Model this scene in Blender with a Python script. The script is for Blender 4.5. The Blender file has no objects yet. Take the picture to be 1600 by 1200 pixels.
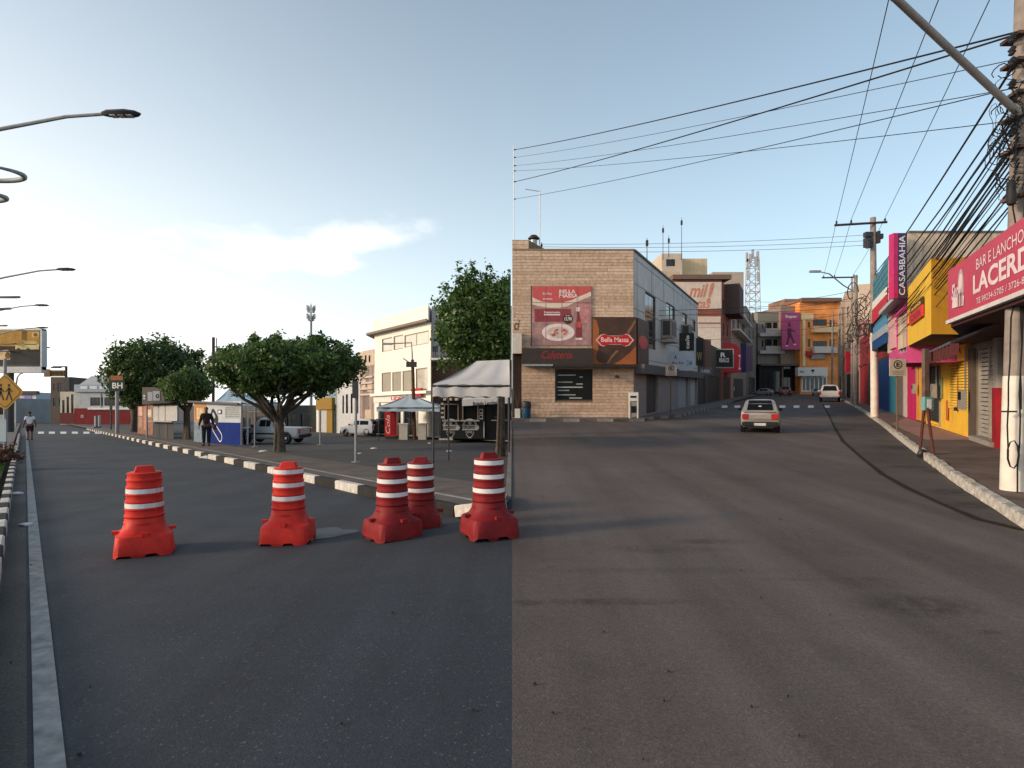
import bpy, math, random
import numpy as np
from mathutils import Vector, Matrix
random.seed(7)
R = math.radians
scene = bpy.context.scene
col = scene.collection

# ------------------------------------------------------------------ camera
CAM_H = 1.6
FPX = 900.0                      # focal length in pixels of a 1600 px wide picture
cam_data = bpy.data.cameras.new('camera')
cam = bpy.data.objects.new('camera', cam_data); col.objects.link(cam)
cam.location = (0, 0, CAM_H); cam.rotation_euler = (R(90), 0, 0)
cam_data.sensor_width = 36; cam_data.lens = 36 * FPX / 1600
cam_data.shift_y = 26.5 / 1600
cam_data.clip_start = 0.05; cam_data.clip_end = 3000
scene.camera = cam

# ------------------------------------------------------------------ light
SUN_AZ, SUN_EL = -108.0, 17.0    # degrees; 0 = straight ahead (+Y), negative = to the left
sun_dir = Vector((math.sin(R(SUN_AZ)) * math.cos(R(SUN_EL)), math.cos(R(SUN_AZ)) * math.cos(R(SUN_EL)), math.sin(R(SUN_EL))))
sl = bpy.data.lights.new('sun', 'SUN'); sl.energy = 1.9; sl.angle = R(10); sl.color = (1.0, 0.76, 0.53)
sun = bpy.data.objects.new('sun', sl); col.objects.link(sun)
sun.rotation_euler = sun_dir.to_track_quat('Z', 'Y').to_euler()
world = bpy.data.worlds.new('World'); scene.world = world; world.use_nodes = True
def build_world():
    nt = world.node_tree; N = nt.nodes; L = nt.links; N.clear()
    out = N.new('ShaderNodeOutputWorld'); bg = N.new('ShaderNodeBackground'); bg.inputs[1].default_value = 0.115
    sky = N.new('ShaderNodeTexSky'); sky.sky_type = 'NISHITA'; sky.sun_disc = False
    sky.sun_elevation = R(SUN_EL); sky.sun_rotation = R(SUN_AZ)
    sky.altitude = 0; sky.air_density = 1.0; sky.dust_density = 1.6; sky.ozone_density = 0.8
    tc = N.new('ShaderNodeTexCoord'); sep = N.new('ShaderNodeSeparateXYZ'); L.new(tc.outputs['Generated'], sep.inputs[0])
    def math_(op, a, b=None, c=None):
        n = N.new('ShaderNodeMath'); n.operation = op
        for i, v in enumerate((a, b, c)):
            if v is None: continue
            if isinstance(v, (int, float)): n.inputs[i].default_value = v
            else: L.new(v, n.inputs[i])
        return n.outputs[0]
    # a flat cloud deck seen in perspective
    zz = math_('ADD', sep.outputs[2], 0.10)
    px = math_('DIVIDE', sep.outputs[0], zz); py = math_('DIVIDE', sep.outputs[1], zz)
    cmb = N.new('ShaderNodeCombineXYZ'); L.new(px, cmb.inputs[0]); L.new(py, cmb.inputs[1])
    no = N.new('ShaderNodeTexNoise'); no.inputs['Scale'].default_value = 1.5; no.inputs['Detail'].default_value = 7; no.inputs['Roughness'].default_value = 0.52
    mp = N.new('ShaderNodeMapping'); mp.inputs['Location'].default_value = (3.1, 1.7, 0); mp.inputs['Scale'].default_value = (1.0, 0.8, 1)
    L.new(cmb.outputs[0], mp.inputs[0]); L.new(mp.outputs[0], no.inputs['Vector'])
    # the clouds gather around one part of the deck (front left), thin out elsewhere
    dx = math_('MULTIPLY', math_('ADD', px, 1.02), 1.35); dy = math_('MULTIPLY', math_('ADD', py, -2.62), 1.7)
    rr = math_('ADD', math_('MULTIPLY', dx, dx), math_('MULTIPLY', dy, dy))
    near = math_('POWER', 2.718, math_('MULTIPLY', rr, -1.6))
    cov = math_('ADD', math_('MULTIPLY', no.outputs[0], 0.82), math_('MULTIPLY', near, 0.36))
    mr = N.new('ShaderNodeMapRange'); mr.interpolation_type = 'SMOOTHSTEP'
    mr.inputs[1].default_value = 0.58; mr.inputs[2].default_value = 0.78; mr.inputs[3].default_value = 0; mr.inputs[4].default_value = 0.85
    L.new(cov, mr.inputs[0])
    # low haze bank, stronger on the sun's side
    side = math_('ADD', math_('MULTIPLY', sep.outputs[0], sun_dir.x), math_('MULTIPLY', sep.outputs[1], sun_dir.y))
    side01 = math_('MULTIPLY_ADD', side, 0.5, 0.5)
    hz = math_('POWER', 2.718, math_('MULTIPLY', math_('MAXIMUM', sep.outputs[2], 0.0), -3.6))
    hzm = math_('MULTIPLY', hz, math_('POWER', side01, 1.9))
    def mixc(f, a, b_):
        x = N.new('ShaderNodeMix'); x.data_type = 'RGBA'; L.new(f, x.inputs[0])
        for i, q in ((6, a), (7, b_)):
            if isinstance(q, tuple): x.inputs[i].default_value = (*q, 1)
            else: L.new(q, x.inputs[i])
        return x.outputs[2]
    hz2 = math_('POWER', 2.718, math_('MULTIPLY', math_('MAXIMUM', sep.outputs[2], 0.0), -3.2))
    hs = N.new('ShaderNodeHueSaturation'); hs.inputs['Saturation'].default_value = .88; hs.inputs['Hue'].default_value = .497; hs.inputs['Value'].default_value = .90; L.new(sky.outputs[0], hs.inputs['Color'])
    base = mixc(math_('MULTIPLY', hz2, 0.75), hs.outputs[0], (4.1, 5.8, 6.7))       # pale blue air all round
    base = mixc(math_('MINIMUM', math_('MULTIPLY', hzm, 1.7), 0.94), base, (9.0, 8.2, 7.3))  # bright bank towards the sun
    base = mixc(mr.outputs[0], base, (7.4, 7.3, 7.2))
    L.new(base, bg.inputs[0]); L.new(bg.outputs[0], out.inputs[0])
build_world()
scene.cycles.max_bounces = 6; scene.cycles.diffuse_bounces = 3; scene.cycles.glossy_bounces = 3; scene.cycles.transmission_bounces = 3
scene.view_settings.view_transform = 'Standard'; scene.view_settings.look = 'None'
scene.view_settings.exposure = 0.86; scene.view_settings.gamma = 1.0; scene.view_settings.use_curve_mapping = False

# ------------------------------------------------------------------ lie of the land
# Two streets leave the junction: the one to the left falls gently away, the one to the right climbs gently.
S = 23.5 / FPX; Y0 = 4.0
LEFT, RIGHT = -1, 1
HOR = {LEFT: 650.0, RIGHT: 603.0}
EFF = {LEFT: CAM_H - S * Y0, RIGHT: CAM_H + S * Y0}
def rise(Y, side): return side * S * (min(Y, 330.0) - Y0)
def lerp(a, b, t): return a + (b - a) * t
def clamp(t, a=0.0, b=1.0): return max(a, min(b, t))
def sstep(t): t = clamp(t); return t * t * (3 - 2 * t)
def terr(X, Y):
    if Y <= Y0: return 0.0
    w = lerp(4.0, 0.06, sstep((Y - 5.0) / 4.2))
    b = -1 + 2 * sstep((X + w) / w)
    return b * S * (min(Y, 330.0) - Y0)
def flat(x, y, side):
    Y = FPX * EFF[side] / (y - HOR[side]); return (x - 800) / FPX * Y, Y
def ground(x, y):
    "point of the terrain seen at a picture position"
    Y = 8.0
    for _ in range(200):
        X = (x - 800) / FPX * Y
        Yn = FPX * (CAM_H - terr(X, Y)) / max(y - 626.5, 1e-3)
        Y = lerp(Y, Yn, 0.3)
    X = (x - 800) / FPX * Y
    return Vector((X, Y, terr(X, Y)))
def at(x, y, Y, side):
    "3-D point at a given depth"
    return Vector(((x - 800) / FPX * Y, Y, EFF[side] + (HOR[side] - y) / FPX * Y + rise(Y, side)))
def wpt(X, Y, Z, side): return Vector((X, Y, Z + rise(Y, side)))

# ------------------------------------------------------------------ materials
MATS = {}
def M(key, c=(.5, .5, .5), rough=.7, metal=0.0, var=.14, scale=5.0, bump=0.0, bscale=60.0, streak=0.0, spec=.22, alpha=None, dirt=(.10, .08, .06), scuff=None):
    if key in MATS: return MATS[key]
    m = bpy.data.materials.new(key); m.use_nodes = True; MATS[key] = m
    nt = m.node_tree; N = nt.nodes; L = nt.links
    b = N['Principled BSDF']; b.inputs['Roughness'].default_value = rough; b.inputs['Metallic'].default_value = metal
    b.inputs['Specular IOR Level'].default_value = spec
    tc = N.new('ShaderNodeTexCoord')
    no = N.new('ShaderNodeTexNoise'); no.inputs['Scale'].default_value = scale; no.inputs['Detail'].default_value = 6; no.inputs['Roughness'].default_value = .6
    L.new(tc.outputs['Object'], no.inputs['Vector'])
    mr = N.new('ShaderNodeMapRange'); mr.inputs[1].default_value = .3; mr.inputs[2].default_value = .7
    mr.inputs[3].default_value = 1 - var; mr.inputs[4].default_value = 1 + var
    L.new(no.outputs[0], mr.inputs[0])
    mx = N.new('ShaderNodeMix'); mx.data_type = 'RGBA'; mx.blend_type = 'MULTIPLY'; mx.inputs[0].default_value = 1
    mx.inputs[6].default_value = (*c, 1); L.new(mr.outputs[0], mx.inputs[7])
    res = mx.outputs[2]
    if streak > 0:
        mp = N.new('ShaderNodeMapping'); mp.inputs['Scale'].default_value = (2.2, 2.2, .22); L.new(tc.outputs['Object'], mp.inputs[0])
        n2 = N.new('ShaderNodeTexNoise'); n2.inputs['Scale'].default_value = 2.0; n2.inputs['Detail'].default_value = 8; n2.inputs['Roughness'].default_value = .7
        L.new(mp.outputs[0], n2.inputs['Vector'])
        r2 = N.new('ShaderNodeMapRange'); r2.inputs[1].default_value = .5; r2.inputs[2].default_value = .75; r2.inputs[3].default_value = 0; r2.inputs[4].default_value = streak
        L.new(n2.outputs[0], r2.inputs[0])
        m2 = N.new('ShaderNodeMix'); m2.data_type = 'RGBA'; L.new(r2.outputs[0], m2.inputs[0]); L.new(res, m2.inputs[6]); m2.inputs[7].default_value = (*dirt, 1)
        res = m2.outputs[2]
    if scuff:
        n4 = N.new('ShaderNodeTexNoise'); n4.inputs['Scale'].default_value = 14; n4.inputs['Detail'].default_value = 9; n4.inputs['Roughness'].default_value = .75; n4.inputs['Distortion'].default_value = .6
        L.new(tc.outputs['Object'], n4.inputs['Vector'])
        r4 = N.new('ShaderNodeMapRange'); r4.inputs[1].default_value = .58; r4.inputs[2].default_value = .66; r4.inputs[3].default_value = 0; r4.inputs[4].default_value = .6; L.new(n4.outputs[0], r4.inputs[0])
        m4 = N.new('ShaderNodeMix'); m4.data_type = 'RGBA'; L.new(r4.outputs[0], m4.inputs[0]); L.new(res, m4.inputs[6]); m4.inputs[7].default_value = (*scuff, 1); res = m4.outputs[2]
    L.new(res, b.inputs['Base Color'])
    if bump > 0:
        n3 = N.new('ShaderNodeTexNoise'); n3.inputs['Scale'].default_value = bscale; n3.inputs['Detail'].default_value = 4
        L.new(tc.outputs['Object'], n3.inputs['Vector'])
        bp = N.new('ShaderNodeBump'); bp.inputs['Strength'].default_value = bump; bp.inputs['Distance'].default_value = .01
        L.new(n3.outputs[0], bp.inputs['Height']); L.new(bp.outputs[0], b.inputs['Normal'])
    return m
def glass(key='window_glass', c=(.012, .014, .017), rough=.08): return M(key, c, rough, 0, .3, 1.2, spec=.45)

# ------------------------------------------------------------------ mesh builder
ROOT = {}
def origin(o): return ROOT.get(o.name, Vector((0, 0, 0))) if o else Vector((0, 0, 0))
def props(o, label=None, cat=None, group=None, kind=None):
    if label: o['label'] = label
    if cat: o['category'] = cat
    if group: o['group'] = group
    if kind: o['kind'] = kind
    return o
def thing(name, label, cat, loc=(0, 0, 0), group=None):
    o = bpy.data.objects.new(name, None); col.objects.link(o); o.empty_display_size = .2
    o.location = loc; ROOT[o.name] = Vector(loc)
    return props(o, label, cat, group)
class MB:
    def __init__(s): s.v = []; s.f = []; s.m = []
    def add(s, vs, fs, mi=0):
        n = len(s.v); s.v += [tuple(p) for p in vs]
        for f in fs: s.f.append(tuple(i + n for i in f)); s.m.append(mi)
    def quad(s, a, b, c, d, mi=0): s.add([a, b, c, d], [(0, 1, 2, 3)], mi)
    def hexa(s, p, mi=0):
        "8 corners: bottom loop then top loop"
        s.add(p, [(0, 3, 2, 1), (4, 5, 6, 7), (0, 1, 5, 4), (1, 2, 6, 5), (2, 3, 7, 6), (3, 0, 4, 7)], mi)
    def box(s, x0, x1, y0, y1, z0, z1, mi=0):
        s.hexa([(x0, y0, z0), (x1, y0, z0), (x1, y1, z0), (x0, y1, z0), (x0, y0, z1), (x1, y0, z1), (x1, y1, z1), (x0, y1, z1)], mi)
    def fbox(s, F, u0, u1, v0, v1, d0, d1, mi=0):
        s.hexa([F.P(u0, v0, d1), F.P(u1, v0, d1), F.P(u1, v0, d0), F.P(u0, v0, d0), F.P(u0, v1, d1), F.P(u1, v1, d1), F.P(u1, v1, d0), F.P(u0, v1, d0)], mi)
    def tube(s, pts, r, n=6, caps=True, mi=0):
        pts = [Vector(p) for p in pts]; k = len(pts)
        rs = r if isinstance(r, (list, tuple)) else [r] * k
        base = len(s.v); up = Vector((0, 0, 1)); prev = None
        for i, p in enumerate(pts):
            t = (pts[min(i + 1, k - 1)] - pts[max(i - 1, 0)]).normalized()
            if prev is None: a = t.cross(up if abs(t.z) < .95 else Vector((1, 0, 0))).normalized()
            else:
                a = prev - t * prev.dot(t)
                a = a.normalized() if a.length > 1e-5 else t.orthogonal().normalized()
            prev = a; b = t.cross(a)
            for j in range(n):
                w = 2 * math.pi * j / n; s.v.append(tuple(p + (a * math.cos(w) + b * math.sin(w)) * rs[i]))
        for i in range(k - 1):
            for j in range(n):
                j2 = (j + 1) % n
                s.f.append((base + i * n + j, base + i * n + j2, base + (i + 1) * n + j2, base + (i + 1) * n + j)); s.m.append(mi)
        if caps:
            s.f.append(tuple(base + j for j in reversed(range(n)))); s.m.append(mi)
            s.f.append(tuple(base + (k - 1) * n + j for j in range(n))); s.m.append(mi)
    def rings(s, rings, mi=0, cap0=True, cap1=True):
        "loft between closed rings of equal length"
        base = len(s.v); n = len(rings[0])
        for r in rings: s.v += [tuple(p) for p in r]
        for i in range(len(rings) - 1):
            for j in range(n):
                j2 = (j + 1) % n
                s.f.append((base + i * n + j, base + i * n + j2, base + (i + 1) * n + j2, base + (i + 1) * n + j)); s.m.append(mi)
        if cap0: s.f.append(tuple(base + j for j in reversed(range(n)))); s.m.append(mi)
        if cap1: s.f.append(tuple(base + (len(rings) - 1) * n + j for j in range(n))); s.m.append(mi)
    def lathe(s, prof, c=(0, 0, 0), n=20, mi=0, caps=True):
        rs = [[(c[0] + r * math.cos(2 * math.pi * j / n), c[1] + r * math.sin(2 * math.pi * j / n), c[2] + z) for j in range(n)] for r, z in prof]
        s.rings(rs, mi, caps, caps)
    def sheet(s, A, B, n, m, zoff, mi=0, zf=None):
        "strip of ground between two polylines (lists of (X,Y) of equal length), draped over the terrain"
        zf = zf or terr
        rows = []
        for i in range(len(A) - 1):
            for k in range(n):
                t = k / n
                rows.append((lerp(A[i][0], A[i + 1][0], t), lerp(A[i][1], A[i + 1][1], t), lerp(B[i][0], B[i + 1][0], t), lerp(B[i][1], B[i + 1][1], t)))
        rows.append((*A[-1], *B[-1]))
        base = len(s.v)
        for ax, ay, bx, by in rows:
            for j in range(m + 1):
                X = lerp(ax, bx, j / m); Y = lerp(ay, by, j / m); s.v.append((X, Y, zf(X, Y) + zoff))
        for i in range(len(rows) - 1):
            for j in range(m):
                a = base + i * (m + 1) + j
                s.f.append((a, a + 1, a + m + 2, a + m + 1)); s.m.append(mi)
    def build(s, name, mats, parent=None, smooth=None):
        off = origin(parent); me = bpy.data.meshes.new(name)
        me.from_pydata([(p[0] - off.x, p[1] - off.y, p[2] - off.z) for p in s.v], [], s.f)
        if not isinstance(mats, (list, tuple)): mats = [mats]
        for m in mats: me.materials.append(m)
        if len(mats) > 1: me.polygons.foreach_set('material_index', s.m)
        if smooth:
            me.polygons.foreach_set('use_smooth', [True] * len(me.polygons)); me.set_sharp_from_angle(angle=R(smooth))
        me.update()
        o = bpy.data.objects.new(name, me); col.objects.link(o)
        o.parent = parent; ROOT[o.name] = off
        return o
def fix_normals(o):
    import bmesh
    bm = bmesh.new(); bm.from_mesh(o.data); bmesh.ops.recalc_face_normals(bm, faces=bm.faces); bm.to_mesh(o.data); bm.free(); return o
def copy_tree(o, parent=None):
    c = o.copy(); col.objects.link(c); c.parent = parent; ROOT[c.name] = Vector(o.location) if parent is None else ROOT[parent.name]
    for ch in list(o.children): copy_tree(ch, c)
    return c

# ------------------------------------------------------------------ facades
class Fc:
    "a vertical plane: u runs left to right as the camera sees it, v up from the ground, d out towards the viewer"
    def __init__(s, side, p, q, back=None):
        s.side = side; s.A = Vector(p); s.B = Vector(q); s.W = (s.B - s.A).length; s.U = (s.B - s.A) / s.W
        s.N = Vector((s.U.y, -s.U.x))
        s.D = Vector(back).normalized() if back else -s.N
    def P(s, u, v, d=0.0):
        q = s.A + s.U * u + (s.N * d if d >= 0 else s.D * (-d))
        return Vector((q.x, q.y, v + rise(q.y, s.side)))
    def px(s, x, y, d=0.0):
        dx = (x - 800) / FPX; A = s.A + s.N * d
        # A + u U = t (dx, 1)
        det = s.U.x * (-1) + s.U.y * dx
        u = (A.x * 1 - A.y * dx) / det if abs(det) > 1e-9 else 0
        t = A.y + u * s.U.y
        return u, EFF[s.side] + (HOR[s.side] - y) / FPX * t
    def rect(s, x0, x1, yt, yb, d=0.0):
        xm = (x0 + x1) / 2; u0, _ = s.px(x0, yt, d); u1, _ = s.px(x1, yt, d)
        return (u0, u1, s.px(xm, yb, d)[1], s.px(xm, yt, d)[1])
    def base(s): return s.P(s.W / 2, 0, 0)
def isect(x, p, slope):
    "where picture column x meets the plan line X = p.x + slope (Y - p.y)"
    k = (x - 800) / FPX; Y = (p[0] - slope * p[1]) / (k - slope); return (k * Y, Y)
def wall(F, parent, mat, u0, u1, v0, v1, depth, openings=(), reveal=.16, name='wall', mat_side=None, roof=None, top=True):
    mb = MB()
    us = sorted({u0, u1, *[clamp(o[0], u0, u1) for o in openings], *[clamp(o[1], u0, u1) for o in openings]})
    vs = sorted({v0, v1, *[clamp(o[2], v0, v1) for o in openings], *[clamp(o[3], v0, v1) for o in openings]})
    for a, b in zip(us, us[1:]):
        for c, e in zip(vs, vs[1:]):
            um, vm = (a + b) / 2, (c + e) / 2
            if any(o[0] < um < o[1] and o[2] < vm < o[3] for o in openings): continue
            mb.quad(F.P(a, c, 0), F.P(b, c, 0), F.P(b, e, 0), F.P(a, e, 0))
    for o in openings:
        a, b, c, e = o[:4]; r = -reveal
        mb.quad(F.P(a, c, r), F.P(a, c, 0), F.P(a, e, 0), F.P(a, e, r)); mb.quad(F.P(b, c, 0), F.P(b, c, r), F.P(b, e, r), F.P(b, e, 0))
        mb.quad(F.P(a, e, 0), F.P(b, e, 0), F.P(b, e, r), F.P(a, e, r)); mb.quad(F.P(a, c, r), F.P(b, c, r), F.P(b, c, 0), F.P(a, c, 0))
        mb.quad(F.P(a, c, r), F.P(b, c, r), F.P(b, e, r), F.P(a, e, r))
    D = -depth
    mb.quad(F.P(u0, v0, D), F.P(u0, v0, 0), F.P(u0, v1, 0), F.P(u0, v1, D), 1); mb.quad(F.P(u1, v0, 0), F.P(u1, v0, D), F.P(u1, v1, D), F.P(u1, v1, 0), 1)
    mb.quad(F.P(u1, v0, D), F.P(u0, v0, D), F.P(u0, v1, D), F.P(u1, v1, D), 1)
    if top: mb.quad(F.P(u0, v1, 0), F.P(u1, v1, 0), F.P(u1, v1, D), F.P(u0, v1, D), 2)
    return mb.build(name, [mat, mat_side or mat, roof or M('roof_felt', (.16, .15, .14), .9)], parent)
def window(F, parent, r, nx=2, ny=1, fm=None, gm=None, recess=.10, fw=.05, name='window'):
    a, b, c, e = r; fm = fm or M('dark_frame', (.04, .04, .045), .5); gm = gm or glass(); mb = MB()
    d0, d1 = -recess - .02, -recess + .04
    mb.fbox(F, a, a + fw, c, e, d0, d1); mb.fbox(F, b - fw, b, c, e, d0, d1)
    mb.fbox(F, a + fw, b - fw, e - fw, e, d0, d1); mb.fbox(F, a + fw, b - fw, c, c + fw, d0, d1)
    for i in range(1, nx):
        u = lerp(a, b, i / nx); mb.fbox(F, u - fw * .4, u + fw * .4, c + fw, e - fw, d0, d1 - .004)
    for j in range(1, ny):
        v = lerp(c, e, j / ny); mb.fbox(F, a + fw, b - fw, v - fw * .4, v + fw * .4, d0, d1 - .008)
    o = mb.build(name, fm, parent)
    for i in range(nx):
        for j in range(ny):
            p = MB(); ua, ub = lerp(a, b, i / nx) + .01, lerp(a, b, (i + 1) / nx) - .01; va, vb = lerp(c, e, j / ny) + .01, lerp(c, e, (j + 1) / ny) - .01
            p.fbox(F, ua, ub, va, vb, -recess - .012, -recess + .006); p.build('pane', gm, o)
    return o
def panel(F, parent, r, mat, d0=0.0, d1=.06, name='panel'):
    mb = MB(); mb.fbox(F, r[0], r[1], r[2], r[3], d0, d1); return mb.build(name, mat, parent)
def shutter(F, parent, r, mat, n, d=-.10, name='roller_shutter', split=True, th=.035):
    a, b, c, e = r; h = (e - c) / n
    g = MB(); g.fbox(F, a, a + .05, c, e, d - .02, d + .06); g.fbox(F, b - .05, b, c, e, d - .02, d + .06)
    o = g.build(name, mat, parent); g2 = None; panel(F, o, (a + .05, b - .05, c, e), M('shutter_gap', (.02, .015, .012), .9), d - .04, d - .016, 'backing')
    for i in range(n):
        mb = g2 if (not split and g2) else MB(); g2 = mb
        v = c + i * h
        mb.hexa([F.P(a + .05, v + h * .06, d + th), F.P(b - .05, v + h * .06, d + th), F.P(b - .05, v + h * .06, d - .015), F.P(a + .05, v + h * .06, d - .015),
                 F.P(a + .05, v + h * .84, d + th * .35), F.P(b - .05, v + h * .84, d + th * .35), F.P(b - .05, v + h * .84, d - .015), F.P(a + .05, v + h * .84, d - .015)])
        if split: mb.build('slat', mat, o)
    if not split: g2.build('slats', mat, o)
    return o
def text_geo(s, shear=0.0, bold=0.0):
    cu = bpy.data.curves.new('t', 'FONT'); cu.body = s; cu.shear = shear; cu.offset = bold; cu.resolution_u = 3; cu.align_x = 'LEFT'
    ob = bpy.data.objects.new('t', cu); me = bpy.data.meshes.new_from_object(ob)
    v = [tuple(p.co) for p in me.vertices]; f = [tuple(p.vertices) for p in me.polygons]
    bpy.data.objects.remove(ob); bpy.data.meshes.remove(me); bpy.data.curves.remove(cu)
    xs = [p[0] for p in v]; ys = [p[1] for p in v]
    x0, x1, y0, y1 = min(xs), max(xs), min(ys), max(ys)
    return [((p[0] - x0) / (x1 - x0), (p[1] - y0) / (y1 - y0)) for p in v], f
def lettering(F, parent, s, r, mat, d=.012, shear=0.0, bold=0.0, rot=False, slope=0.0, name='lettering'):
    v, f = text_geo(s, shear, bold); a, b, c, e = r; mb = MB()
    if rot: pts = [F.P(lerp(b, a, q[1]), lerp(c, e, q[0]), d) for q in v]
    else: pts = [F.P(lerp(a, b, q[0]), lerp(c, e, q[1]) + slope * (q[0] - .5), d) for q in v]
    mb.add(pts, f)
    return mb.build(name, mat, parent)
def blob(F, parent, pts, mat, d, name, th=.006):
    "flat printed shape given as (u,v) polygon"
    mb = MB(); n = len(pts)
    mb.add([F.P(u, v, d) for u, v in pts] + [F.P(u, v, d + th) for u, v in pts],
           [tuple(range(n, 2 * n))] + [(i, (i + 1) % n, n + (i + 1) % n, n + i) for i in range(n)])
    return mb.build(name, mat, parent)
def ell(cx, cy, rx, ry, n=20, a0=0, a1=360): return [(cx + rx * math.cos(R(lerp(a0, a1, i / n))), cy + ry * math.sin(R(lerp(a0, a1, i / n)))) for i in range(n)]
# ------------------------------------------------------------------ ground
def asphalt(key, c, c2, warm=0.0, seed=0.0, spots=(), grain=None):
    if key in MATS: return MATS[key]
    m = bpy.data.materials.new(key); m.use_nodes = True; MATS[key] = m
    nt = m.node_tree; N = nt.nodes; L = nt.links; b = N['Principled BSDF']
    geo = N.new('ShaderNodeNewGeometry'); mp = N.new('ShaderNodeMapping'); mp.inputs['Location'].default_value = (seed, seed * .7, 0)
    L.new(geo.outputs['Position'], mp.inputs[0])
    def noise(sc, det=4, rough=.6, vec=None):
        n = N.new('ShaderNodeTexNoise'); n.inputs['Scale'].default_value = sc; n.inputs['Detail'].default_value = det; n.inputs['Roughness'].default_value = rough
        L.new(vec or mp.outputs[0], n.inputs['Vector']); return n.outputs[0]
    def rng(v, a, b_, c_, d):
        r = N.new('ShaderNodeMapRange'); r.inputs[1].default_value = a; r.inputs[2].default_value = b_; r.inputs[3].default_value = c_; r.inputs[4].default_value = d; L.new(v, r.inputs[0]); return r.outputs[0]
    def mixc(f, a, b_, mode='MIX'):
        x = N.new('ShaderNodeMix'); x.data_type = 'RGBA'; x.blend_type = mode
        if isinstance(f, float): x.inputs[0].default_value = f
        else: L.new(f, x.inputs[0])
        for i, q in ((6, a), (7, b_)):
            if isinstance(q, tuple): x.inputs[i].default_value = (*q, 1)
            else: L.new(q, x.inputs[i])
        return x.outputs[2]
    big = rng(noise(.35, 5), .35, .68, 0, 1)
    base = mixc(big, c, c2)
    # worn tyre lanes and soft stains
    stain = rng(noise(1.1, 7, .65), .56, .76, 0, .55)
    base = mixc(stain, base, tuple(q * .62 for q in c))
    if grain is not None:      # wear drawn out along the direction of travel
        g_ = N.new('ShaderNodeMapping'); g_.inputs['Rotation'].default_value = (0, 0, math.atan(grain)); g_.inputs['Scale'].default_value = (1.1, .06, 1); L.new(geo.outputs['Position'], g_.inputs[0])
        base = mixc(1.0, base, rng(noise(1.0, 5, .6, g_.outputs[0]), .3, .7, .72, 1.28), 'MULTIPLY')
    blot = rng(noise(9, 6, .75), .38, .62, .15, 1); sx = N.new('ShaderNodeSeparateXYZ'); L.new(geo.outputs['Position'], sx.inputs[0])
    for cx, cy, rx_, ry_, amt in spots:      # oil and patch marks with ragged edges
        def ma(op, a, b_):
            n = N.new('ShaderNodeMath'); n.operation = op
            for i, q in ((0, a), (1, b_)):
                if isinstance(q, (int, float)): n.inputs[i].default_value = q
                else: L.new(q, n.inputs[i])
            return n.outputs[0]
        dx = ma('DIVIDE', ma('SUBTRACT', sx.outputs[0], cx), rx_); dy = ma('DIVIDE', ma('SUBTRACT', sx.outputs[1], cy), ry_)
        w = rng(ma('ADD', ma('MULTIPLY', dx, dx), ma('MULTIPLY', dy, dy)), .15, 1.0, amt, 0)
        base = mixc(ma('MULTIPLY', w, blot), base, tuple(q * .38 for q in c))
    vor = N.new('ShaderNodeTexVoronoi'); vor.inputs['Scale'].default_value = 95; L.new(mp.outputs[0], vor.inputs['Vector'])
    hsv = N.new('ShaderNodeSeparateColor'); L.new(vor.outputs['Color'], hsv.inputs[0])
    spk = rng(hsv.outputs[0], 0, 1, .78, 1.22)
    base = mixc(1.0, base, spk, 'MULTIPLY')
    fine = rng(noise(240, 2), .3, .7, .86, 1.14)
    base = mixc(1.0, base, fine, 'MULTIPLY')
    # pale grit
    grit = rng(hsv.outputs[1], .975, .99, 0, .3)
    base = mixc(grit, base, (.22, .21, .20))
    # hairline cracks
    v2 = N.new('ShaderNodeTexVoronoi'); v2.feature = 'DISTANCE_TO_EDGE'; v2.inputs['Scale'].default_value = .45
    wob = N.new('ShaderNodeVectorMath'); wob.operation = 'ADD'; nz = N.new('ShaderNodeTexNoise'); nz.inputs['Scale'].default_value = 2.2; nz.inputs['Detail'].default_value = 5; L.new(mp.outputs[0], nz.inputs['Vector'])
    L.new(mp.outputs[0], wob.inputs[0]); L.new(nz.outputs['Color'], wob.inputs[1]); L.new(wob.outputs[0], v2.inputs['Vector'])
    crk = rng(v2.outputs[0], .0, .006, .45, 0)
    crm = N.new('ShaderNodeMath'); crm.operation = 'MULTIPLY'; L.new(crk, crm.inputs[0]); L.new(rng(noise(.5, 2), .5, .62, 0, 1), crm.inputs[1])
    base = mixc(crm.outputs[0], base, (.012, .012, .012))
    L.new(base, b.inputs['Base Color'])
    L.new(rng(noise(.8, 4), .3, .7, .72, .95), b.inputs['Roughness']); b.inputs['Specular IOR Level'].default_value = .35
    bp = N.new('ShaderNodeBump'); bp.inputs['Strength'].default_value = .3; bp.inputs['Distance'].default_value = .006
    L.new(vor.outputs['Distance'], bp.inputs['Height']); L.new(bp.outputs[0], b.inputs['Normal'])
    return m
ASPH_L = asphalt('asphalt_blue_grey', (.028, .034, .043), (.039, .045, .054), grain=-.84)
SPOTS = [(*flat(x, y, RIGHT), a, b, c) for x, y, a, b, c in ((1430, 945, .55, .30, .9), (960, 940, .7, .09, .8), (820, 942, .2, .08, .8), (840, 690, 2.4, 1.6, .9), (890, 684, 1.6, .7, .9), (1040, 858, .8, .2, .5), (1105, 846, .5, .14, .7), (1545, 988, .1, .05, .9), (1010, 892, 1.6, .12, .35), (1300, 905, .8, .06, .4))]
SPOTG = [(*flat(x, y, RIGHT), a, b, c) for x, y, a, b, c in ((1480, 738, .5, .5, 1.0), (1450, 712, .5, .5, 1.0), (1405, 700, .6, .7, 1.0), (1540, 790, .8, .3, 1.0), (1390, 672, .7, .9, 1.0), (1420, 730, .6, .3, .8), (1500, 770, .6, .4, .9), (1350, 655, .8, 1.4, .9))]
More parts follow.
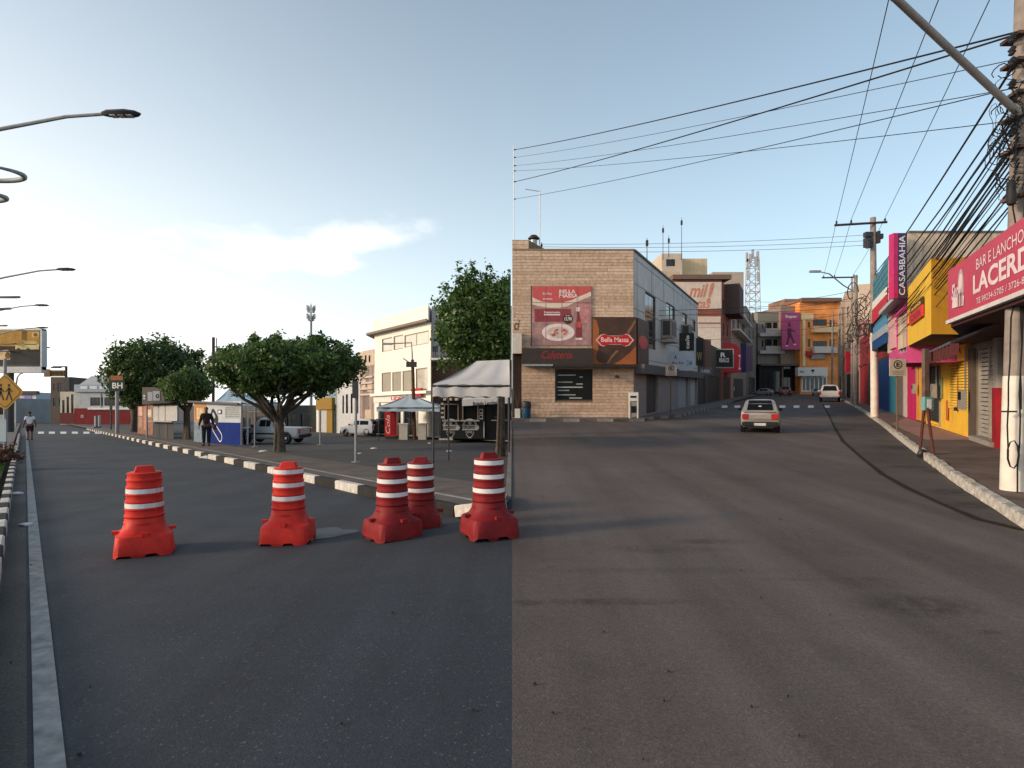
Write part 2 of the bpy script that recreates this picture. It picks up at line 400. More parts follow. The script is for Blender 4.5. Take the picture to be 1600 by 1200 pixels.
ASPH_R = asphalt('asphalt_brown_grey', (.084, .067, .061), (.106, .087, .079), seed=31, spots=SPOTS, grain=.5)
ASPH_LOT = asphalt('asphalt_old_lot', (.042, .043, .045), (.062, .060, .058), seed=11)
ASPH_GUT = asphalt('asphalt_gutter', (.060, .058, .056), (.085, .080, .074), seed=57)
ASPH_OIL = asphalt('asphalt_oily_edge', (.045, .037, .033), (.090, .074, .066), seed=83, spots=SPOTG)
def struct(mb, name, mats, label=None): return props(mb.build(name, mats), label, kind='structure')
def xl(Y): return K_L[0] + SL_L * (Y - K_L[1])
# ruling lines of the left street (plan)
pA, pB = flat(600, 778, LEFT), flat(200, 686, LEFT)
SL_P = (pB[0] - pA[0]) / (pB[1] - pA[1])
def plaza_x(Y): return pA[0] + SL_P * (Y - pA[1])
Y_CORNER = pA[1] - pA[0] / SL_P
qA, qB = flat(-12, 850, LEFT), flat(22, 708, LEFT)
SL_K = (qB[0] - qA[0]) / (qB[1] - qA[1])
def verge_x(Y): return qA[0] + SL_K * (Y - qA[1])
# kerb and building line of the right street
KERB_R = [flat(*p, RIGHT) for p in ((1600, 828), (1555, 797), (1500, 762), (1440, 716), (1402, 686), (1376, 664), (1340, 639), (1322, 629), (1300, 620))]
KERB_R = [(KERB_R[0][0] - 1.3, 3.6), (KERB_R[0][0] - .55, 5.2)] + KERB_R
def kerb_r(Y):
    for a, b in zip(KERB_R, KERB_R[1:]):
        if a[1] <= Y <= b[1]: return lerp(a[0], b[0], (Y - a[1]) / (b[1] - a[1]))
    return KERB_R[-1][0] + .5 * (Y - KERB_R[-1][1]) if Y > KERB_R[-1][1] else KERB_R[0][0]
fA, fB = flat(1565, 709, RIGHT), flat(1413, 655, RIGHT)
SL_F = (fB[0] - fA[0]) / (fB[1] - fA[1])
def front_r(Y): return fA[0] + SL_F * (Y - fA[1])
gA = flat(990, 657, RIGHT)         # corner of the stone-clad building
gB = flat(1120, 629, RIGHT)
SL_G = (gB[0] - gA[0]) / (gB[1] - gA[1])
def front_l(Y): return gA[0] + SL_G * (Y - gA[1])
YB = gA[1]                        # depth of the stone-clad front

def yline(a, b, step):
    n = max(1, int((b - a) / step)); return [lerp(a, b, i / n) for i in range(n + 1)]
mb = MB()
YS = [-30, -5] + yline(0, 12, 1) + [16, 22, 30, 45, 70, 110, 160, 240, 330, 600, 1400]
XS = [-1500, -700, -350, -200, -120, -70, -40, -20, -10, -5, -2, -1, -.5, -.06, 0, 2, 6, 12, 25, 45, 80, 140, 260, 500, 900, 1500]
for j, y in enumerate(YS):
    for x in XS: mb.v.append((x, y, terr(x, y) - .06))
for j in range(len(YS) - 1):
    for i in range(len(XS) - 1):
        a = j * len(XS) + i; mb.f.append((a, a + 1, a + len(XS) + 1, a + len(XS))); mb.m.append(0)
struct(mb, 'ground', M('packed_earth', (.10, .085, .07), .95, var=.3, scale=.6))
# left avenue
mb = MB(); YS = [-8, -3, 0, 2, 3] + yline(4, 9.4, .3) + [10.5, 12, 15, 20, 30, 45, 70, 110, 170, 260]
A = [(min(verge_x(y), -3), y) for y in YS]
m = 44
for X, y in A:
    for j in range(m + 1):
        x = X * (1 - j / m) ** 2.2; mb.v.append((x, y, terr(x, y)))
for i in range(len(A) - 1):
    for j in range(m):
        a = i * (m + 1) + j; mb.f.append((a, a + 1, a + m + 2, a + m + 1)); mb.m.append(0)
struct(mb, 'road', ASPH_L)
# right street
mb = MB(); YS = [-8, 0, 4, 7, 10, 14, 20, 30, 45, 70, 110, 160, 230]
mb.sheet([(0, y) for y in YS], [(kerb_r(max(y, 3.6)) + .3 if y > 3 else 9, y) for y in YS], 1, 14, .0, zf=lambda X, Y: rise(Y, RIGHT) if Y > Y0 else 0)
struct(mb, 'road', ASPH_R)
# lane edge line, gutter and crossings of the left avenue
PAINT = M('road_paint', (.27, .27, .265), .8, var=.35, scale=9, streak=.55, dirt=(.09, .09, .09))
lA, lB = flat(76, 1200, LEFT), flat(44, 720, LEFT); SL_W = (lB[0] - lA[0]) / (lB[1] - lA[1])
def line_x(Y): return lA[0] + SL_W * (Y - lA[1])
mb = MB(); YS = [0.5, 2, 3, 4, 5, 6, 8, 10, 14, 20, 30, 45, 70]
mb.sheet([(line_x(y) - .06, y) for y in YS], [(line_x(y) + .08, y) for y in YS], 1, 1, .009)
struct(mb, 'lane_edge_line', PAINT)
mb = MB(); mb.sheet([(verge_x(y) + .02, y) for y in YS], [(line_x(y) - .09, y) for y in YS], 1, 3, .0045)
struct(mb, 'gutter', ASPH_GUT)
def decal(pix, side, zoff, mat, name, label=None, n=1):
    P = [flat(*p, side) for p in pix]; mb = MB()
    mb.sheet([P[0], P[3]], [P[1], P[2]], 4, 4, zoff)
    return mb
def crossing(rows, side, parent_name, xs, y0, y1, w, zoff=.01, skew=0):
    root = MB(); first = None
    for i, x in enumerate(xs):
        mb = decal([(x - w / 2, y1), (x + w / 2, y1), (x + w / 2 + skew, y0), (x - w / 2 + skew, y0)], side, zoff, None, '')
        o = mb.build('crossing_stripe', M('crossing_paint', (.72, .71, .68), .8, var=.3, scale=3), first)
        if first is None: first = props(o, None, kind='structure')
crossing(None, LEFT, 'crossing', [64, 81, 99, 117, 135, 153], 674.6, 677.8, 9.5)
crossing(None, RIGHT, 'crossing', [1132, 1152, 1222.5, 1244.5, 1267, 1292], 633.6, 637.4, 9)
# damp patch beside the barrels, thin oily streaks on the right road
mb = MB(); c = ground(515, 833); pts = []
for i in range(26):
    a = 2 * math.pi * i / 26; rr = 1 + .22 * math.sin(a * 3 + 1) + .12 * math.sin(a * 5)
    pts.append((c.x + .27 * rr * math.cos(a), c.y + .36 * rr * math.sin(a)))
mb.add([(x, y, terr(x, y) + .005) for x, y in pts], [tuple(range(26))])
struct(mb, 'damp_patch', M('damp_asphalt', (.050, .058, .068), .5, var=.25, scale=8))
# plaza: raised lot, paved strip along its kerb
YS = yline(Y_CORNER + .02, 9.4, .25) + [10, 11, 12.5, 15, 18, 23, 30, 40, 55, 75, 110]
mb = MB(); mb.sheet([(min(plaza_x(y) + .02, -.07), y) for y in YS], [(-.065, y) for y in YS], 1, 24, .13)
struct(mb, 'plaza_lot', ASPH_LOT)
PAVE_B = M('brown_paving', (.115, .098, .085), .9, var=.28, scale=1.4, bump=.3, bscale=30, streak=.2)
mb = MB(); mb.sheet([(min(plaza_x(y) + .17, -.09), y) for y in YS], [(min(plaza_x(y) + 2.7, -.08), y) for y in YS], 1, 10, .135)
struct(mb, 'pavement', PAVE_B)
mb = MB(); mb.sheet([(min(plaza_x(y) + .62, -.09), y) for y in YS[2:]], [(min(plaza_x(y) + .76, -.08), y) for y in YS[2:]], 1, 1, .14)
struct(mb, 'pavement_edging', M('pale_edging', (.30, .28, .26), .9, var=.3, scale=2))
mb = MB()
for y0, y1 in zip(yline(8.6, YB - .3, 1.5), yline(8.6, YB - .3, 1.5)[1:]):
    mb.hexa([(-.10, y0, rise(y0, LEFT)), (-.01, y0, rise(y0, LEFT)), (-.01, y1, rise(y1, LEFT)), (-.10, y1, rise(y1, LEFT)),
             (-.10, y0, rise(y0, RIGHT) + .02), (-.01, y0, rise(y0, RIGHT) + .02), (-.01, y1, rise(y1, RIGHT) + .02), (-.10, y1, rise(y1, RIGHT) + .02)])
o = mb.build('retaining_wall', M('old_concrete', (.16, .15, .14), .9, var=.25, scale=2, streak=.4))
props(o, 'low concrete retaining wall where the plaza meets the higher street', 'wall')
# grass verge and pavement on the far left
YS = [-2, 2, 4, 6, 8, 10, 14, 18, 22]
mb = MB(); mb.sheet([(verge_x(y) - 9, y) for y in YS], [(verge_x(y) - .14, y) for y in YS], 1, 6, .11)
struct(mb, 'verge', M('soil_green', (.035, .05, .018), .95, var=.4, scale=6))
YS2 = [22, 30, 45, 70, 110]
mb = MB(); mb.sheet([(verge_x(y) - 9, y) for y in YS2], [(verge_x(y) - .14, y) for y in YS2], 1, 6, .11)
struct(mb, 'pavement', M('grey_paving', (.14, .13, .125), .9, var=.25, scale=2))
mb = MB(); rg = random.Random(3)
for _ in range(22000):
    y = rg.uniform(.5, 22); x = verge_x(y) - .16 - 2.2 * rg.random() ** 1.3; z = terr(x, y) + .11; h = rg.uniform(.04, .10); a = rg.uniform(0, 6.28)
    dx, dy = .009 * math.cos(a), .009 * math.sin(a); lx, ly = rg.uniform(-.04, .04), rg.uniform(-.04, .04)
    mb.add([(x - dx, y - dy, z), (x + dx, y + dy, z), (x + lx, y + ly, z + h)], [(0, 1, 2)])
GRASS = M('grass_blade', (.055, .115, .022), .8, var=.4, scale=3)
props(mb.build('grass', GRASS), 'short green grass on the verge beside the lamp posts', 'grass', kind='stuff')
# kerbs: every stone on its own
def stone_mesh(key, L_, w, h, mat, ch=.02):
    mb = MB(); x = L_ / 2
    prof = [(-w, 0), (-w, h - ch), (-w + ch, h), (0, h), (0, 0)]
    mb.rings([[(-x, a, b) for a, b in prof], [(x, a, b) for a, b in prof]])
    o = mb.build(key, mat); me = o.data; bpy.data.objects.remove(o); return me
def lay_kerb(pts, L_, meshes, name_parent, mat_bed, zoff=0.0, jit=0.0, flip=False, pattern=None):
    "pts: plan polyline; stones follow it"
    P = [Vector(p) for p in pts]; tot = 0; cum = [0]
    for a, b in zip(P, P[1:]): tot += (b - a).length; cum.append(tot)
    def along(s):
        for i in range(len(P) - 1):
            if s <= cum[i + 1] or i == len(P) - 2: return P[i].lerp(P[i + 1], (s - cum[i]) / (cum[i + 1] - cum[i]))
    mbed = MB(); n = int(tot / L_); rg = random.Random(5)
    A = [along(i * L_) for i in range(n + 1)]
    side = []
    for i, a in enumerate(A):
        t = (A[min(i + 1, n)] - A[max(i - 1, 0)]).normalized(); nr = Vector((-t.y, t.x)) * (-1 if flip else 1); side.append(a + nr * .13)
    mbed.sheet([(a.x, a.y) for a in A], [(b.x, b.y) for b in side], 1, 1, .03 + zoff)
    bed = props(mbed.build(name_parent, mat_bed), None, kind='structure')
    for i in range(n):
        a, b = A[i], A[i + 1]; za, zb = terr(a.x, a.y), terr(b.x, b.y)
        X = Vector((b.x - a.x, b.y - a.y, zb - za)).normalized(); Z = Vector((0, 0, 1)); Yv = Z.cross(X).normalized()
        if flip: X = -X; Yv = -Yv
        Zv = X.cross(Yv); mid = (a + b) / 2
        # kerb profile extends in -y of the stone, so the road face is the y=0 side turned to the road
        Mx = Matrix((( X.x, -Yv.x, Zv.x, mid.x), (X.y, -Yv.y, Zv.y, mid.y), (X.z, -Yv.z, Zv.z, (za + zb) / 2 + zoff + rg.uniform(-jit, jit) * .4), (0, 0, 0, 1)))
        o = bpy.data.objects.new('kerb_stone', meshes[i % len(meshes)] if pattern is None else meshes[pattern(i)]); col.objects.link(o)
        o.parent = bed; o.matrix_world = Mx @ Matrix.Rotation(rg.uniform(-jit, jit), 4, 'Z')
    return bed
KW = M('kerb_white_paint', (.52, .50, .46), .85, var=.3, scale=6, streak=.55, dirt=(.12, .11, .10))
KB = M('kerb_black_paint', (.022, .021, .021), .85, var=.4, scale=6)
KR = M('kerb_rough_white', (.46, .43, .38), .9, var=.5, scale=9, bump=.8, bscale=18, streak=.8, dirt=(.10, .085, .07))
BED = M('kerb_bed', (.12, .115, .11), .95)
pm = [stone_mesh('kerb_white', 1.06, .15, .17, KW), stone_mesh('kerb_black', 1.06, .15, .17, KB)]
lay_kerb([(plaza_x(y), y) for y in (Y_CORNER + .05, 9, 12, 20, 40, 62)], 1.085, pm, 'kerb', BED, jit=.012)
sm = [stone_mesh('verge_kerb_white', .62, .12, .17, KW), stone_mesh('verge_kerb_black', .62, .12, .17, KB)]
lay_kerb([(verge_x(y), y) for y in (1.0, 6, 9, 15, 30, 44)], .64, sm, 'kerb', BED, flip=True)
rm = [stone_mesh('rough_kerb', .56, .17, .17, KR, .05), stone_mesh('rough_kerb', .56, .19, .155, KR, .06), stone_mesh('rough_kerb', .56, .15, .18, KR, .04)]
lay_kerb(KERB_R, .58, rm, 'kerb', BED, jit=.035, flip=True, pattern=lambda i: (i * 7) % 3)
# right pavement with its pink paved stretch
YS = [3.6, 5.2, 6.8, 8, 9, 10, 11.5, 13, 15, 17, 19, 22, 26, 30, 36, 45, 60, 90]
R_PAVE = M('brown_cement', (.135, .10, .085), .92, var=.32, scale=1.3, bump=.3, bscale=24, streak=.35, dirt=(.06, .045, .038))
zr = lambda X, Y: rise(Y, RIGHT)
mb = MB(); mb.sheet([(kerb_r(y) + .17, y) for y in YS], [(front_r(y) + 1.2 if y > 8 else front_r(8) + 1.2, y) for y in YS], 2, 6, .14, zf=zr)
struct(mb, 'pavement', R_PAVE)
P = [flat(*p, RIGHT) for p in ((1392, 668), (1447, 695), (1522, 695), (1415, 657))]
mb = MB(); mb.sheet([P[0], P[1]], [P[3], P[2]], 4, 4, .146, zf=zr)
struct(mb, 'pink_paving', M('pink_cement', (.30, .185, .165), .85, var=.2, scale=2.2, streak=.25))
# dirty gutter strip on the right and its dark joint
joint = [flat(*p, RIGHT) for p in ((1600, 829), (1530, 812), (1470, 788), (1420, 764), (1380, 742), (1345, 715), (1318, 690), (1304, 668), (1293, 645), (1286, 632))]
kk = [flat(*p, RIGHT) for p in ((1600, 828), (1575, 808), (1530, 780), (1490, 752), (1450, 722), (1412, 692), (1384, 670), (1366, 656), (1338, 638), (1318, 628))]
mb = MB(); mb.sheet(joint, kk, 2, 4, .006, zf=zr)
struct(mb, 'gutter', ASPH_OIL)
mb = MB(); nr = []
for i, p in enumerate(joint):
    t = (Vector(joint[min(i + 1, 9)]) - Vector(joint[max(i - 1, 0)])).normalized(); nr.append((p[0] - t.y * .05 * (1 + .5 * math.sin(i * 2.3)), p[1] + t.x * .05))
mb.sheet(nr, [(p[0] + .05, p[1]) for p in joint], 3, 1, .011, zf=zr)
struct(mb, 'road_joint', M('joint_dirt', (.018, .014, .012), .95, var=.4, scale=8))
rg = random.Random(17)
# loose bits on the road: nobody could count them
mb = MB()
for _ in range(45):
    x, y = rg.uniform(5, 1595), 700 + 490 * rg.random() ** 1.3
    p = ground(x, y) if x < 1500 else None
    if p is None or (x < 800 and p.x > plaza_x(p.y)): continue
    s_ = rg.uniform(.004, .012); a = rg.uniform(0, 6); q = [Vector((math.cos(a + k * 1.57) * s_ * rg.uniform(.6, 1.3), math.sin(a + k * 1.57) * s_ * rg.uniform(.6, 1.3), 0)) for k in range(4)]
    mb.add([p + v + Vector((0, 0, .006)) for v in q] + [p + v * .7 + Vector((0, 0, .012 + s_ * .3)) for v in q], [(4, 5, 6, 7), (0, 1, 5, 4), (1, 2, 6, 5), (2, 3, 7, 6), (3, 0, 4, 7)])
props(mb.build('road_grit', M('dead_leaf', (.035, .025, .02), .9, var=.5)), 'dark bits of grit and dead leaf on the asphalt', 'grit', kind='stuff')
# litter on the plaza
PAPER = M('litter_white', (.62, .62, .62), .8)
for i, (x, y, w, lab) in enumerate(((584, 706, .16, 'crumpled white paper on the lot left of the paired barrels'), (562, 715, .11, 'small white cup lying near the thin grey post on the lot'),
        (702, 711, .14, 'white paper scrap on the lot before the black food stand'), (671, 697, .10, 'tiny pale scrap on the lot under the blue canopy'), (333, 716, .5, 'flat white sheet lying against the striped kerb'),
        (412, 711, .2, 'pale rag on the paving left of the umbrella tree trunk'), (26, 773, .14, 'white crushed cup in the gutter beside the grass verge'), (40, 822, .09, 'tiny paper scrap in the gutter left of the lane line'))):
    p = ground(x, y); g = random.Random(i); mb = MB(); z = .135 if (x > 100) and i != 4 else .01
    ring = [[(p.x + w * r_ * g.uniform(.6, 1.1) * math.cos(k * .9), p.y + w * r_ * g.uniform(.5, 1) * math.sin(k * .9), p.z + z + zz) for k in range(7)] for r_, zz in ((.9, .0), (1, .02), (.5, .02 + w * .15))]
    mb.rings(ring); props(mb.build('paper_scrap', PAPER), lab, 'paper', 'scraps of paper')
# ------------------------------------------------------------------ builders used on both sides
GALV = M('galvanised', (.30, .31, .32), .45, .6, var=.2, scale=8)
DARKM = M('dark_metal', (.05, .05, .055), .5, .5)
GREYP = M('grey_post_paint', (.26, .27, .28), .6, .2, var=.2, scale=6, streak=.3)
WHITE = M('white_paint', (.70, .69, .66), .7, var=.1, scale=2, streak=.25, dirt=(.25, .22, .18))
CONC = M('pole_concrete', (.25, .215, .19), .9, var=.3, scale=3, bump=.4, bscale=30, streak=.45, dirt=(.07, .05, .04))
LIME = M('whitewashed_pole', (.66, .62, .55), .9, var=.16, scale=3, streak=.4, dirt=(.28, .20, .15))
RUBBER = M('rubber', (.015, .015, .016), .8)
CABLE = M('cable_black', (.012, .012, .014), .6)
def leaf_mat(key, c, c2, tr=.38):
    if key in MATS: return MATS[key]
    m = bpy.data.materials.new(key); m.use_nodes = True; MATS[key] = m
    N = m.node_tree.nodes; L = m.node_tree.links; b = N['Principled BSDF']; b.inputs['Roughness'].default_value = .42
    g = N.new('ShaderNodeNewGeometry'); cr = N.new('ShaderNodeMix'); cr.data_type = 'RGBA'
    L.new(g.outputs['Random Per Island'], cr.inputs[0]); cr.inputs[6].default_value = (*c, 1); cr.inputs[7].default_value = (*c2, 1)
    L.new(cr.outputs[2], b.inputs['Base Color'])
    t = N.new('ShaderNodeBsdfTranslucent'); L.new(cr.outputs[2], t.inputs[0])
    mx = N.new('ShaderNodeMixShader'); mx.inputs[0].default_value = tr; L.new(b.outputs[0], mx.inputs[1]); L.new(t.outputs[0], mx.inputs[2])
    L.new(mx.outputs[0], N['Material Output'].inputs[0]); return m
BARK = M('bark', (.085, .07, .058), .95, var=.4, scale=7, bump=.8, bscale=22)
def crown_mesh(parent, c, rx, ry, up, dn, n, leaf, mat, seed, clumps=90, xmax=None, cl=.17, shell=.72, flat_bottom=.35):
    rg = np.random.default_rng(seed); c = np.array(c); rx *= .88; up *= .90
    # clump centres on an uneven, pruned dome
    d = rg.normal(size=(clumps, 3)); d /= np.linalg.norm(d, axis=1)[:, None]
    d[:, 2] = np.where(d[:, 2] < 0, d[:, 2] * flat_bottom, d[:, 2])
    rad = shell + (1 - shell) * rg.random(clumps) ** .6
    rad *= 1 + .10 * np.sin(d[:, 0] * 5 + seed) + .08 * np.sin(d[:, 1] * 7 + 2 * seed)
    cen = d * rad[:, None] * np.array([rx, ry, 1]); cen[:, 2] *= np.where(cen[:, 2] > 0, up, dn)
    size = cl * (rx + up) * .5 * (.7 + .8 * rg.random(clumps))
    k = rg.integers(0, clumps, n); off = rg.normal(size=(n, 3)); off /= np.linalg.norm(off, axis=1)[:, None]
    off *= (rg.random(n) ** .45)[:, None] * size[k][:, None] * np.array([1.15, 1.15, .85])
    p = cen[k] + off
    m = int(n * .34)                       # a loose inner fill
    q = rg.normal(size=(m, 3)); q /= np.linalg.norm(q, axis=1)[:, None]; q *= (rg.random(m) ** .33)[:, None] * .97
    q[:, 2] = np.where(q[:, 2] < 0, q[:, 2] * flat_bottom, q[:, 2]); q *= np.array([rx, ry, 1]); q[:, 2] *= np.where(q[:, 2] > 0, up, dn); p[:m] = q
    # stray shoots poking out of the pruned outline
    ns = int(n * .045); kk = np.argsort(-cen[:, 2] + rg.random(clumps) * up)[:40]; top = cen[kk] * 1.06
    j = rg.integers(0, min(40, clumps), ns); p[m:m + ns] = top[j] + np.array([0, 0, 1]) * (rg.random(ns) * .22 * up * (.4 + .9 * np.abs(np.sin(j * 1.7))))[:, None] + rg.normal(size=(ns, 3)) * leaf * .7
    w = p + c
    if xmax is not None:
        over = w[:, 0] > xmax; w[over, 0] = xmax - rg.random(over.sum()) ** 1.5 * rx * .5
    out = p / np.array([rx, ry, max(up, .1)]); out /= np.linalg.norm(out, axis=1)[:, None] + 1e-6
    nrm = out * .7 + rg.normal(size=(n, 3)) * .75 + np.array([0, 0, .25]); nrm /= np.linalg.norm(nrm, axis=1)[:, None]
    a = np.cross(nrm, rg.normal(size=(n, 3))); a /= np.linalg.norm(a, axis=1)[:, None] + 1e-6; b = np.cross(nrm, a)
    L_ = (leaf * (.65 + .95 * rg.random(n) ** 1.4))[:, None]
    V = np.empty((n, 4, 3)); V[:, 0] = w - a * L_ * .55; V[:, 1] = w + b * L_ * .30 - nrm * L_ * .05; V[:, 2] = w + a * L_ * .55; V[:, 3] = w - b * L_ * .30 - nrm * L_ * .05
    if xmax is not None: V[:, :, 0] = np.minimum(V[:, :, 0], xmax)
    off_ = origin(parent); V -= np.array([off_.x, off_.y, off_.z])
    me = bpy.data.meshes.new('crown'); me.vertices.add(4 * n); me.vertices.foreach_set('co', V.reshape(-1))
    me.loops.add(4 * n); me.loops.foreach_set('vertex_index', np.arange(4 * n, dtype=np.int32))
    me.polygons.add(n); me.polygons.foreach_set('loop_start', np.arange(0, 4 * n, 4, dtype=np.int32)); me.polygons.foreach_set('loop_total', np.full(n, 4, dtype=np.int32))
    me.materials.append(mat); me.update(calc_edges=True); me.validate()
    o = bpy.data.objects.new('crown', me); col.objects.link(o); o.parent = parent; ROOT[o.name] = off_; return o
def limb(mb, a, b, r0, r1, wob, rg, n=6):
    pts = []; a = Vector(a); b = Vector(b)
    for i in range(n + 1):
        t = i / n; p = a.lerp(b, t); s_ = math.sin(math.pi * t) * wob; pts.append(p + Vector((rg.uniform(-s_, s_), rg.uniform(-s_, s_), rg.uniform(-s_, s_) * .5)))
    mb.tube(pts, [lerp(r0, r1, i / n) for i in range(n + 1)], 8); return pts
def tree(name, label, base, c, rx, ry, up, dn, n, leaf, mat, seed, trunk_r, fork, limbs=9, group=None, xmax=None, **kw):
    t = thing(name, label, 'tree', base, group); rg = random.Random(seed); mb = MB(); b = Vector(base); cc = Vector(c)
    f = b + Vector((rg.uniform(-.06, .06), 0, fork))
    pts = [b + Vector((0, 0, -.05)), b.lerp(f, .12), b.lerp(f, .5) + Vector((.03, 0, 0)), f]
    mb.tube(pts, [trunk_r * 1.5, trunk_r * 1.1, trunk_r * .9, trunk_r], 10)
    for i in range(3):                      # fused aerial-root strands of the trunk
        a = i * 2.1 + seed; o = Vector((math.cos(a), math.sin(a), 0)) * trunk_r * .8
        mb.tube([b + o * 1.3, b.lerp(f, .5) + o, f + o * .7], [trunk_r * .5, trunk_r * .4, trunk_r * .45], 7)
    for i in range(limbs):
        a = 2 * math.pi * i / limbs + rg.uniform(-.2, .2); q = rg.uniform(.5, .85)
        e = cc + Vector((math.cos(a) * rx * q, math.sin(a) * ry * q, rg.uniform(-.2, .25) * dn))
        if xmax is not None: e.x = min(e.x, xmax - .25)
        p = limb(mb, f + Vector((rg.uniform(-.1, .1), rg.uniform(-.1, .1), rg.uniform(-.25, .05))), e, trunk_r * .5, trunk_r * .16, .12 * rx * .35, rg)
        for k in range(2):
            s_ = p[3 + k]; e2 = s_ + Vector((rg.uniform(-.5, .5) * rx * .5, rg.uniform(-.5, .5) * ry * .5, rg.uniform(.25, .6) * up * .7))
            if xmax is not None: e2.x = min(e2.x, xmax - .2)
            limb(mb, s_, e2, trunk_r * .22, trunk_r * .08, .05, rg, 4)
    mb.build('trunk', BARK, t, smooth=60)
    crown_mesh(t, c, rx, ry, up, dn, n, leaf, mat, seed, xmax=xmax, **kw); return t
# ---- cars: lofted body, glazed greenhouse, wheels
CARGLASS = M('car_glass', (.008, .009, .010), .22, spec=.12, var=.2, scale=1)
TYRE = M('tyre', (.018, .018, .019), .85); RIM = M('wheel_rim', (.42, .43, .44), .35, .7)
TRIM = M('black_plastic', (.02, .02, .021), .6); TAIL = M('tail_light_red', (.42, .02, .015), .2, var=.05); HEAD = M('headlight', (.65, .66, .66), .12, var=.05)
PLATE = M('number_plate', (.55, .55, .54), .5)
def car(name, label, st, glassp, wheels, wr, paint, loc, heading, group=None, extra=None, scale=(1, 1, 1)):
    """st: stations rear to front (x, zbottom, zbelt, ztop, halfwidth, halfwidth_top); glassp: (kind, i, j) panes over stations i..j"""
    t = thing(name, label, 'car', (0, 0, 0), group); mb = MB(); rings = []
    def half(s_):
        x, zb, zl, zt, w, wt = s_; zm = lerp(zb, zl, .55)
        return [(x, w * .86, zb), (x, w * .985, zb + .10), (x, w, zm), (x, w * .965, zl), (x, lerp(w * .965, wt, .88), lerp(zl, zt, .86) if zt - zl > .05 else zl + (zt - zl) * .5), (x, wt * .86, zt), (x, wt * .4, zt + .018)]
    for s_ in st:
        h = half(s_); rings.append(h + [(p[0], -p[1], p[2]) for p in reversed(h)])
    mb.rings(rings); body = fix_normals(mb.build('body', paint, t, smooth=35))
    H = [half(s_) for s_ in st]
    def patch(a, b, c, d, ins=(.06, .06), off=.008, sign=1):
        a, b, c, d = map(Vector, (a, b, c, d)); n = (b - a).cross(d - a).normalized()
        def q(u, v): return a.lerp(b, u).lerp(d.lerp(c, u), v)
        pts = [q(ins[0], ins[1]), q(1 - ins[0], ins[1]), q(1 - ins[0], 1 - ins[1]), q(ins[0], 1 - ins[1])]
        return pts, n
    for kind, i, j in glassp:
        g = MB()
        for sgn in ((1, -1) if kind == 'side' else (1,)):
            if kind == 'side':
                a, b, c, d = H[i][3], H[j][3], H[j][4], H[i][4]
                f = lambda p: Vector((p[0], p[1] * sgn, p[2])); pts, n = patch(f(a), f(b), f(c), f(d), (.05, .12)); n = n if n.y * sgn > 0 else -n
                g2 = MB(); g2.hexa([p for p in pts] + [p + n * .012 for p in pts]); fix_normals(g2.build('side_window', CARGLASS, t))
            else:
                lo, hi = (H[i][5], H[j][5]); a = (lo[0], lo[1], lo[2]); b = (lo[0], -lo[1], lo[2]); c = (hi[0], -hi[1], hi[2]); d = (hi[0], hi[1], hi[2])
                pts, n = patch(a, b, c, d, (.05, .04)); n = n if n.z > 0 else -n
                g.hexa([p + n * .012 for p in pts] + [p + n * .03 for p in pts]); fix_normals(g.build('windscreen' if kind == 'front' else 'rear_window', CARGLASS, t))
    W = max(s_[4] for s_ in st)
    for wx in wheels:
        for sg in (1, -1):
            w = MB(); ang = [2 * math.pi * k / 22 for k in range(22)]
            def ring(r, y): return [(wx + r * math.cos(a), sg * y, wr + r * math.sin(a)) for a in ang]
            w.rings([ring(wr * .62, W - .015), ring(wr * .95, W - .005), ring(wr, W - .04), ring(wr, W - .19), ring(wr * .9, W - .2)])
            wo = fix_normals(w.build('wheel', TYRE, t, smooth=40))
            r_ = MB(); r_.rings([ring(wr * .64, W - .02), ring(wr * .60, W + .0), ring(wr * .5, W - .03), ring(wr * .16, W - .01)]); fix_normals(r_.build('rim', RIM, wo, smooth=30))
            a_ = MB(); half_ = [math.pi * k / 12 for k in range(13)]
            for k in range(12):
                p = lambda r, y, a: (wx + r * math.cos(a), sg * y, wr + r * math.sin(a))
                a_.hexa([p(wr * 1.03, W - .16, half_[k]), p(wr * 1.2, W - .16, half_[k]), p(wr * 1.2, W - .16, half_[k + 1]), p(wr * 1.03, W - .16, half_[k + 1]),
                         p(wr * 1.03, W + .006, half_[k]), p(wr * 1.2, W + .006, half_[k]), p(wr * 1.2, W + .006, half_[k + 1]), p(wr * 1.03, W + .006, half_[k + 1])])
            fix_normals(a_.build('wheel_arch', TRIM, t))
    def bx(nm, x0, x1, y0, y1, z0, z1, m):
        b_ = MB(); b_.box(x0, x1, y0, y1, z0, z1); o = b_.build(nm, m, t)
        md = o.modifiers.new('bevel', 'BEVEL'); md.width = min(abs(x1 - x0), abs(y1 - y0), abs(z1 - z0)) * .3; md.segments = 2; return o
    if extra: extra(t, bx, W)
    t.location = loc; t.rotation_euler = (0, 0, heading); t.scale = scale; return t
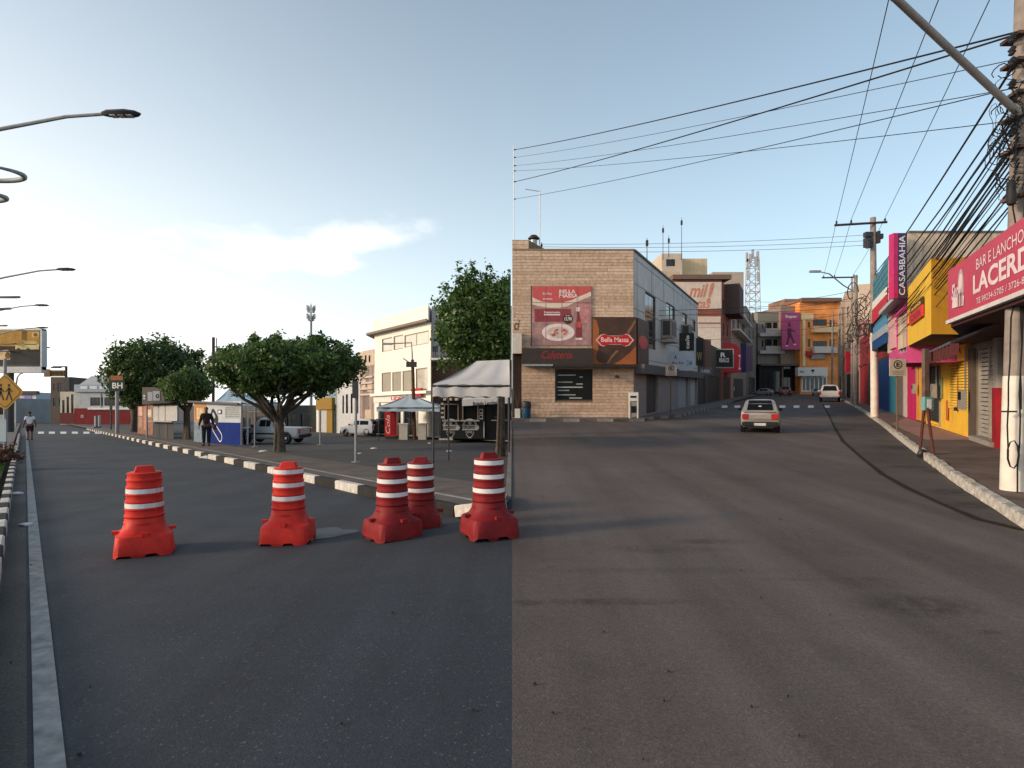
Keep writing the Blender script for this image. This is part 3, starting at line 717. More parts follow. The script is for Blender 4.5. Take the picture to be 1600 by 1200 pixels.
# ---- people: one skinned body, clothes and hair as children
SKIN = M('skin_brown', (.14, .07, .045), .6, var=.08)
def skinned(name, verts, edges, radii, mat, parent, root=0, sub=2):
    me = bpy.data.meshes.new(name); me.from_pydata(verts, edges, []); o = bpy.data.objects.new(name, me); col.objects.link(o); o.parent = parent; ROOT[o.name] = origin(parent)
    md = o.modifiers.new('skin', 'SKIN'); md.use_smooth_shade = True
    if not me.skin_vertices: me.skin_vertices.new() if hasattr(me.skin_vertices, 'new') else None
    for i, r_ in enumerate(radii):
        rr = r_ if isinstance(r_, tuple) else (r_, r_); me.skin_vertices[0].data[i].radius = rr; me.skin_vertices[0].data[i].use_root = (i == root)
    s_ = o.modifiers.new('sub', 'SUBSURF'); s_.levels = sub; s_.render_levels = sub
    me.materials.append(mat); return o
def person(label, loc, heading, top, bottom, hair, shoe, stride=.0, long_sleeve=False, shorts=False, arm=.08, carry=None):
    """local frame: faces +y, height about 1.75"""
    t = thing('person', label, 'person', (0, 0, 0)); v = []; e = []; r = []
    def add(p, rad, link=None):
        v.append(p); r.append(rad); i = len(v) - 1
        if link is not None: e.append((link, i))
        return i
    pel = add((0, 0, .95), (.15, .11)); ab = add((0, .01, 1.12), (.135, .10), pel); ch = add((0, .0, 1.32), (.165, .11), ab); nk0 = add((0, -.005, 1.45), .075, ch); nk = add((0, .01, 1.53), .055, nk0)
    hd = add((0, .02, 1.62), (.075, .088), nk); ht = add((0, .015, 1.71), (.07, .08), hd); add((0, .015, 1.755), .03, ht); add((0, .115, 1.635), .014, hd)
    ends = {}
    for sg in (-1, 1):
        sh = add((sg * .17, 0, 1.42), .068, ch); el = add((sg * (.23 + arm * .3), -.03 - sg * stride * .3, 1.14), .043, sh); wr = add((sg * (.22 + arm), .06 - sg * stride * .5, .90), .028, el)
        pm = add((sg * (.22 + arm), .08 - sg * stride * .5, .83), (.020, .038), wr)
        for k in range(4):
            f1 = add((sg * (.22 + arm), .055 + k * .019 - sg * stride * .5, .785 - (.0, .012, .010, -.004)[k]), .009, pm); add((sg * (.21 + arm), .062 + k * .019 - sg * stride * .5, .745 - (.0, .014, .010, -.008)[k]), .008, f1)
        th = add((sg * (.20 + arm), .125 - sg * stride * .5, .82), .010, pm); add((sg * (.195 + arm), .137 - sg * stride * .5, .785), .009, th)
        hp = add((sg * .095, 0, .90), .095, pel); kn = add((sg * .10, .03 + sg * stride * .5, .49), .062, hp); an = add((sg * .10, sg * stride - .02, .09), .04, kn); add((sg * .115, sg * stride + .14, .04), (.045, .032), an)
        ends[sg] = (hp, kn, an)
    skinned('body', v, e, r, SKIN, t)
    # shirt
    sv = [(0, 0, .93), (0, .01, 1.12), (0, 0, 1.32), (0, 0, 1.44)]; se = [(0, 1), (1, 2), (2, 3)]; sr = [(.172, .135), (.155, .12), (.182, .13), (.10, .09)]
    for sg in (-1, 1):
        n = len(sv); sv.append((sg * .18, 0, 1.415)); se.append((2, n)); sr.append(.088); sv.append((sg * (.215), -.02 - sg * stride * .2, 1.24)); se.append((n, n + 1)); sr.append(.072)
        if long_sleeve: sv += [(sg * (.23 + arm * .3), -.03 - sg * stride * .3, 1.14), (sg * (.22 + arm), .05 - sg * stride * .5, .93)]; se += [(n + 1, n + 2), (n + 2, n + 3)]; sr += [.06, .045]
    skinned('shirt', sv, se, sr, top, t)
    pv = [(0, 0, .97)]; pe = []; pr = [(.168, .13)]
    for sg in (-1, 1):
        n = len(pv); pv.append((sg * .098, 0, .86)); pe.append((0, n)); pr.append(.115); pv.append((sg * .10, .03 + sg * stride * .5, .50)); pe.append((n, n + 1)); pr.append(.092)
        if not shorts: pv.append((sg * .10, sg * stride - .02, .11)); pe.append((n + 1, n + 2)); pr.append(.068)
    skinned('shorts' if shorts else 'trousers', pv, pe, pr, bottom, t)
    for sg in (-1, 1): skinned('shoe', [(sg * .10, sg * stride - .05, .05), (sg * .112, sg * stride + .06, .05), (sg * .118, sg * stride + .17, .035)], [(0, 1), (1, 2)], [.052, .052, (.05, .035)], shoe, t)
    skinned('hair', [(0, -.02, 1.64), (0, 0, 1.72), (0, .02, 1.77)], [(0, 1), (1, 2)], [(.085, .085), (.09, .095), (.045, .05)], hair, t)
    if carry: carry(t)
    t.location = loc; t.rotation_euler = (0, 0, heading); return t
def cable(name, pts, r, label, group, sag=0.0, n=14, mat=None, cat='cable'):
    "a cable through 3-D points; each span hangs a little"
    P = [Vector(p) for p in pts]; out = []
    for a, b in zip(P, P[1:]):
        for i in range(n):
            t = i / n; out.append(a.lerp(b, t) - Vector((0, 0, 4 * sag * t * (1 - t))))
    out.append(P[-1]); mb = MB(); mb.tube(out, r, 5); return props(mb.build(name, mat or CABLE), label, cat, group)
# ================================================================== LEFT: the avenue and the plaza
# ---- traffic barrels
RED1 = M('barrel_bright_red', (.56, .026, .017), .55, var=.25, scale=8, streak=.5, dirt=(.24, .02, .018), scuff=(.30, .05, .04))
RED2 = M('barrel_dark_red', (.20, .011, .013), .6, var=.3, scale=7, streak=.55, dirt=(.075, .015, .015), scuff=(.085, .03, .03))
def band_mat(key, wear):
    m = M(key, (.66, .66, .66), .35, var=.1, scale=6, streak=wear, dirt=(.35, .03, .025)); return m
def barrel(label, x, y, rot, red, bands, wear, h=.95, lean=(0, 0)):
    p = ground(x, y); t = thing('traffic_barrel', label, 'barrel', (0, 0, 0), 'red plastic traffic barrels across the avenue'); n = 48
    def ring(z, r, ex, notch=False, asym=0.0):
        out = []
        for k in range(n):
            a = 2 * math.pi * (k + .5) / n; c, s_ = math.cos(a), math.sin(a)
            q = r / ((abs(c) ** ex + abs(s_) ** ex) ** (1 / ex)); zz = z
            if notch and (k // 3) % 2 == 0: zz = z + .035
            out.append((q * c + asym * max(0, c) * 0, q * s_, zz))
        return out
    mb = MB()
    mb.rings([ring(0, .285, 7, True), ring(.05, .283, 7, False), ring(.052, .283, 8), ring(.205, .268, 8), ring(.222, .260, 7), ring(.232, .245, 5), ring(.262, .216, 3.0), ring(.325, .192, 2.3),
              ring(.345, .198, 2), ring(.36, .189, 2), ring(.395, .187, 2)], cap1=False)
    z = .395; prof = []
    for k in range(6):                        # ribbed column
        zc = .395 + k * .078; r0 = lerp(.187, .163, k / 6); r1 = lerp(.187, .163, (k + 1) / 6)
        prof += [ring(zc + .004, r0, 2), ring(zc + .012, r0 + .006, 2), ring(zc + .024, r0 + .006, 2), ring(zc + .032, r0 - .003, 2), ring(zc + .070, r1 - .003, 2)]
    prof += [ring(.868, .166, 2), ring(.876, .166, 2), ring(.882, .155, 2)]
    mb.rings(prof, cap0=False); mb.build('body', red, t, smooth=32)
    tb = MB(); tb.hexa([(-.105, -.05, .87), (.105, -.05, .87), (.105, .05, .87), (-.105, .05, .87), (-.08, -.032, h), (.08, -.032, h), (.08, .032, h), (-.08, .032, h)])
    o = tb.build('handle', red, t); md = o.modifiers.new('bevel', 'BEVEL'); md.width = .012; md.segments = 2
    for k in bands:
        zc = .395 + k * .078 + .030; bm_ = MB(); r0 = lerp(.187, .163, (k + .5) / 6)
        bm_.rings([ring(zc + .001, r0 + .001, 2), ring(zc + .001, r0 + .005, 2), ring(zc + .050, r0 + .004, 2), ring(zc + .050, r0, 2)], cap0=False, cap1=False)
        bm_.build('reflective_band', band_mat('band_worn_%d' % int(wear * 100), wear), t, smooth=30)
    for sx, sy in ((1, 0), (-1, 0), (0, 1), (0, -1)):   # lugs by which the bases lock
        lg = MB(); cx, cy = sx * .27, sy * .27; a, b = (.012, .05) if sx else (.05, .012)
        lg.box(cx - a - abs(sx) * .006, cx + a + abs(sx) * .02, cy - b, cy + b, .20, .245) if False else lg.box(cx - .03, cx + .03, cy - .03, cy + .03, .225, .262); lg.build('lug', red, t)
    t.location = p; t.rotation_euler = (R(lean[0]), R(lean[1]), R(rot)); t.scale = (1, 1, 1); return t
barrel('bright red barrel with two scuffed white bands, alone at the left', 226, 862, 33, RED1, (1, 3), .85)
barrel('bright red barrel with three worn white bands beside the damp patch', 451, 845, 8, RED1, (1, 3, 5), .55)
barrel('dark red barrel with three clean bands, front one of the close pair', 613, 840, 40, RED2, (1, 3, 5), .18)
barrel('dark red barrel half hidden behind the front one of the pair', 657, 826, 5, RED2, (1, 3, 5), .15)
barrel('dark red barrel with clean bands standing by the corner of the striped kerb', 764, 836, 24, RED2, (1, 3, 5), .2)
# ---- street lamps with hoops, poles mostly beyond the left edge
def lamp(x, y, label, ring=True):
    Y = FPX * (9.0 - EFF[LEFT]) / (650 - y); hx = (x - 800) / FPX * Y; bx_ = hx - 4.2
    base = wpt(bx_, Y, .1, LEFT); t = thing('street_lamp', label, 'street lamp', base, 'street lamps with hoops along the verge')
    b = Vector(base); mb = MB(); mb.tube([b, b + Vector((0, 0, 3)), b + Vector((0, 0, 8.35))], [.11, .09, .065], 12); mb.build('pole', GREYP, t, smooth=40)
    bs = MB(); bs.lathe([(.2, 0), (.2, .03), (.13, .05), (.12, .4)], b, 12); bs.build('base_plate', GREYP, t)
    top = b + Vector((0, 0, 8.3)); a = MB(); a.tube([top, top + Vector((.8, 0, .2)), top + Vector((2.55, 0, .53)), top + Vector((3.55, 0, .60))], [.055, .05, .042, .04], 8); a.build('arm', GREYP, t, smooth=40)
    h = MB(); q = top + Vector((3.45, 0, .60))
    def rr(x_, w, z0, z1): return [(q.x + x_, q.y - w, q.z + (z0 + z1) / 2), (q.x + x_, q.y - w * .7, q.z + z1), (q.x + x_, q.y + w * .7, q.z + z1), (q.x + x_, q.y + w, q.z + (z0 + z1) / 2), (q.x + x_, q.y + w * .7, q.z + z0), (q.x + x_, q.y - w * .7, q.z + z0)]
    h.rings([rr(0, .05, -.03, .04), rr(.15, .11, -.05, .07), rr(.6, .15, -.055, .075), rr(.85, .11, -.04, .05), rr(.95, .03, -.01, .02)]); ho = h.build('lamp_head', DARKM, t, smooth=40)
    for k in range(3):
        l = MB(); l.box(q.x + .22 + k * .2, q.x + .36 + k * .2, q.y - .08, q.y + .08, q.z - .068, q.z - .05); l.build('led_module', M('led_off', (.55, .56, .55), .2), ho)
    if ring:
        for k, (zz, ra) in enumerate(((7.55, 1.16), (6.95, .8))):
            m2 = MB(); pts = []; rad = []
            for i in range(33):
                an = R(-150 + 300 * i / 32); pts.append(b + Vector((ra * math.cos(an), ra * math.sin(an), zz + .18 * ra * math.sin(an) - .10 * i / 32))); rad.append(.022 + .045 * max(0, math.cos(R(-60) + an)) )
            m2.tube(pts, rad, 8); ho2 = m2.build('hoop', GREYP, t, smooth=50)
            m3 = MB(); m3.tube([b + Vector((0, 0, zz)), pts[4]], .015, 6); m3.tube([b + Vector((0, 0, zz)), pts[28]], .015, 6); m3.build('hoop_stay', GREYP, t)
lamp(207, 178, 'nearest street lamp, its long arm highest over the left edge')
lamp(112, 421, 'second street lamp arm down the left edge of the sky')
lamp(72, 477, 'third street lamp arm just above the screen billboard')
lamp(72, 512, 'fourth street lamp arm, tip right above the billboard corner')
lamp(76, 543, 'farthest street lamp arm, tip showing right of the billboard', False)
# ---- billboard
Yb = FPX * EFF[LEFT] / (677 - 650); xb0, xb1 = (-40 - 800) / FPX * Yb, (65.5 - 800) / FPX * Yb
F = Fc(LEFT, (xb0, Yb), (xb1, Yb)); t = thing('billboard', 'large outdoor screen showing a yellow pickup, on a dark post', 'billboard', F.P(F.W * .5, 0, 0))
r = F.rect(-40, 65.5, 514, 578); fr = M('screen_frame', (.42, .43, .44), .4, .4)
panel(F, t, (r[0], r[1], r[2] + .02, r[3]), M('screen_back', (.05, .05, .05), .5), -.5, -.02, 'casing')
g = MB(); g.fbox(F, r[0], r[1], r[2] - .25, r[2] + .28, -.5, .06); g.fbox(F, r[0], r[1], r[3] - .12, r[3] + .04, -.5, .06); g.fbox(F, r[1] - .10, r[1] + .05, r[2] + .28, r[3] - .12, -.5, .06); g.build('frame', fr, t)
def scr(x0, x1, y0, y1, c, key, d=.0, nm='printed_area'):
    q = F.rect(x0, x1, y0, y1); mb = MB(); mb.fbox(F, *q, -.01 + d, .006 + d); return mb.build(nm, M(key, c, .7, var=.3, scale=1.2), s_)
s_ = panel(F, t, F.rect(-36, 62, 516, 569), M('screen_dark', (.030, .030, .026), .3), -.02, .0, 'screen')
scr(-36, 62, 516, 541, (.40, .22, .045), 'screen_ochre'); scr(34, 42, 516, 531, (.16, .09, .025), 'screen_brown', .004); scr(-36, 62, 541, 549, (.045, .022, .016), 'screen_dark_red')
scr(24, 61, 538, 546, (.62, .50, .24), 'screen_pickup', .006, 'printed_pickup'); scr(38, 58, 533, 539, (.50, .38, .16), 'screen_pickup_cab', .006, 'printed_pickup_cab')
for xc in (29, 44): blob(F, s_, [F.px(xc + 3.2 * math.cos(a * .52), 547 + 3.2 * math.sin(a * .52)) for a in range(12)][::-1], TRIM, .016, 'printed_wheel')
scr(-36, 16, 549, 562, (.62, .48, .27), 'screen_plate', .006, 'printed_badge'); blob(F, s_, [F.px(12 + 4 * math.cos(a * .42), 555.5 + 5 * math.sin(a * .42)) for a in range(15)][::-1], M('screen_brown', (.16, .09, .025)), .018, 'printed_ring')
scr(50, 61, 519, 527, (.55, .40, .15), 'screen_pickup_cab', .006, 'printed_badge'); blob(F, s_, [F.px(55.5 + 3 * math.cos(a * .42), 523 + 3 * math.sin(a * .42)) for a in range(15)][::-1], M('screen_brown', (.16, .09, .025)), .018, 'printed_ring')
pb = F.P(*F.px(12, 677)[:1], 0, -.25); mb = MB(); mb.tube([pb, pb + Vector((0, 0, F.px(12, 577)[1]))], .27, 14); mb.build('post', M('post_dark', (.055, .06, .065), .6), t, smooth=40)
# ---- pedestrian warning sign
p = ground(8, 724); t = thing('pedestrian_sign', 'yellow diamond sign with two walking figures on a grey post', 'road sign', p)
mb = MB(); mb.tube([p, p + Vector((0, 0, at(8, 560, p.y, LEFT).z - p.z))], .045, 10); mb.build('post', GREYP, t, smooth=40)
F = Fc(LEFT, (p.x - .6, p.y - .07), (p.x + .6, p.y - .07)); uc, vc = F.px(8, 612.5)
YEL = M('sign_yellow', (.36, .19, .02), .5, var=.12, scale=4)
hw = .56; rd = []
for a in range(4):
    for k in (-1, 0, 1):
        an = R(90 * a + k * 9); q = hw * (1 if k == 0 else .93); rd.append((uc + q * math.cos(an), vc + q * math.sin(an)))
blob(F, t, rd, YEL, -.02, 'plate', .02); rd2 = [(uc + (u - uc) * .88, vc + (v - vc) * .88) for u, v in rd]
blob(F, t, rd2, M('sign_black', (.03, .022, .012), .6), .001, 'border', .002); blob(F, t, [(uc + (u - uc) * .84, vc + (v - vc) * .84) for u, v in rd], YEL, .004, 'plate_face', .002)
for k, dx in enumerate((-.13, .13)):
    c = uc + dx; f = MB()
    def st(a, b, w):
        a = Vector((c + a[0], vc + a[1])); b = Vector((c + b[0], vc + b[1])); n_ = (b - a).normalized(); n_ = Vector((-n_.y, n_.x)) * w
        f.add([F.P(q.x, q.y, .009) for q in (a - n_, b - n_, b + n_, a + n_)], [(0, 1, 2, 3)])
    st((0, -.02), (.0, .14), .04); st((0, 0), (.09, -.26), .026); st((0, 0), (-.09, -.26), .026); st((0, .12), (.11, -.0), .018); st((0, .12), (-.11, 0), .018)
    f.add([F.P(c + .045 * math.cos(a * .6), vc + .21 + .05 * math.sin(a * .6), .009) for a in range(11)], [tuple(range(11))]); f.build('walking_figure', M('sign_black', (.03, .022, .012)), t)
q = F.rect(-4, 9, 655, 690); panel(F, t, (q[0] - .1, q[1], q[2], q[3]), M('pale_blue_panel', (.30, .38, .42), .6), -.04, -.012, 'lower_panel')
# ---- signal on a curved mast
p = ground(25.5, 668); t = thing('traffic_signal', 'ochre traffic signal hanging from a curved mast arm over the avenue', 'traffic signal', p)
top = at(25.5, 590, p.y, LEFT); mb = MB(); pts = [p, at(25.5, 600, p.y, LEFT), at(27, 590, p.y, LEFT), at(31, 584.5, p.y, LEFT), at(38, 582, p.y, LEFT), at(72, 582.5, p.y, LEFT)]
mb.tube(pts, [.11, .1, .09, .08, .08, .06], 10); mb.build('mast', GREYP, t, smooth=50)
F = Fc(LEFT, (at(70, 580, p.y, LEFT).x, p.y), (at(101, 580, p.y, LEFT).x, p.y)); hd = panel(F, t, F.rect(72, 101, 578.5, 588), M('signal_ochre', (.17, .10, .03), .6), -.3, .12, 'signal_head')
panel(F, t, F.rect(70.5, 80, 577, 589), M('signal_ochre', (.17, .10, .03), .6), .12, .2, 'end_cap')
for xx in (82, 89, 96): blob(F, hd, [F.px(xx + 3 * math.cos(a * .5), 583 + 3 * math.sin(a * .5)) for a in range(12)][::-1], TRIM, .121, 'lens', .05)
# ---- dark street pole with its lamp in front of the corner building
p = ground(103, 663); t = thing('utility_pole', 'dark pole with short lamp arm and white base, far down the avenue', 'pole', p)
mb = MB(); mb.tube([at(103, 653, p.y, LEFT), at(103.5, 572, p.y, LEFT)], [.26, .20], 10); mb.build('pole', M('pole_dark', (.045, .04, .04), .8), t, smooth=40)
mb = MB(); mb.tube([p, at(103, 648, p.y, LEFT)], [.3, .28], 10); mb.build('white_base', LIME, t, smooth=40)
mb = MB(); mb.tube([at(103, 573, p.y, LEFT), at(83, 573, p.y, LEFT)], .12, 8); mb.build('arm', M('pole_dark', (.045, .04, .04)), t)
mb = MB(); a = at(83, 573.5, p.y, LEFT); mb.box(a.x - .2, a.x + 1.3, a.y - .3, a.y + .3, a.z - .2, a.z + .05); mb.build('lamp_head', M('pole_dark', (.045, .04, .04)), t)
mb = MB(); a = at(103.5, 600, p.y, LEFT); mb.box(a.x - .1, a.x + .9, a.y - .5, a.y + .3, a.z - 1.2, a.z + 1.2); mb.build('transformer', DARKM, t)
# ---- buildings that close the avenue
def simple(name, label, side, x0, x1, ytop, Y, depth, mat, wins=(), group=None, sidem=None, ybase=None, frame=None, gm=None, cat='building'):
    F = Fc(side, ((x0 - 800) / FPX * Y, Y), ((x1 - 800) / FPX * Y, Y)); t = thing(name, label, cat, F.base(), group); v1 = F.px((x0 + x1) / 2, ytop)[1]
    rs = [F.rect(w[0], w[1], w[2], w[3]) for w in wins]; wall(F, t, mat, 0, F.W, -.3, v1, depth, rs, mat_side=sidem)
    for w, r_ in zip(wins, rs): window(F, t, r_, w[4] if len(w) > 4 else 1, w[5] if len(w) > 5 else 1, frame, gm, fw=max(.05, .0006 * Y))
    return t, F
Yc = FPX * EFF[LEFT] / (664 - 650)
GREYW = M('grey_white_wall', (.40, .41, .42), .8, streak=.3, scale=1); REDW = M('red_oxide_wall', (.17, .015, .018), .8, streak=.25, scale=1); DKW = M('dark_brown_wall', (.10, .085, .075), .9, streak=.3, scale=.6)
CREAM = M('cream_wall', (.50, .45, .37), .85, streak=.35, scale=.6); STEEL = M('blue_grey_roof', (.26, .31, .36), .5, .3, streak=.2)
t, F = simple('corner_shop', 'white and red two-storey shop closing the avenue, blue-grey roof', LEFT, 117, 205, 613, Yc, 14, GREYW, [(141, 161, 621, 634, 3, 1), (163, 183, 621, 634, 3, 1), (186, 197, 621, 634, 2, 1)])
panel(F, t, F.rect(116.5, 142, 638, 663.5), REDW, .01, .12, 'red_plinth'); panel(F, t, F.rect(142.3, 206, 641.5, 663.5), REDW, .01, .35, 'red_gate')
panel(F, t, F.rect(141, 206, 637, 640), WHITE, .01, .6, 'canopy_edge'); panel(F, t, F.rect(118, 206, 601, 612.5), STEEL, -3, .3, 'upper_fascia')
mb = MB(); a0 = at(124, 601, Yc, LEFT); a1 = at(204, 601, Yc, LEFT); zt = at(124, 584, Yc, LEFT).z
mb.hexa([a0, a1, a1 + Vector((0, 12, 0)), a0 + Vector((0, 12, 0)), Vector((a0.x + .5, a0.y + 2, zt - .3)), Vector((a1.x, a1.y + 2, zt)), Vector((a1.x, a1.y + 10, zt)), Vector((a0.x + .5, a0.y + 10, zt - .3))]); mb.build('upper_storey', M('grey_upper', (.34, .36, .38), .6), t)
for k in range(5): panel(F, t, F.rect(128 + k * 15, 139 + k * 15, 603.5, 608), M('pale_sign_strip', (.60, .64, .66), .6), .3, .36, 'sign_strip')
lettering(F, t, 'OI', F.rect(127, 131, 648, 653), WHITE, .13)
simple('grey_block', 'tall grey-brown block behind the dark pole on the avenue', LEFT, 79, 112, 589, Yc * 1.15, 14, DKW, [(83, 88, 600, 610), (90, 98, 598, 612, 2), (83, 88, 622, 634), (92, 98, 622, 634)])
t, F = simple('cream_shop', 'low cream shop with dark doors left of the red and white shop', LEFT, 94, 117, 612, Yc * 1.04, 10, CREAM, [(97, 101, 625, 645), (104, 108, 620, 645), (111, 115, 616, 645)]); panel(F, t, F.rect(94, 117, 645, 662), M('dark_red_base', (.12, .03, .03), .8), .01, .1, 'plinth')
t, F = simple('screen_front', 'pale shopfront with a band of lilac screens at the avenue end', LEFT, 27, 60, 613, Yc * 1.5, 12, M('pale_blue_wall', (.42, .46, .52), .7, streak=.2), [(31, 36, 634, 645), (40, 46, 633, 645), (49, 55, 633, 645)])
panel(F, t, F.rect(26, 61, 611, 616), DKW, -.2, .8, 'eave')
for k, (a, b, c_) in enumerate(((30, 40, (.50, .46, .62)), (41, 51, (.30, .24, .50)), (52, 58, (.55, .55, .66)))): panel(F, t, F.rect(a, b, 618, 628), M('screen_lilac_%d' % k, c_, .4, var=.5, scale=.5), .01, .3, 'screen')
for k, (x0, x1, yt, yy, c_, lab) in enumerate(((61, 72, 622, 1.75, (.10, .10, .09), 'dark low block far down the avenue'), (70, 82, 629, 1.6, (.16, .14, .12), 'brown low block next to the grey block, far down the avenue'), (-10, 24, 622, 1.2, (.34, .36, .37), 'pale block behind the billboard post'), (14, 30, 636, 1.9, (.2, .2, .2), 'small grey block behind the curved mast'))):
    simple('far_block', lab, LEFT, x0, x1, yt, Yc * yy, 12, M('far_wall_%d' % k, c_, .9, streak=.3, scale=.4), [(x0 + 2, x0 + 4.5, yt + 5, yt + 9), (x1 - 5, x1 - 2, yt + 5, yt + 9), (x0 + 2, x1 - 2, yt + 14, 648, 3)])
# shacks and small things at the far end: red carts
for k, (x, lab) in enumerate(((62, 'left one of the red carts far down the avenue'), (69, 'right one of the red carts far down the avenue'))):
    p = ground(x, 660); t = thing('street_cart', lab, 'cart', p, 'red carts at the end of the avenue'); b = MB(); b.box(p.x - .55, p.x + .55, p.y - .4, p.y + .4, p.z + .3, p.z + 1.3); b.build('box', M('cart_red', (.24, .03, .04), .6), t)
    b = MB(); b.box(p.x - .7, p.x + .7, p.y - .6, p.y + .6, p.z + 1.9, p.z + 1.98); b.build('roof', M('cart_roof', (.45, .40, .40), .7), t)
    for sx in (-.5, .5):
        w = MB(); w.lathe([(.05, -.03), (.28, -.03), (.28, .03), (.05, .03)], (0, 0, 0), 14); o = w.build('wheel', RUBBER, t); o.rotation_euler = (0, R(90), 0); o.location = (sx * 1.1, 0, .28)
        w = MB(); w.tube([p + Vector((sx, -.3, 1.3)), p + Vector((sx, -.3, 1.9))], .03, 6); w.build('post', GREYP, t)
# ---- small street furniture near the avenue end
def post_sign(name, label, x, yb, yt, plates, r=.05, mat=None, cat='road sign'):
    p = ground(x, yb); t = thing(name, label, cat, p); mb = MB(); z = at(x, yt, p.y, LEFT).z; mb.tube([p, Vector((p.x, p.y, z))], r, 8); mb.build('post', mat or GREYP, t, smooth=40)
    F = Fc(LEFT, (p.x - 3, p.y - r - .01), (p.x + 3, p.y - r - .01))
    for nm, x0, x1, y0, y1, m_ in plates: panel(F, t, F.rect(x0, x1, y0, y1), m_, -.03, .03, nm)
    return t, F
t, F = post_sign('street_clock', 'dark green panel with white letters and orange top on a grey post', 183, 680, 610, [('display', 171.5, 195, 594.5, 611, M('panel_green_black', (.012, .028, .024), .4)), ('cap', 173, 192, 587, 594, M('panel_orange', (.28, .10, .03), .6))], .13)
lettering(F, t, 'BH', F.rect(176, 192, 598, 607), WHITE, .04, bold=.02); 
post_sign('parking_post', 'thin dark post right of the white crossing stripes', 173.5, 673, 632, [('head', 171.5, 175.5, 631, 640, DARKM)], .07, DARKM, 'post')
p = ground(158, 664); t = thing('twin_lamp', 'slim pale lamp post with two curved arms before the red gate', 'street lamp', p); mb = MB(); mb.tube([p, at(157.5, 586, p.y, LEFT)], [.14, .08], 8); mb.build('pole', GREYP, t, smooth=40)
for sg in (-1, 1): mb = MB(); mb.tube([at(157.5, 587, p.y, LEFT), at(157.5 + sg * 1.5, 579, p.y, LEFT), at(157.5 + sg * 5, 576, p.y, LEFT)], [.08, .07, .1], 6); mb.build('arm', GREYP, t)
p = ground(151, 670); t = thing('ticket_machine', 'dark machine on a round plinth at the start of the striped kerb', 'machine', p); F = Fc(LEFT, (p.x - 1, p.y), (p.x + 1, p.y)); panel(F, t, F.rect(147, 149.4, 650, 668), GREYW, -.3, 0, 'side_panel'); panel(F, t, F.rect(149.6, 152.4, 649, 668), DARKM, -.3, .02, 'body'); panel(F, t, F.rect(152.6, 154.6, 649, 667), GREYW, -.3, 0, 'side_panel'); mb = MB(); mb.lathe([(.55, 0), (.5, .25), (.1, .27)], p, 16); mb.build('plinth', DARKM, t)
# ---- people
person('person in a white vest and dark shorts walking away along the lane line', ground(46.5, 687.5), R(42), M('vest_white', (.62, .63, .65), .9), M('shorts_maroon', (.05, .015, .022), .9), M('hair_black', (.012, .01, .01), .8), M('shoe_black', (.02, .02, .02), .7), stride=.10, shorts=True)
def bag(t):
    b = MB(); b.box(-.42, -.28, .0, .22, .74, .98); o = b.build('bag', M('bag_maroon', (.09, .03, .04), .8), t); md = o.modifiers.new('b', 'BEVEL'); md.width = .04; md.segments = 3
person('person in dark clothes standing on the pavement by the blue kiosk', ground(322.5, 701) + Vector((0, 0, .135)), R(200), M('shirt_dark', (.022, .018, .022), .9), M('trousers_navy', (.018, .02, .03), .9), M('hair_black', (.012, .01, .01)), M('shoe_black', (.02, .02, .02)), stride=.03, long_sleeve=True, carry=bag)
# ---- kiosks along the pavement
def kiosk_frame(x0, yb0, x1, yb1): return Fc(LEFT, flat(x0, yb0, LEFT), flat(x1, yb1, LEFT), back=((x1 - 12 - 800) / FPX, 1))
F = kiosk_frame(303, 694, 377, 700); t = thing('kiosk', 'blue and white kiosk with snowboard drawing and serving hatch', 'kiosk', F.base())
BLUE = M('kiosk_blue', (.004, .020, .15), .7, var=.2, scale=2, streak=.3, dirt=(.012, .02, .06), spec=.08); KWH = M('kiosk_white', (.40, .44, .48), .7, var=.12, scale=2, streak=.25, dirt=(.2, .2, .2))
uS = F.px(323, 690)[0]; hatch = F.rect(352, 375, 636, 654); vb = F.px(340, 660)[1]; vt = F.px(340, 628)[1]
wall(F, t, BLUE, uS, F.W, .13, vb, 2.6, name='lower_wall'); wall(F, t, KWH, uS, F.W, vb + .003, vt, 2.6, [hatch], reveal=.08, name='upper_wall'); wall(F, t, M('kiosk_orange', (.42, .20, .085), .7, streak=.3), 0, uS - .003, vb, vt, 2.6, [F.rect(306, 319, 636, 656)], reveal=.05, name='end_panel'); wall(F, t, M('kiosk_teal', (.14, .20, .24), .7, streak=.4, var=.4), 0, uS - .003, .13, vb - .003, 2.6, name='end_panel_lower')
panel(F, t, F.rect(307, 318.5, 637, 655), M('kiosk_poster', (.50, .38, .20), .7, var=.4, scale=4), -.04, .0, 'poster'); shutter(F, t, (hatch[0], hatch[1], hatch[2], hatch[3]), M('hatch_grey', (.30, .33, .35), .6), 6, d=-.06, name='hatch', split=False)
mb = MB(); v2 = vt; mb.hexa([F.P(-.2, v2 + .02, .25), F.P(F.W + .15, v2 - .18, .25), F.P(F.W + .15, v2 - .18, -2.8), F.P(-.2, v2 + .02, -2.8), F.P(-.2, v2 + .12, .25), F.P(F.W + .15, v2 - .08, .25), F.P(F.W + .15, v2 - .08, -2.8), F.P(-.2, v2 + .12, -2.8)]); mb.build('roof', M('kiosk_roof', (.10, .10, .11), .8), t)
panel(F, t, F.rect(340.5, 347, 640, 647), DARKM, .002, .02, 'notice'); panel(F, t, F.rect(342, 345.5, 641.5, 645.5), WHITE, .02, .03, 'notice_print')
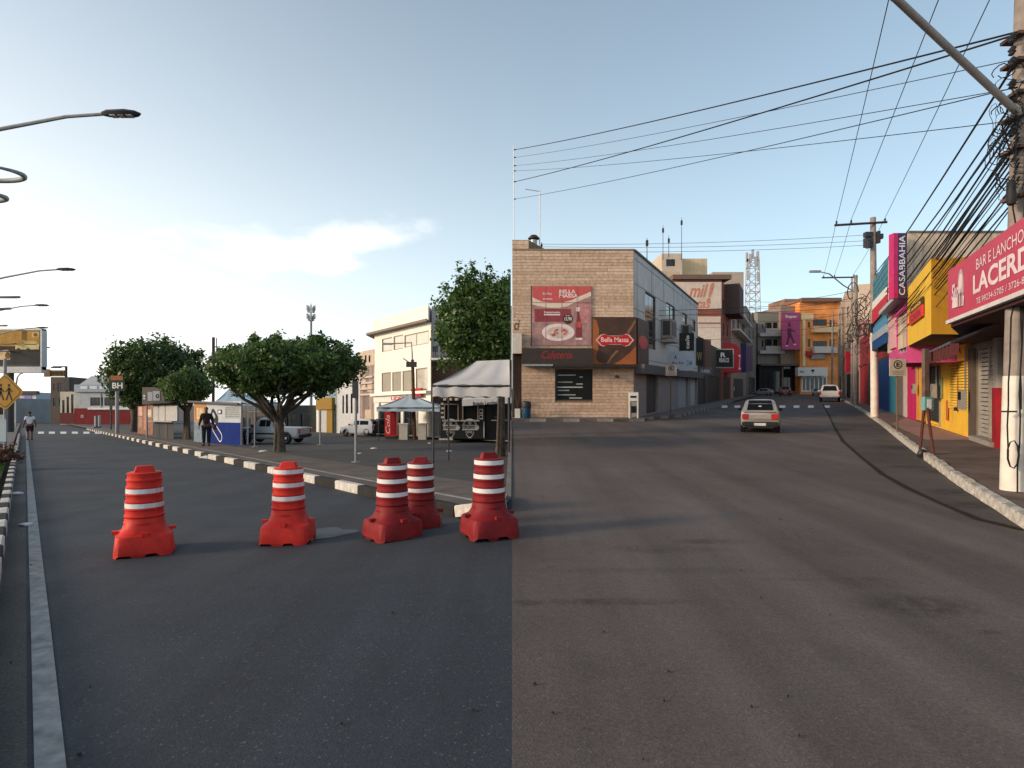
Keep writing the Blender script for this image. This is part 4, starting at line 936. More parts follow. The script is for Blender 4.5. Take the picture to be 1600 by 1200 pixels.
def capsule(x0, y0, x1, y1, w, m_, d, nm):
    a = Vector(F.px(x0, y0)); b = Vector(F.px(x1, y1)); n_ = (b - a).normalized(); pr = Vector((-n_.y, n_.x)); pts = []
    for k in range(9): an = R(-90 + k * 22.5); pts.append(b + n_ * w * math.cos(an) - pr * w * -math.sin(an))
    for k in range(9): an = R(90 + k * 22.5); pts.append(a + n_ * w * math.cos(an) - pr * w * -math.sin(an))
    blob(F, t, [(q.x, q.y) for q in pts], m_, d, nm, .004)
INK = M('ink_black', (.012, .012, .02), .7)
capsule(333, 646, 338, 655, .24, INK, .004, 'board_drawing'); capsule(333.5, 647, 335.5, 651, .09, KWH, .009, 'board_shine')
capsule(335, 668, 344, 683, .24, WHITE, .004, 'board_outline'); capsule(335, 668, 344, 683, .19, BLUE, .009, 'board_fill'); capsule(333, 664, 337, 669, .16, INK, .014, 'board_nose')
# grey shuttered kiosk with its box sign
F = kiosk_frame(240, 687, 279, 691); t = thing('kiosk', 'grey kiosk with white folding shutters under a box sign', 'kiosk', F.base()); DG = M('kiosk_dark_grey', (.045, .048, .05), .8, streak=.3)
wall(F, t, DG, 0, F.px(271, 680)[0], .13, F.px(255, 659)[1], 2.4, name='lower_wall'); wall(F, t, DG, 0, F.W, F.px(255, 657.5)[1], F.px(255, 630)[1], 2.4, name='upper_wall')
for k in range(4):
    a = 240.5 + k * 9.6; panel(F, t, F.rect(a, a + 9.2, 634, 657.5), M('shutter_white', (.38, .38, .37), .8, streak=.3), .003, .04 + .02 * (k % 2), 'shutter_leaf')
panel(F, t, F.rect(241, 279, 657.6, 659.4), GREYP, 0, .35, 'counter'); panel(F, t, F.rect(257, 262, 661, 686), M('kiosk_dark_grey2', (.06, .06, .06), .8), .003, .02, 'door')
mb = MB(); mb.hexa([F.P(-.1, F.px(255, 631)[1], .5), F.P(F.W, F.px(255, 631)[1], .5), F.P(F.W, F.px(255, 631)[1], -2.4), F.P(-.1, F.px(255, 631)[1], -2.4), F.P(-.1, F.px(255, 627)[1], .2), F.P(F.W, F.px(255, 629)[1], .2), F.P(F.W, F.px(255, 629)[1], -2.4), F.P(-.1, F.px(255, 627)[1], -2.4)]); mb.build('roof', DG, t)
q = flat(240, 688, LEFT); Ys = q[1] - .3; F = Fc(LEFT, ((222 - 800) / FPX * Ys, Ys), ((257 - 800) / FPX * Ys, Ys)); t = thing('box_sign', 'grey-brown box sign with two pale squares above the shuttered kiosk', 'sign', F.P(F.W / 2, F.px(240, 632)[1], 0))
panel(F, t, F.rect(222, 257, 605, 632), M('sign_taupe', (.14, .12, .11), .7, streak=.3), -.25, 0, 'box'); panel(F, t, F.rect(231, 238.5, 612.5, 626.5), GREYW, .001, .02, 'print'); panel(F, t, F.rect(239.3, 250, 611, 626), GREYW, .001, .02, 'print')
lettering(F, t, '0', F.rect(243.5, 249, 615.5, 622.5), INK, .024, bold=.03); panel(F, t, F.rect(224, 227, 617, 620), WHITE, .001, .015, 'print'); panel(F, t, F.rect(224, 227, 621.5, 624), WHITE, .001, .015, 'print')
mb = MB(); mb.tube([F.P(.2, .13, -.15), F.P(.2, F.px(225, 632)[1], -.15)], .05, 8); mb.build('support', GREYP, t)
# narrow orange-brown stand behind
F = kiosk_frame(215, 680, 239, 683); t = thing('kiosk', 'small rust-orange stand hung with posters beside the big tree', 'kiosk', F.base()); wall(F, t, M('stand_rust', (.22, .11, .075), .8, var=.4, scale=3, streak=.4), 0, F.W, .13, F.px(227, 634)[1], 1.6)
for k, (a, b, c_, d_) in enumerate(((217, 223, 636, 650), (217, 223, 652, 668), (225, 230, 636, 672), (231, 237, 640, 652))): panel(F, t, F.rect(a, b, c_, d_), M('stand_poster_%d' % k, ((.45, .30, .24), (.30, .18, .14), (.36, .17, .10), (.5, .42, .34))[k], .7, var=.5, scale=5), .003, .02, 'poster')
# ---- trees
LEAF = leaf_mat('ficus_leaf', (.022, .056, .010), (.105, .185, .038)); LEAF2 = leaf_mat('ficus_leaf_dark', (.018, .048, .010), (.080, .140, .030)); LEAF3 = leaf_mat('ficus_leaf_light', (.034, .074, .014), (.130, .205, .046))
def lt(x, yb): p = ground(x, yb); return p + Vector((0, 0, .12))
p = lt(437, 711); Y = p.y; cz = at(445, 572, Y, LEFT).z
tree('umbrella_tree', 'wide flat-topped tree pruned like an umbrella over the silver pickup', p, (at(445, 572, Y, LEFT).x, Y, cz), 128 / FPX * Y, 2.6, 46 / FPX * Y, 72 / FPX * Y, 36000, .125, LEAF, 4, .17, at(437, 655, Y, LEFT).z - p.z, limbs=13, clumps=300, cl=.15, shell=.6, flat_bottom=.62)
p = lt(212, 677); Y = p.y
tree('shade_tree', 'big dark dome-shaped tree behind the shuttered kiosk', p, (at(245, 590, Y, LEFT).x, Y, at(245, 588, Y, LEFT).z), 76 / FPX * Y, 4.2, 58 / FPX * Y, 80 / FPX * Y, 22000, .26, LEAF2, 9, .42, at(212, 640, Y, LEFT).z - p.z, limbs=10, clumps=240, cl=.16, shell=.6, flat_bottom=.6)
p = lt(293, 690); Y = p.y
tree('clipped_tree', 'small clipped tree between the grey kiosk and the blue kiosk', p, (at(291, 607, Y, LEFT).x, Y, at(291, 606, Y, LEFT).z), 41 / FPX * Y, 1.5, 29 / FPX * Y, 34 / FPX * Y, 12000, .13, LEAF3, 14, .16, at(293, 640, Y, LEFT).z - p.z, limbs=8, clumps=130, cl=.19, shell=.6, flat_bottom=.7)
Y = 19.6; p = wpt(-.42, Y, .13, LEFT)
tree('corner_tree', 'dense dark tree behind the big white marquee, at the stone-clad corner', p, (at(765, 500, Y, LEFT).x, Y, at(760, 510, Y, LEFT).z), 100 / FPX * Y, 1.5, 84 / FPX * Y, 90 / FPX * Y, 32000, .12, LEAF, 23, .13, 2.9, limbs=9, clumps=260, cl=.17, shell=.55, flat_bottom=.8, xmax=-.04)
# ---- buildings behind the plaza, along a line parallel to the avenue
wA = flat(673, 688, LEFT)
def onrow(x): return isect(x, wA, SL_P)
def row(name, label, x0, x1, ytop_near, depth, mat, wins=(), frame=None, gm=None, sidem=None, cat='building', back=(0, 1), top=True):
    F = Fc(LEFT, onrow(x0), onrow(x1), back); t = thing(name, label, cat, F.base()); v1 = F.px(x1, ytop_near)[1]
    rs = [F.rect(*w[:4]) for w in wins]; wall(F, t, mat, 0, F.W, -.3, v1, depth, rs, mat_side=sidem, top=top)
    for w, r_ in zip(wins, rs): window(F, t, r_, w[4] if len(w) > 4 else 1, w[5] if len(w) > 5 else 1, frame, gm, fw=.06)
    return t, F
IVORY = M('ivory_wall', (.80, .76, .68), .6, var=.06, scale=.7, streak=.12, dirt=(.45, .36, .25)); SKYG = M('sky_glass', (.55, .52, .44), .06, .35, var=.15, scale=.5, spec=.9)  # the bright sky's reflection is put into the pale glass colour
t, F = row('white_building', 'tall ivory commercial building with mirrored windows and flat cornice', 585, 673, 503.5, 9, IVORY, [(597, 613, 528, 549), (615, 630, 524, 546), (632, 670, 520, 540, 2), (596.5, 611, 582, 612), (613, 627, 581, 611), (629, 643, 579, 611), (650, 668, 575, 610)], M('alu_frame', (.30, .28, .24), .4, .5), SKYG)
cn = F.px(673, 503.5)[1]; pt = F.px(667, 478)[1]
panel(F, t, (-.4, F.W + .25, cn + .003, cn + .16), M('cornice_dark', (.20, .17, .14), .8), -9, .45, 'cornice'); panel(F, t, (-.1, F.W - .1, cn + .16, pt), IVORY, -8.6, .12, 'parapet')  # cornice darker than the ivory wall
panel(F, t, F.rect(585, 673, 613, 617), IVORY, 0, .35, 'string_course'); q = F.rect(586, 640, 618, 628)
sg = panel(F, t, q, WHITE, .0, .12, 'fascia'); lettering(F, sg, 'LIDER', (q[0] + 2.6, q[1] - .3, q[2] + .1, q[3] - .1), M('letter_red', (.45, .03, .03), .5), .125, bold=.04)
for xx in (593, 612, 631, 651, 671): a = F.px(xx, 650)[0]; panel(F, t, (a - .16, a + .16, -.2, F.px(xx, 629)[1]), WHITE, .0, .14, 'column')
for a, b in ((595, 610), (614, 629), (633, 649)): window(F, t, F.rect(a, b, 633, 683), 2, 1, DARKM, glass(), recess=-.01, name='shop_window')
q = F.rect(648, 664, 607, 620); panel(F, t, q, M('sign_red_small', (.40, .02, .025), .5), .15, .3, 'red_sign')
# the same block's end wall, turned to the plaza
Ye = wA[1] + .4
t, F = simple('grey_side_block', 'grey block with a small balcony right of the ivory building', LEFT, 674.5, 800, 478, Ye + .1, 10, M('grey_render', (.33, .35, .37), .85, streak=.3), [(676, 684, 541, 560, 2), (688, 697, 541, 560, 2)])
panel(F, t, F.rect(674.5, 799.5, 561, 564), WHITE, 0, .7, 'balcony_slab'); panel(F, t, F.rect(674.5, 799, 566, 640), M('brown_wall', (.075, .045, .035), .9, streak=.2), .002, .05, 'brown_wall')
for k in range(10): a = F.px(676 + k * 2.4, 555)[0]; panel(F, t, (a, a + .03, F.px(690, 561)[1], F.px(690, 552)[1]), GREYP, .6, .63, 'baluster')
t, F = row('pink_shop', 'narrow pinkish shop with horizontal bands left of the ivory building', 563, 584.5, 570, 7, M('pinkish_wall', (.34, .27, .25), .85, streak=.35), [(566, 571, 585, 610), (574, 581, 600, 612), (570, 580, 640, 678, 2)])
for k in range(4): panel(F, t, F.rect(563, 584, 588 + k * 9, 591 + k * 9), M('band_pale', (.48, .42, .40), .8), 0, .12, 'band')
row('beige_tower', 'beige tower block showing just above the pinkish shop', 566, 586, 545, 5, M('beige_tower_wall', (.50, .40, .31), .85, streak=.3), [(570, 573, 555, 566), (576, 579, 555, 566)], back=(-.4, 1))
t, F = row('white_hall', 'white hall with tall narrow windows behind the white hatchback', 526, 562.5, 590, 8, M('hall_white', (.50, .51, .52), .8, streak=.3), [(535, 537.5, 618, 646), (540.5, 544, 616, 646), (548, 551, 615, 646), (556, 560, 612, 646)])
t, F = row('green_building', 'dark green shop behind the umbrella tree trunk', 440, 525.5, 632, 7, M('dark_green_wall', (.022, .032, .028), .8, streak=.3), [(448, 462, 648, 676, 2), (470, 484, 646, 680, 2)]); 
q = F.rect(498, 523, 622, 640); panel(F, t, q, M('mustard', (.26, .16, .03), .7), .0, .25, 'yellow_sign'); panel(F, t, F.rect(496.5, 500, 640, 679), WHITE, 0, .12, 'door_jamb'); panel(F, t, F.rect(512, 521, 640, 679), M('mustard', (.26, .16, .03)), 0, .10, 'yellow_panel'); panel(F, t, F.rect(500.5, 511.5, 640, 679), M('door_white', (.42, .43, .43), .7), 0, .06, 'door')
row('dark_store', 'low dark store behind the posts and the silver pickup', 372, 439, 640, 7, M('dark_store_wall', (.07, .06, .055), .9, streak=.3), [(380, 392, 652, 676, 2), (400, 425, 650, 676, 3)])
row('teal_shed', 'pale teal gabled shed seen under the umbrella tree branches', 498, 527, 600, 5, M('teal_roof', (.22, .31, .34), .7, streak=.3), back=(.3, 1))
# chimney-like stub and cell mast on the skyline
p = at(333, 690, 62, LEFT); p.z = rise(62, LEFT); t = thing('roof_stack', 'thin brown stack with side bracket above the trees', 'chimney', p)
mb = MB(); mb.tube([p, at(333.5, 527, 62, LEFT)], .16, 8); mb.build('stack', M('stack_brown', (.10, .07, .06), .9), t); mb = MB(); mb.tube([at(338.5, 545, 62, LEFT), at(338.5, 528, 62, LEFT)], .05, 6); mb.tube([at(333.5, 542, 62, LEFT), at(344, 542, 62, LEFT)], .06, 6); mb.build('bracket', DARKM, t)
p = at(486, 690, 120, LEFT); p.z = rise(120, LEFT); t = thing('cell_mast', 'slim antenna mast with dish clusters rising behind the umbrella tree', 'antenna', p)
mb = MB(); mb.tube([p, at(486, 500, 120, LEFT), at(486, 474, 120, LEFT)], [.35, .25, .06], 8); mb.build('mast', GREYP, t)
for yy, w in ((481, 6), (484, 5), (494, 6), (497, 4)):
    for k in range(5):
        an = 2 * math.pi * k / 5; c = at(486, yy, 120, LEFT); q = c + Vector((math.cos(an) * w * .13, math.sin(an) * w * .13, 0)); b = MB(); b.box(q.x - .13, q.x + .13, q.y - .13, q.y + .13, q.z - .6, q.z + .5); b.build('antenna', GREYW, t); b = MB(); b.tube([c, q], .04, 5); b.build('bracket', GREYP, t)
# utility pole in front of the ivory building
Y = FPX * EFF[LEFT] / (690.5 - 650); p = wpt((648 - 800) / FPX * Y, Y, .13, LEFT); t = thing('utility_pole', 'brown pole with thin lamp arm before the ivory building', 'pole', p)
mb = MB(); mb.tube([p, at(644.5, 562, Y, LEFT)], [.11, .09], 10); mb.build('pole', M('pole_brown', (.09, .045, .03), .9, var=.3), t, smooth=40); mb = MB(); mb.tube([at(644.5, 563, Y, LEFT), at(643, 535.5, Y, LEFT), at(612, 537, Y, LEFT)], [.05, .045, .04], 6); mb.build('lamp_arm', GREYP, t)
mb = MB(); a = at(612, 537.5, Y, LEFT); mb.box(a.x - .5, a.x + .05, a.y - .1, a.y + .1, a.z - .05, a.z + .06); mb.build('lamp_head', GREYP, t)
mb = MB(); a = at(645, 567, Y, LEFT); mb.box(a.x - .35, a.x + .25, a.y - .2, a.y - .1, a.z - .25, a.z + .05); mb.tube([at(645, 570, Y, LEFT), at(630, 560, Y, LEFT)], .03, 5); mb.build('hardware', DARKM, t)
# far kerb of the lot: one long pale strip of pavement
mb = MB(); A_ = [flat(x, y, LEFT) for x, y in ((578, 684), (640, 688), (700, 692), (799, 699))]; B_ = [flat(x, y, LEFT) for x, y in ((578, 682), (640, 685.2), (700, 688), (799, 694))]
mb.sheet(A_, B_, 1, 1, .26, zf=lambda X, Y_: rise(Y_, LEFT)); mb.sheet(A_, [(a, b + .01) for a, b in A_], 1, 1, .2, zf=lambda X, Y_: rise(Y_, LEFT)); struct(mb, 'pavement', M('pale_kerb', (.34, .33, .31), .9, var=.3))
# ---- canopies
def post(t, x, yb, yt, Y=None, r=.03, m_=None, nm='post'):
    p = ground(x, yb) + Vector((0, 0, .13)) if Y is None else wpt((x - 800) / FPX * Y, Y, .13, LEFT); mb = MB(); mb.tube([p, Vector((p.x, p.y, at(x, yt, p.y, LEFT).z))], r, 8); mb.build(nm, m_ or DARKM, t); return p
def peaked(name, label, x0, x1, Y0_, Y1_, yeave, yval, apex, fabric, posts, cat='canopy', gable=None, ridge=None):
    a0, a1 = (x0 - 800) / FPX * Y0_, (x1 - 800) / FPX * Y0_; base = wpt((a0 + a1) / 2, (Y0_ + Y1_) / 2, .13, LEFT); t = thing(name, label, cat, base)
    ze = at(x0, yeave, Y0_, LEFT).z; zv = at(x0, yval, Y0_, LEFT).z
    C = [Vector((a0, Y0_, ze)), Vector((a1, Y0_, ze)), Vector((a1, Y1_, ze)), Vector((a0, Y1_, ze))]; Ap = [at(*q) for q in apex]
    mb = MB(); n = 8
    def slope(a, b, ap0, ap1):        # a sagging fabric slope
        base_ = len(mb.v)
        for i in range(n + 1):
            for j in range(n + 1):
                e = a.lerp(b, i / n); tp = ap0.lerp(ap1, i / n); q = e.lerp(tp, j / n); q.z -= .07 * math.sin(math.pi * j / n) * (1 + .6 * math.sin(i * 2.1)); mb.v.append(tuple(q))
        for i in range(n):
            for j in range(n): k = base_ + i * (n + 1) + j; mb.f.append((k, k + n + 1, k + n + 2, k + 1)); mb.m.append(0)
    A0, A1 = Ap[0], Ap[-1]
    slope(C[0], C[1], A0, A1); slope(C[1], C[2], A1, A1); slope(C[2], C[3], A1, A0); slope(C[3], C[0], A0, A0)
    mb.build('roof', fabric, t, smooth=45)
    for k in range(4):
        a, b = C[k], C[(k + 1) % 4]; v = MB(); m_ = 16; base_ = 0; nn = (b - a).cross(Vector((0, 0, 1))).normalized()
        for i in range(m_ + 1):
            q = a.lerp(b, i / m_) + nn * (.02 * math.sin(i * 1.7)); v.v.append(tuple(q)); q2 = q + nn * .03 * math.sin(i * 1.3 + 1); v.v.append((q2.x, q2.y, zv + .02 * math.sin(i * 1.9)))
        for i in range(m_): v.f.append((2 * i, 2 * i + 1, 2 * i + 3, 2 * i + 2)); v.m.append(0)
        v.build('valance', fabric, t, smooth=60)
    fr_ = MB()
    for k in range(4): fr_.tube([C[k] - Vector((0, 0, .05)), C[(k + 1) % 4] - Vector((0, 0, .05))], .03, 6)
    fr_.build('frame', DARKM, t)
    for q in posts: p_ = wpt(q[0], q[1], .13, LEFT); m2 = MB(); m2.tube([p_, Vector((q[0], q[1], ze))], .028, 8); m2.build('post', DARKM, t)
    return t
PVC = M('marquee_pvc', (.52, .50, .48), .6, var=.07, scale=1.5, streak=.22, dirt=(.32, .29, .26)); PVB = M('canopy_blue_white', (.36, .44, .50), .6, var=.08, scale=1.5)
Yf = FPX * EFF[LEFT] / (742 - 650); xr = -.06; x1p = 800 + xr / Yf * FPX
peaked('marquee', 'big off-white marquee with draped valance in front of the black food stands', 676, x1p, Yf, Yf + 3.2, 600, 620, [(752, 563, Yf + 1.6, LEFT), (799.0 - .06 * 0 - .0, 563, Yf + 1.6, LEFT)] if False else [(745, 564, Yf + 1.6, LEFT), (796, 562, Yf + 1.6, LEFT)], PVC, [((676.8 - 800) / FPX * Yf, Yf + .02), (xr - .02, Yf + .05), (xr - .02, Yf + 3.1), ((676.8 - 800) / FPX * Yf + .05, Yf + 3.1)])
Yb2 = FPX * EFF[LEFT] / (692 - 650); a0 = (590 - 800) / FPX * Yb2; a1 = (687 - 800) / FPX * Yb2
peaked('canopy', 'pale blue pyramid canopy with four dark posts before the ivory building', 589, 687, Yb2, Yb2 + 3.4, 636, 643, [(640, 616, Yb2 + 1.7, LEFT)], PVB, [(a0 + .05, Yb2 + .05), (a1 - .05, Yb2 + .05), (a1 - .05, Yb2 + 3.3), (a0 + .05, Yb2 + 3.3)])
Yb3 = FPX * EFF[LEFT] / (690 - 650) + 3
peaked('canopy', 'light blue canopy roof peeking out behind the blue kiosk', 334, 402, Yb3, Yb3 + 3.4, 629, 634, [(357, 608, Yb3 + 1.7, LEFT)], M('canopy_sky_blue', (.34, .47, .56), .6, var=.1), [((336 - 800) / FPX * Yb3, Yb3 + .05), ((400 - 800) / FPX * Yb3, Yb3 + .05)])
# ---- black food stands
BLK = M('stand_black', (.012, .012, .013), .5, var=.3, scale=2); BL2 = M('stand_black_soft', (.022, .021, .022), .7)
Yk = FPX * EFF[LEFT] / (696 - 650); F = Fc(LEFT, ((688 - 800) / FPX * Yk, Yk), ((757 - 800) / FPX * Yk, Yk)); t = thing('food_stand', 'black food stand with two white emblems and open hatches', 'food stand', F.base()); vt = F.px(720, 624)[1]
h1, h2 = F.rect(695.5, 715, 632.5, 656), F.rect(724, 746, 632.5, 656); wall(F, t, BLK, 0, F.W, .35, vt, 2.3, [h1, h2], reveal=.5)
EMB = M('emblem_white', (.40, .39, .37), .7); TAN = M('stand_tan', (.22, .16, .11), .8)
for h_ in (h1, h2):
    g = MB(); w = .05; g.fbox(F, h_[0] - w, h_[0], h_[2] - w, h_[3] + w, 0, .05); g.fbox(F, h_[1], h_[1] + w, h_[2] - w, h_[3] + w, 0, .05); g.fbox(F, h_[0], h_[1], h_[3], h_[3] + w, 0, .05); g.build('hatch_frame', TAN, t); panel(F, t, (h_[0] - .12, h_[1] + .12, h_[2] - .08, h_[2]), GREYP, .0, .3, 'counter')
def shield(F, t, xc, yc):
    c = F.px(xc, yc); s_ = .5
    blob(F, t, [(c[0] + .36 * math.cos(a), c[1] + .18 + .30 * math.sin(a)) for a in [math.pi * k / 12 for k in range(13)]], EMB, .004, 'emblem_dome'); blob(F, t, [(c[0] + .26 * math.cos(a), c[1] + .18 + .21 * math.sin(a)) for a in [math.pi * k / 12 for k in range(13)]], BLK, .011, 'emblem_dome_core'); blob(F, t, ell(c[0], c[1] + .26, .09, .08, 10), EMB, .018, 'emblem_spot')
    panel(F, t, (c[0] - .40, c[0] + .40, c[1] + .12, c[1] + .17), EMB, .004, .014, 'emblem_bar'); panel(F, t, (c[0] - .38, c[0] + .40, c[1] - .10, c[1] - .05), EMB, .004, .014, 'emblem_bar'); blob(F, t, ell(c[0] + .36, c[1] + .035, .11, .13, 14), EMB, .005, 'emblem_knob')
    lettering(F, t, 'BURGER', (c[0] - .36, c[0] + .36, c[1] - .03, c[1] + .10), EMB, .013); lettering(F, t, 'GRILL', (c[0] - .22, c[0] + .24, c[1] - .26, c[1] - .14), EMB, .013)
    blob(F, t, [(c[0] - .2, c[1] - .30), (c[0] - .06, c[1] - .5), (c[0] + .06, c[1] - .5), (c[0] + .2, c[1] - .30), (c[0] + .17, c[1] - .30), (c[0] + .05, c[1] - .45), (c[0] - .05, c[1] - .45), (c[0] - .17, c[1] - .30)][::-1], EMB, .004, 'emblem_tip')
shield(F, t, 704, 669); shield(F, t, 734, 669)
for k in range(4): panel(F, t, F.rect(689, 693 + (k % 2), 629.5 + k * 7, 632.5 + k * 7), EMB, .002, .012, 'price_print')
for k, yy in enumerate((639, 648)): panel(F, t, F.rect(748.5, 754.5, yy, yy + 7), EMB, .002, .012, 'menu_print'); panel(F, t, F.rect(749.4, 753.6, yy + 1.2, yy + 5.6), BLK, .013, .018, 'menu_core')
g = MB(); g.fbox(F, F.W - .05, F.W, .4, F.px(750, 659)[1], 0, .03); g.build('white_edge', EMB, t)
g = MB(); g.fbox(F, -.05, F.W - 1.6, .28, .36, -.1, .12); g.build('skirt_rail', EMB, t)
for xx in (705, 730): q = F.P(F.px(xx, 690)[0], .13, -.4); w = MB(); w.lathe([(.08, -.08), (.26, -.08), (.28, 0), (.26, .08), (.08, .08)], (0, 0, 0), 16); o = w.build('wheel', RUBBER, t); o.rotation_euler = (R(90), 0, 0); o.location = q + Vector((0, 0, .27)) - Vector(t.location)
for k in range(6):                                    # striped pelmet over the left hatch
    a = 690 + k * 4.4; panel(F, t, F.rect(a, a + 4.4, 622.5, 626), (TAN if k % 2 else BLK) if k % 2 == 0 else M('pelmet_cream', (.50, .44, .34), .8), .02, .5, 'pelmet_stripe')
F = Fc(LEFT, ((722 - 800) / FPX * (Yk - .8), Yk - .8), ((799.2 - 800) / FPX * (Yk - .8), Yk - .8)); t = thing('awning', 'white awning with black lettering over the food stands', 'awning', F.P(F.W / 2, F.px(760, 634)[1], 0)); AW = M('awning_white', (.50, .49, .48), .7, var=.08)
mb = MB(); v0, v1 = F.px(722, 634.5)[1], F.px(722, 624.5)[1]; e0, e1 = F.px(799, 630)[1], F.px(799, 621.5)[1]
mb.hexa([F.P(0, v0, 0), F.P(F.W, e0, 0), F.P(F.W, e0, -.03), F.P(0, v0, -.03), F.P(0, v1, 0), F.P(F.W, e1, 0), F.P(F.W, e1, -.03), F.P(0, v1, -.03)]); mb.build('valance', AW, t)
mb = MB(); mb.hexa([F.P(0, v1 - .03, -.03), F.P(F.W, e1 - .03, -.03), F.P(F.W, e1 + .1, -.79), F.P(0, v1 + .1, -.79), F.P(0, v1, -.03), F.P(F.W, e1, -.03), F.P(F.W, e1 + .13, -.79), F.P(0, v1 + .13, -.79)]); mb.build('cover', AW, t)
lettering(F, t, 'Bolado Lanches', (F.px(739, 630)[0], F.px(777, 630)[0], F.px(757, 632.6)[1], F.px(757, 627)[1]), INK, .006, bold=.02, slope=.06)
F = Fc(LEFT, ((758 - 800) / FPX * Yk, Yk + .3), ((799.2 - 800) / FPX * Yk, Yk + .3)); t = thing('food_stand', 'plain black food stand with faint logo at the right of the emblem stand', 'food stand', F.base()); h1 = F.rect(768, 792, 640, 656); wall(F, t, BL2, 0, F.W, .2, F.px(780, 626)[1], 2.3, [h1], reveal=.12); c = F.px(779, 646)
panel(F, t, (h1[0], h1[1], h1[2] - .05, h1[2]), GREYP, 0, .25, 'counter'); blob(F, t, ell(c[0], c[1], .10, .13, 14), M('logo_faint', (.10, .10, .10), .7), -.118, 'logo'); panel(F, t, F.rect(772, 786, 650.5, 652), M('logo_faint', (.10, .10, .10), .7), -.118, -.112, 'logo_line'); panel(F, t, F.rect(774, 788, 667, 669), BLK, 0, .05, 'trim')
# red drinks fridge under the blue canopy
Yr = FPX * EFF[LEFT] / (689.5 - 650); F = Fc(LEFT, ((601 - 800) / FPX * Yr, Yr), ((619 - 800) / FPX * Yr, Yr)); t = thing('drinks_fridge', 'tall red drinks fridge under the blue canopy', 'fridge', F.base()); CR = M('fridge_red', (.50, .025, .03), .4)
panel(F, t, (0, F.W, .3, F.px(610, 641)[1]), CR, -.7, 0, 'cabinet'); panel(F, t, (.05, F.W - .05, .13, .3), DARKM, -.65, -.03, 'base'); lettering(F, t, 'Cola', (.06, F.W * .45, .45, 1.55), WHITE, .006, shear=.3, rot=True); panel(F, t, (F.W * .55, F.W - .06, .4, F.px(610, 643)[1]), M('fridge_red_dark', (.30, .015, .02), .2), .0, .03, 'door')
# stacked white table tops / counter under the canopy
for k, (x0, x1, lab) in enumerate(((622, 638, 'white counter left of the pillar under the blue canopy'), (652, 667, 'white counter right of the pillar under the blue canopy'))):
    F = Fc(LEFT, ((x0 - 800) / FPX * (Yr - 1), Yr - 1), ((x1 - 800) / FPX * (Yr - 1), Yr - 1)); t = thing('counter', lab, 'counter', F.base(), 'counters under the blue canopy'); panel(F, t, (0, F.W, 1.02, 1.08), WHITE, -.5, .05, 'top'); panel(F, t, (.05, F.W - .05, .13, 1.02), M('counter_cream', (.48, .45, .40), .7), -.45, 0, 'front')
# ---- thin posts on the plaza
for x, yb, yt, r, m_, lab, pl in ((377.5, 700, 628, .045, GREYP, 'grey post at the right end of the blue kiosk', None), (386.5, 699, 628, .05, WHITE, 'white post just right of the blue kiosk', None), (398, 703, 632, .03, GREYP, 'thin post before the cab of the silver pickup', None), (500.5, 699, 640, .04, GREYP, 'thin post on the lot before the yellow shop sign', None), (556, 729, 596, .04, GREYP, 'tall grey post with dark plate on the lot right of the umbrella tree', (550.5, 560, 596, 622))):
    p = ground(x, yb) + Vector((0, 0, .13)); t = thing('post', lab, 'post', p); mb = MB(); mb.tube([p, Vector((p.x, p.y, at(x, yt, p.y, LEFT).z))], r, 8); mb.build('shaft', m_, t, smooth=40)
    mb = MB(); mb.lathe([(.14, 0), (.14, .012), (r + .01, .015)], p, 12); mb.build('foot', GREYP, t)
    if pl: F = Fc(LEFT, (p.x - 1, p.y - .06), (p.x + 1, p.y - .06)); panel(F, t, F.rect(*pl), DARKM, -.01, .015, 'plate')
    if x == 398: mb = MB(); mb.tube([p + Vector((-.35, 0, 1.55)), p + Vector((.35, 0, 1.55))], .025, 6); mb.build('crossbar', GREYP, t)
# ---- cars on the lot
SILVER = M('car_silver', (.36, .39, .42), .35, .15, var=.04, scale=2); CWHITE = M('car_white', (.62, .63, .64), .25, .0, var=.04, scale=2); CBLACK = M('car_black', (.015, .015, .017), .2)
def pk_extra(t, bx, W):
    b = MB(); b.box(-1.92, -.28, -.62, .62, .62, .845); b.build('load_bed', TRIM, t)
    bx('front_bumper', 2.02, 2.16, -.72, .72, .28, .52, TRIM); bx('rear_bumper', -2.16, -2.04, -.7, .7, .36, .52, TRIM)
    for s_ in (-1, 1): bx('headlight', 1.98, 2.10, s_ * .62 - .13, s_ * .62 + .13, .58, .72, HEAD); bx('tail_light', -2.11, -2.05, s_ * .68 - .07, s_ * .68 + .07, .58, .86, TAIL); bx('mirror', .72, .86, s_ * .88 - .1, s_ * .88 + .1, .92, 1.05, TRIM); bx('side_moulding', -1.0, .95, s_ * .815 - .015, s_ * .815 + .015, .52, .60, TRIM)
PK = [(-2.08, .36, .84, .86, .72, .70), (-2.0, .30, .86, .88, .79, .76), (-.42, .26, .88, .90, .81, .78), (-.28, .26, .89, 1.38, .81, .60), (.02, .25, .89, 1.43, .81, .60), (.45, .25, .89, 1.40, .81, .59), (1.05, .25, .87, .91, .81, .72), (1.75, .27, .80, .83, .79, .70), (2.02, .30, .70, .74, .74, .64), (2.12, .36, .60, .63, .66, .58)]
p = ground(417, 698) + Vector((0, 0, .13)); psc = 1.0
car('pickup', 'silver two-door pickup parked behind the umbrella tree', PK, [('side', 3, 4), ('side', 4, 5), ('front', 6, 5), ('rear', 2, 3)], (-1.28, 1.28), .31, SILVER, p + Vector((0, .7, 0)), R(172), extra=pk_extra, scale=(.82, .82, .9))
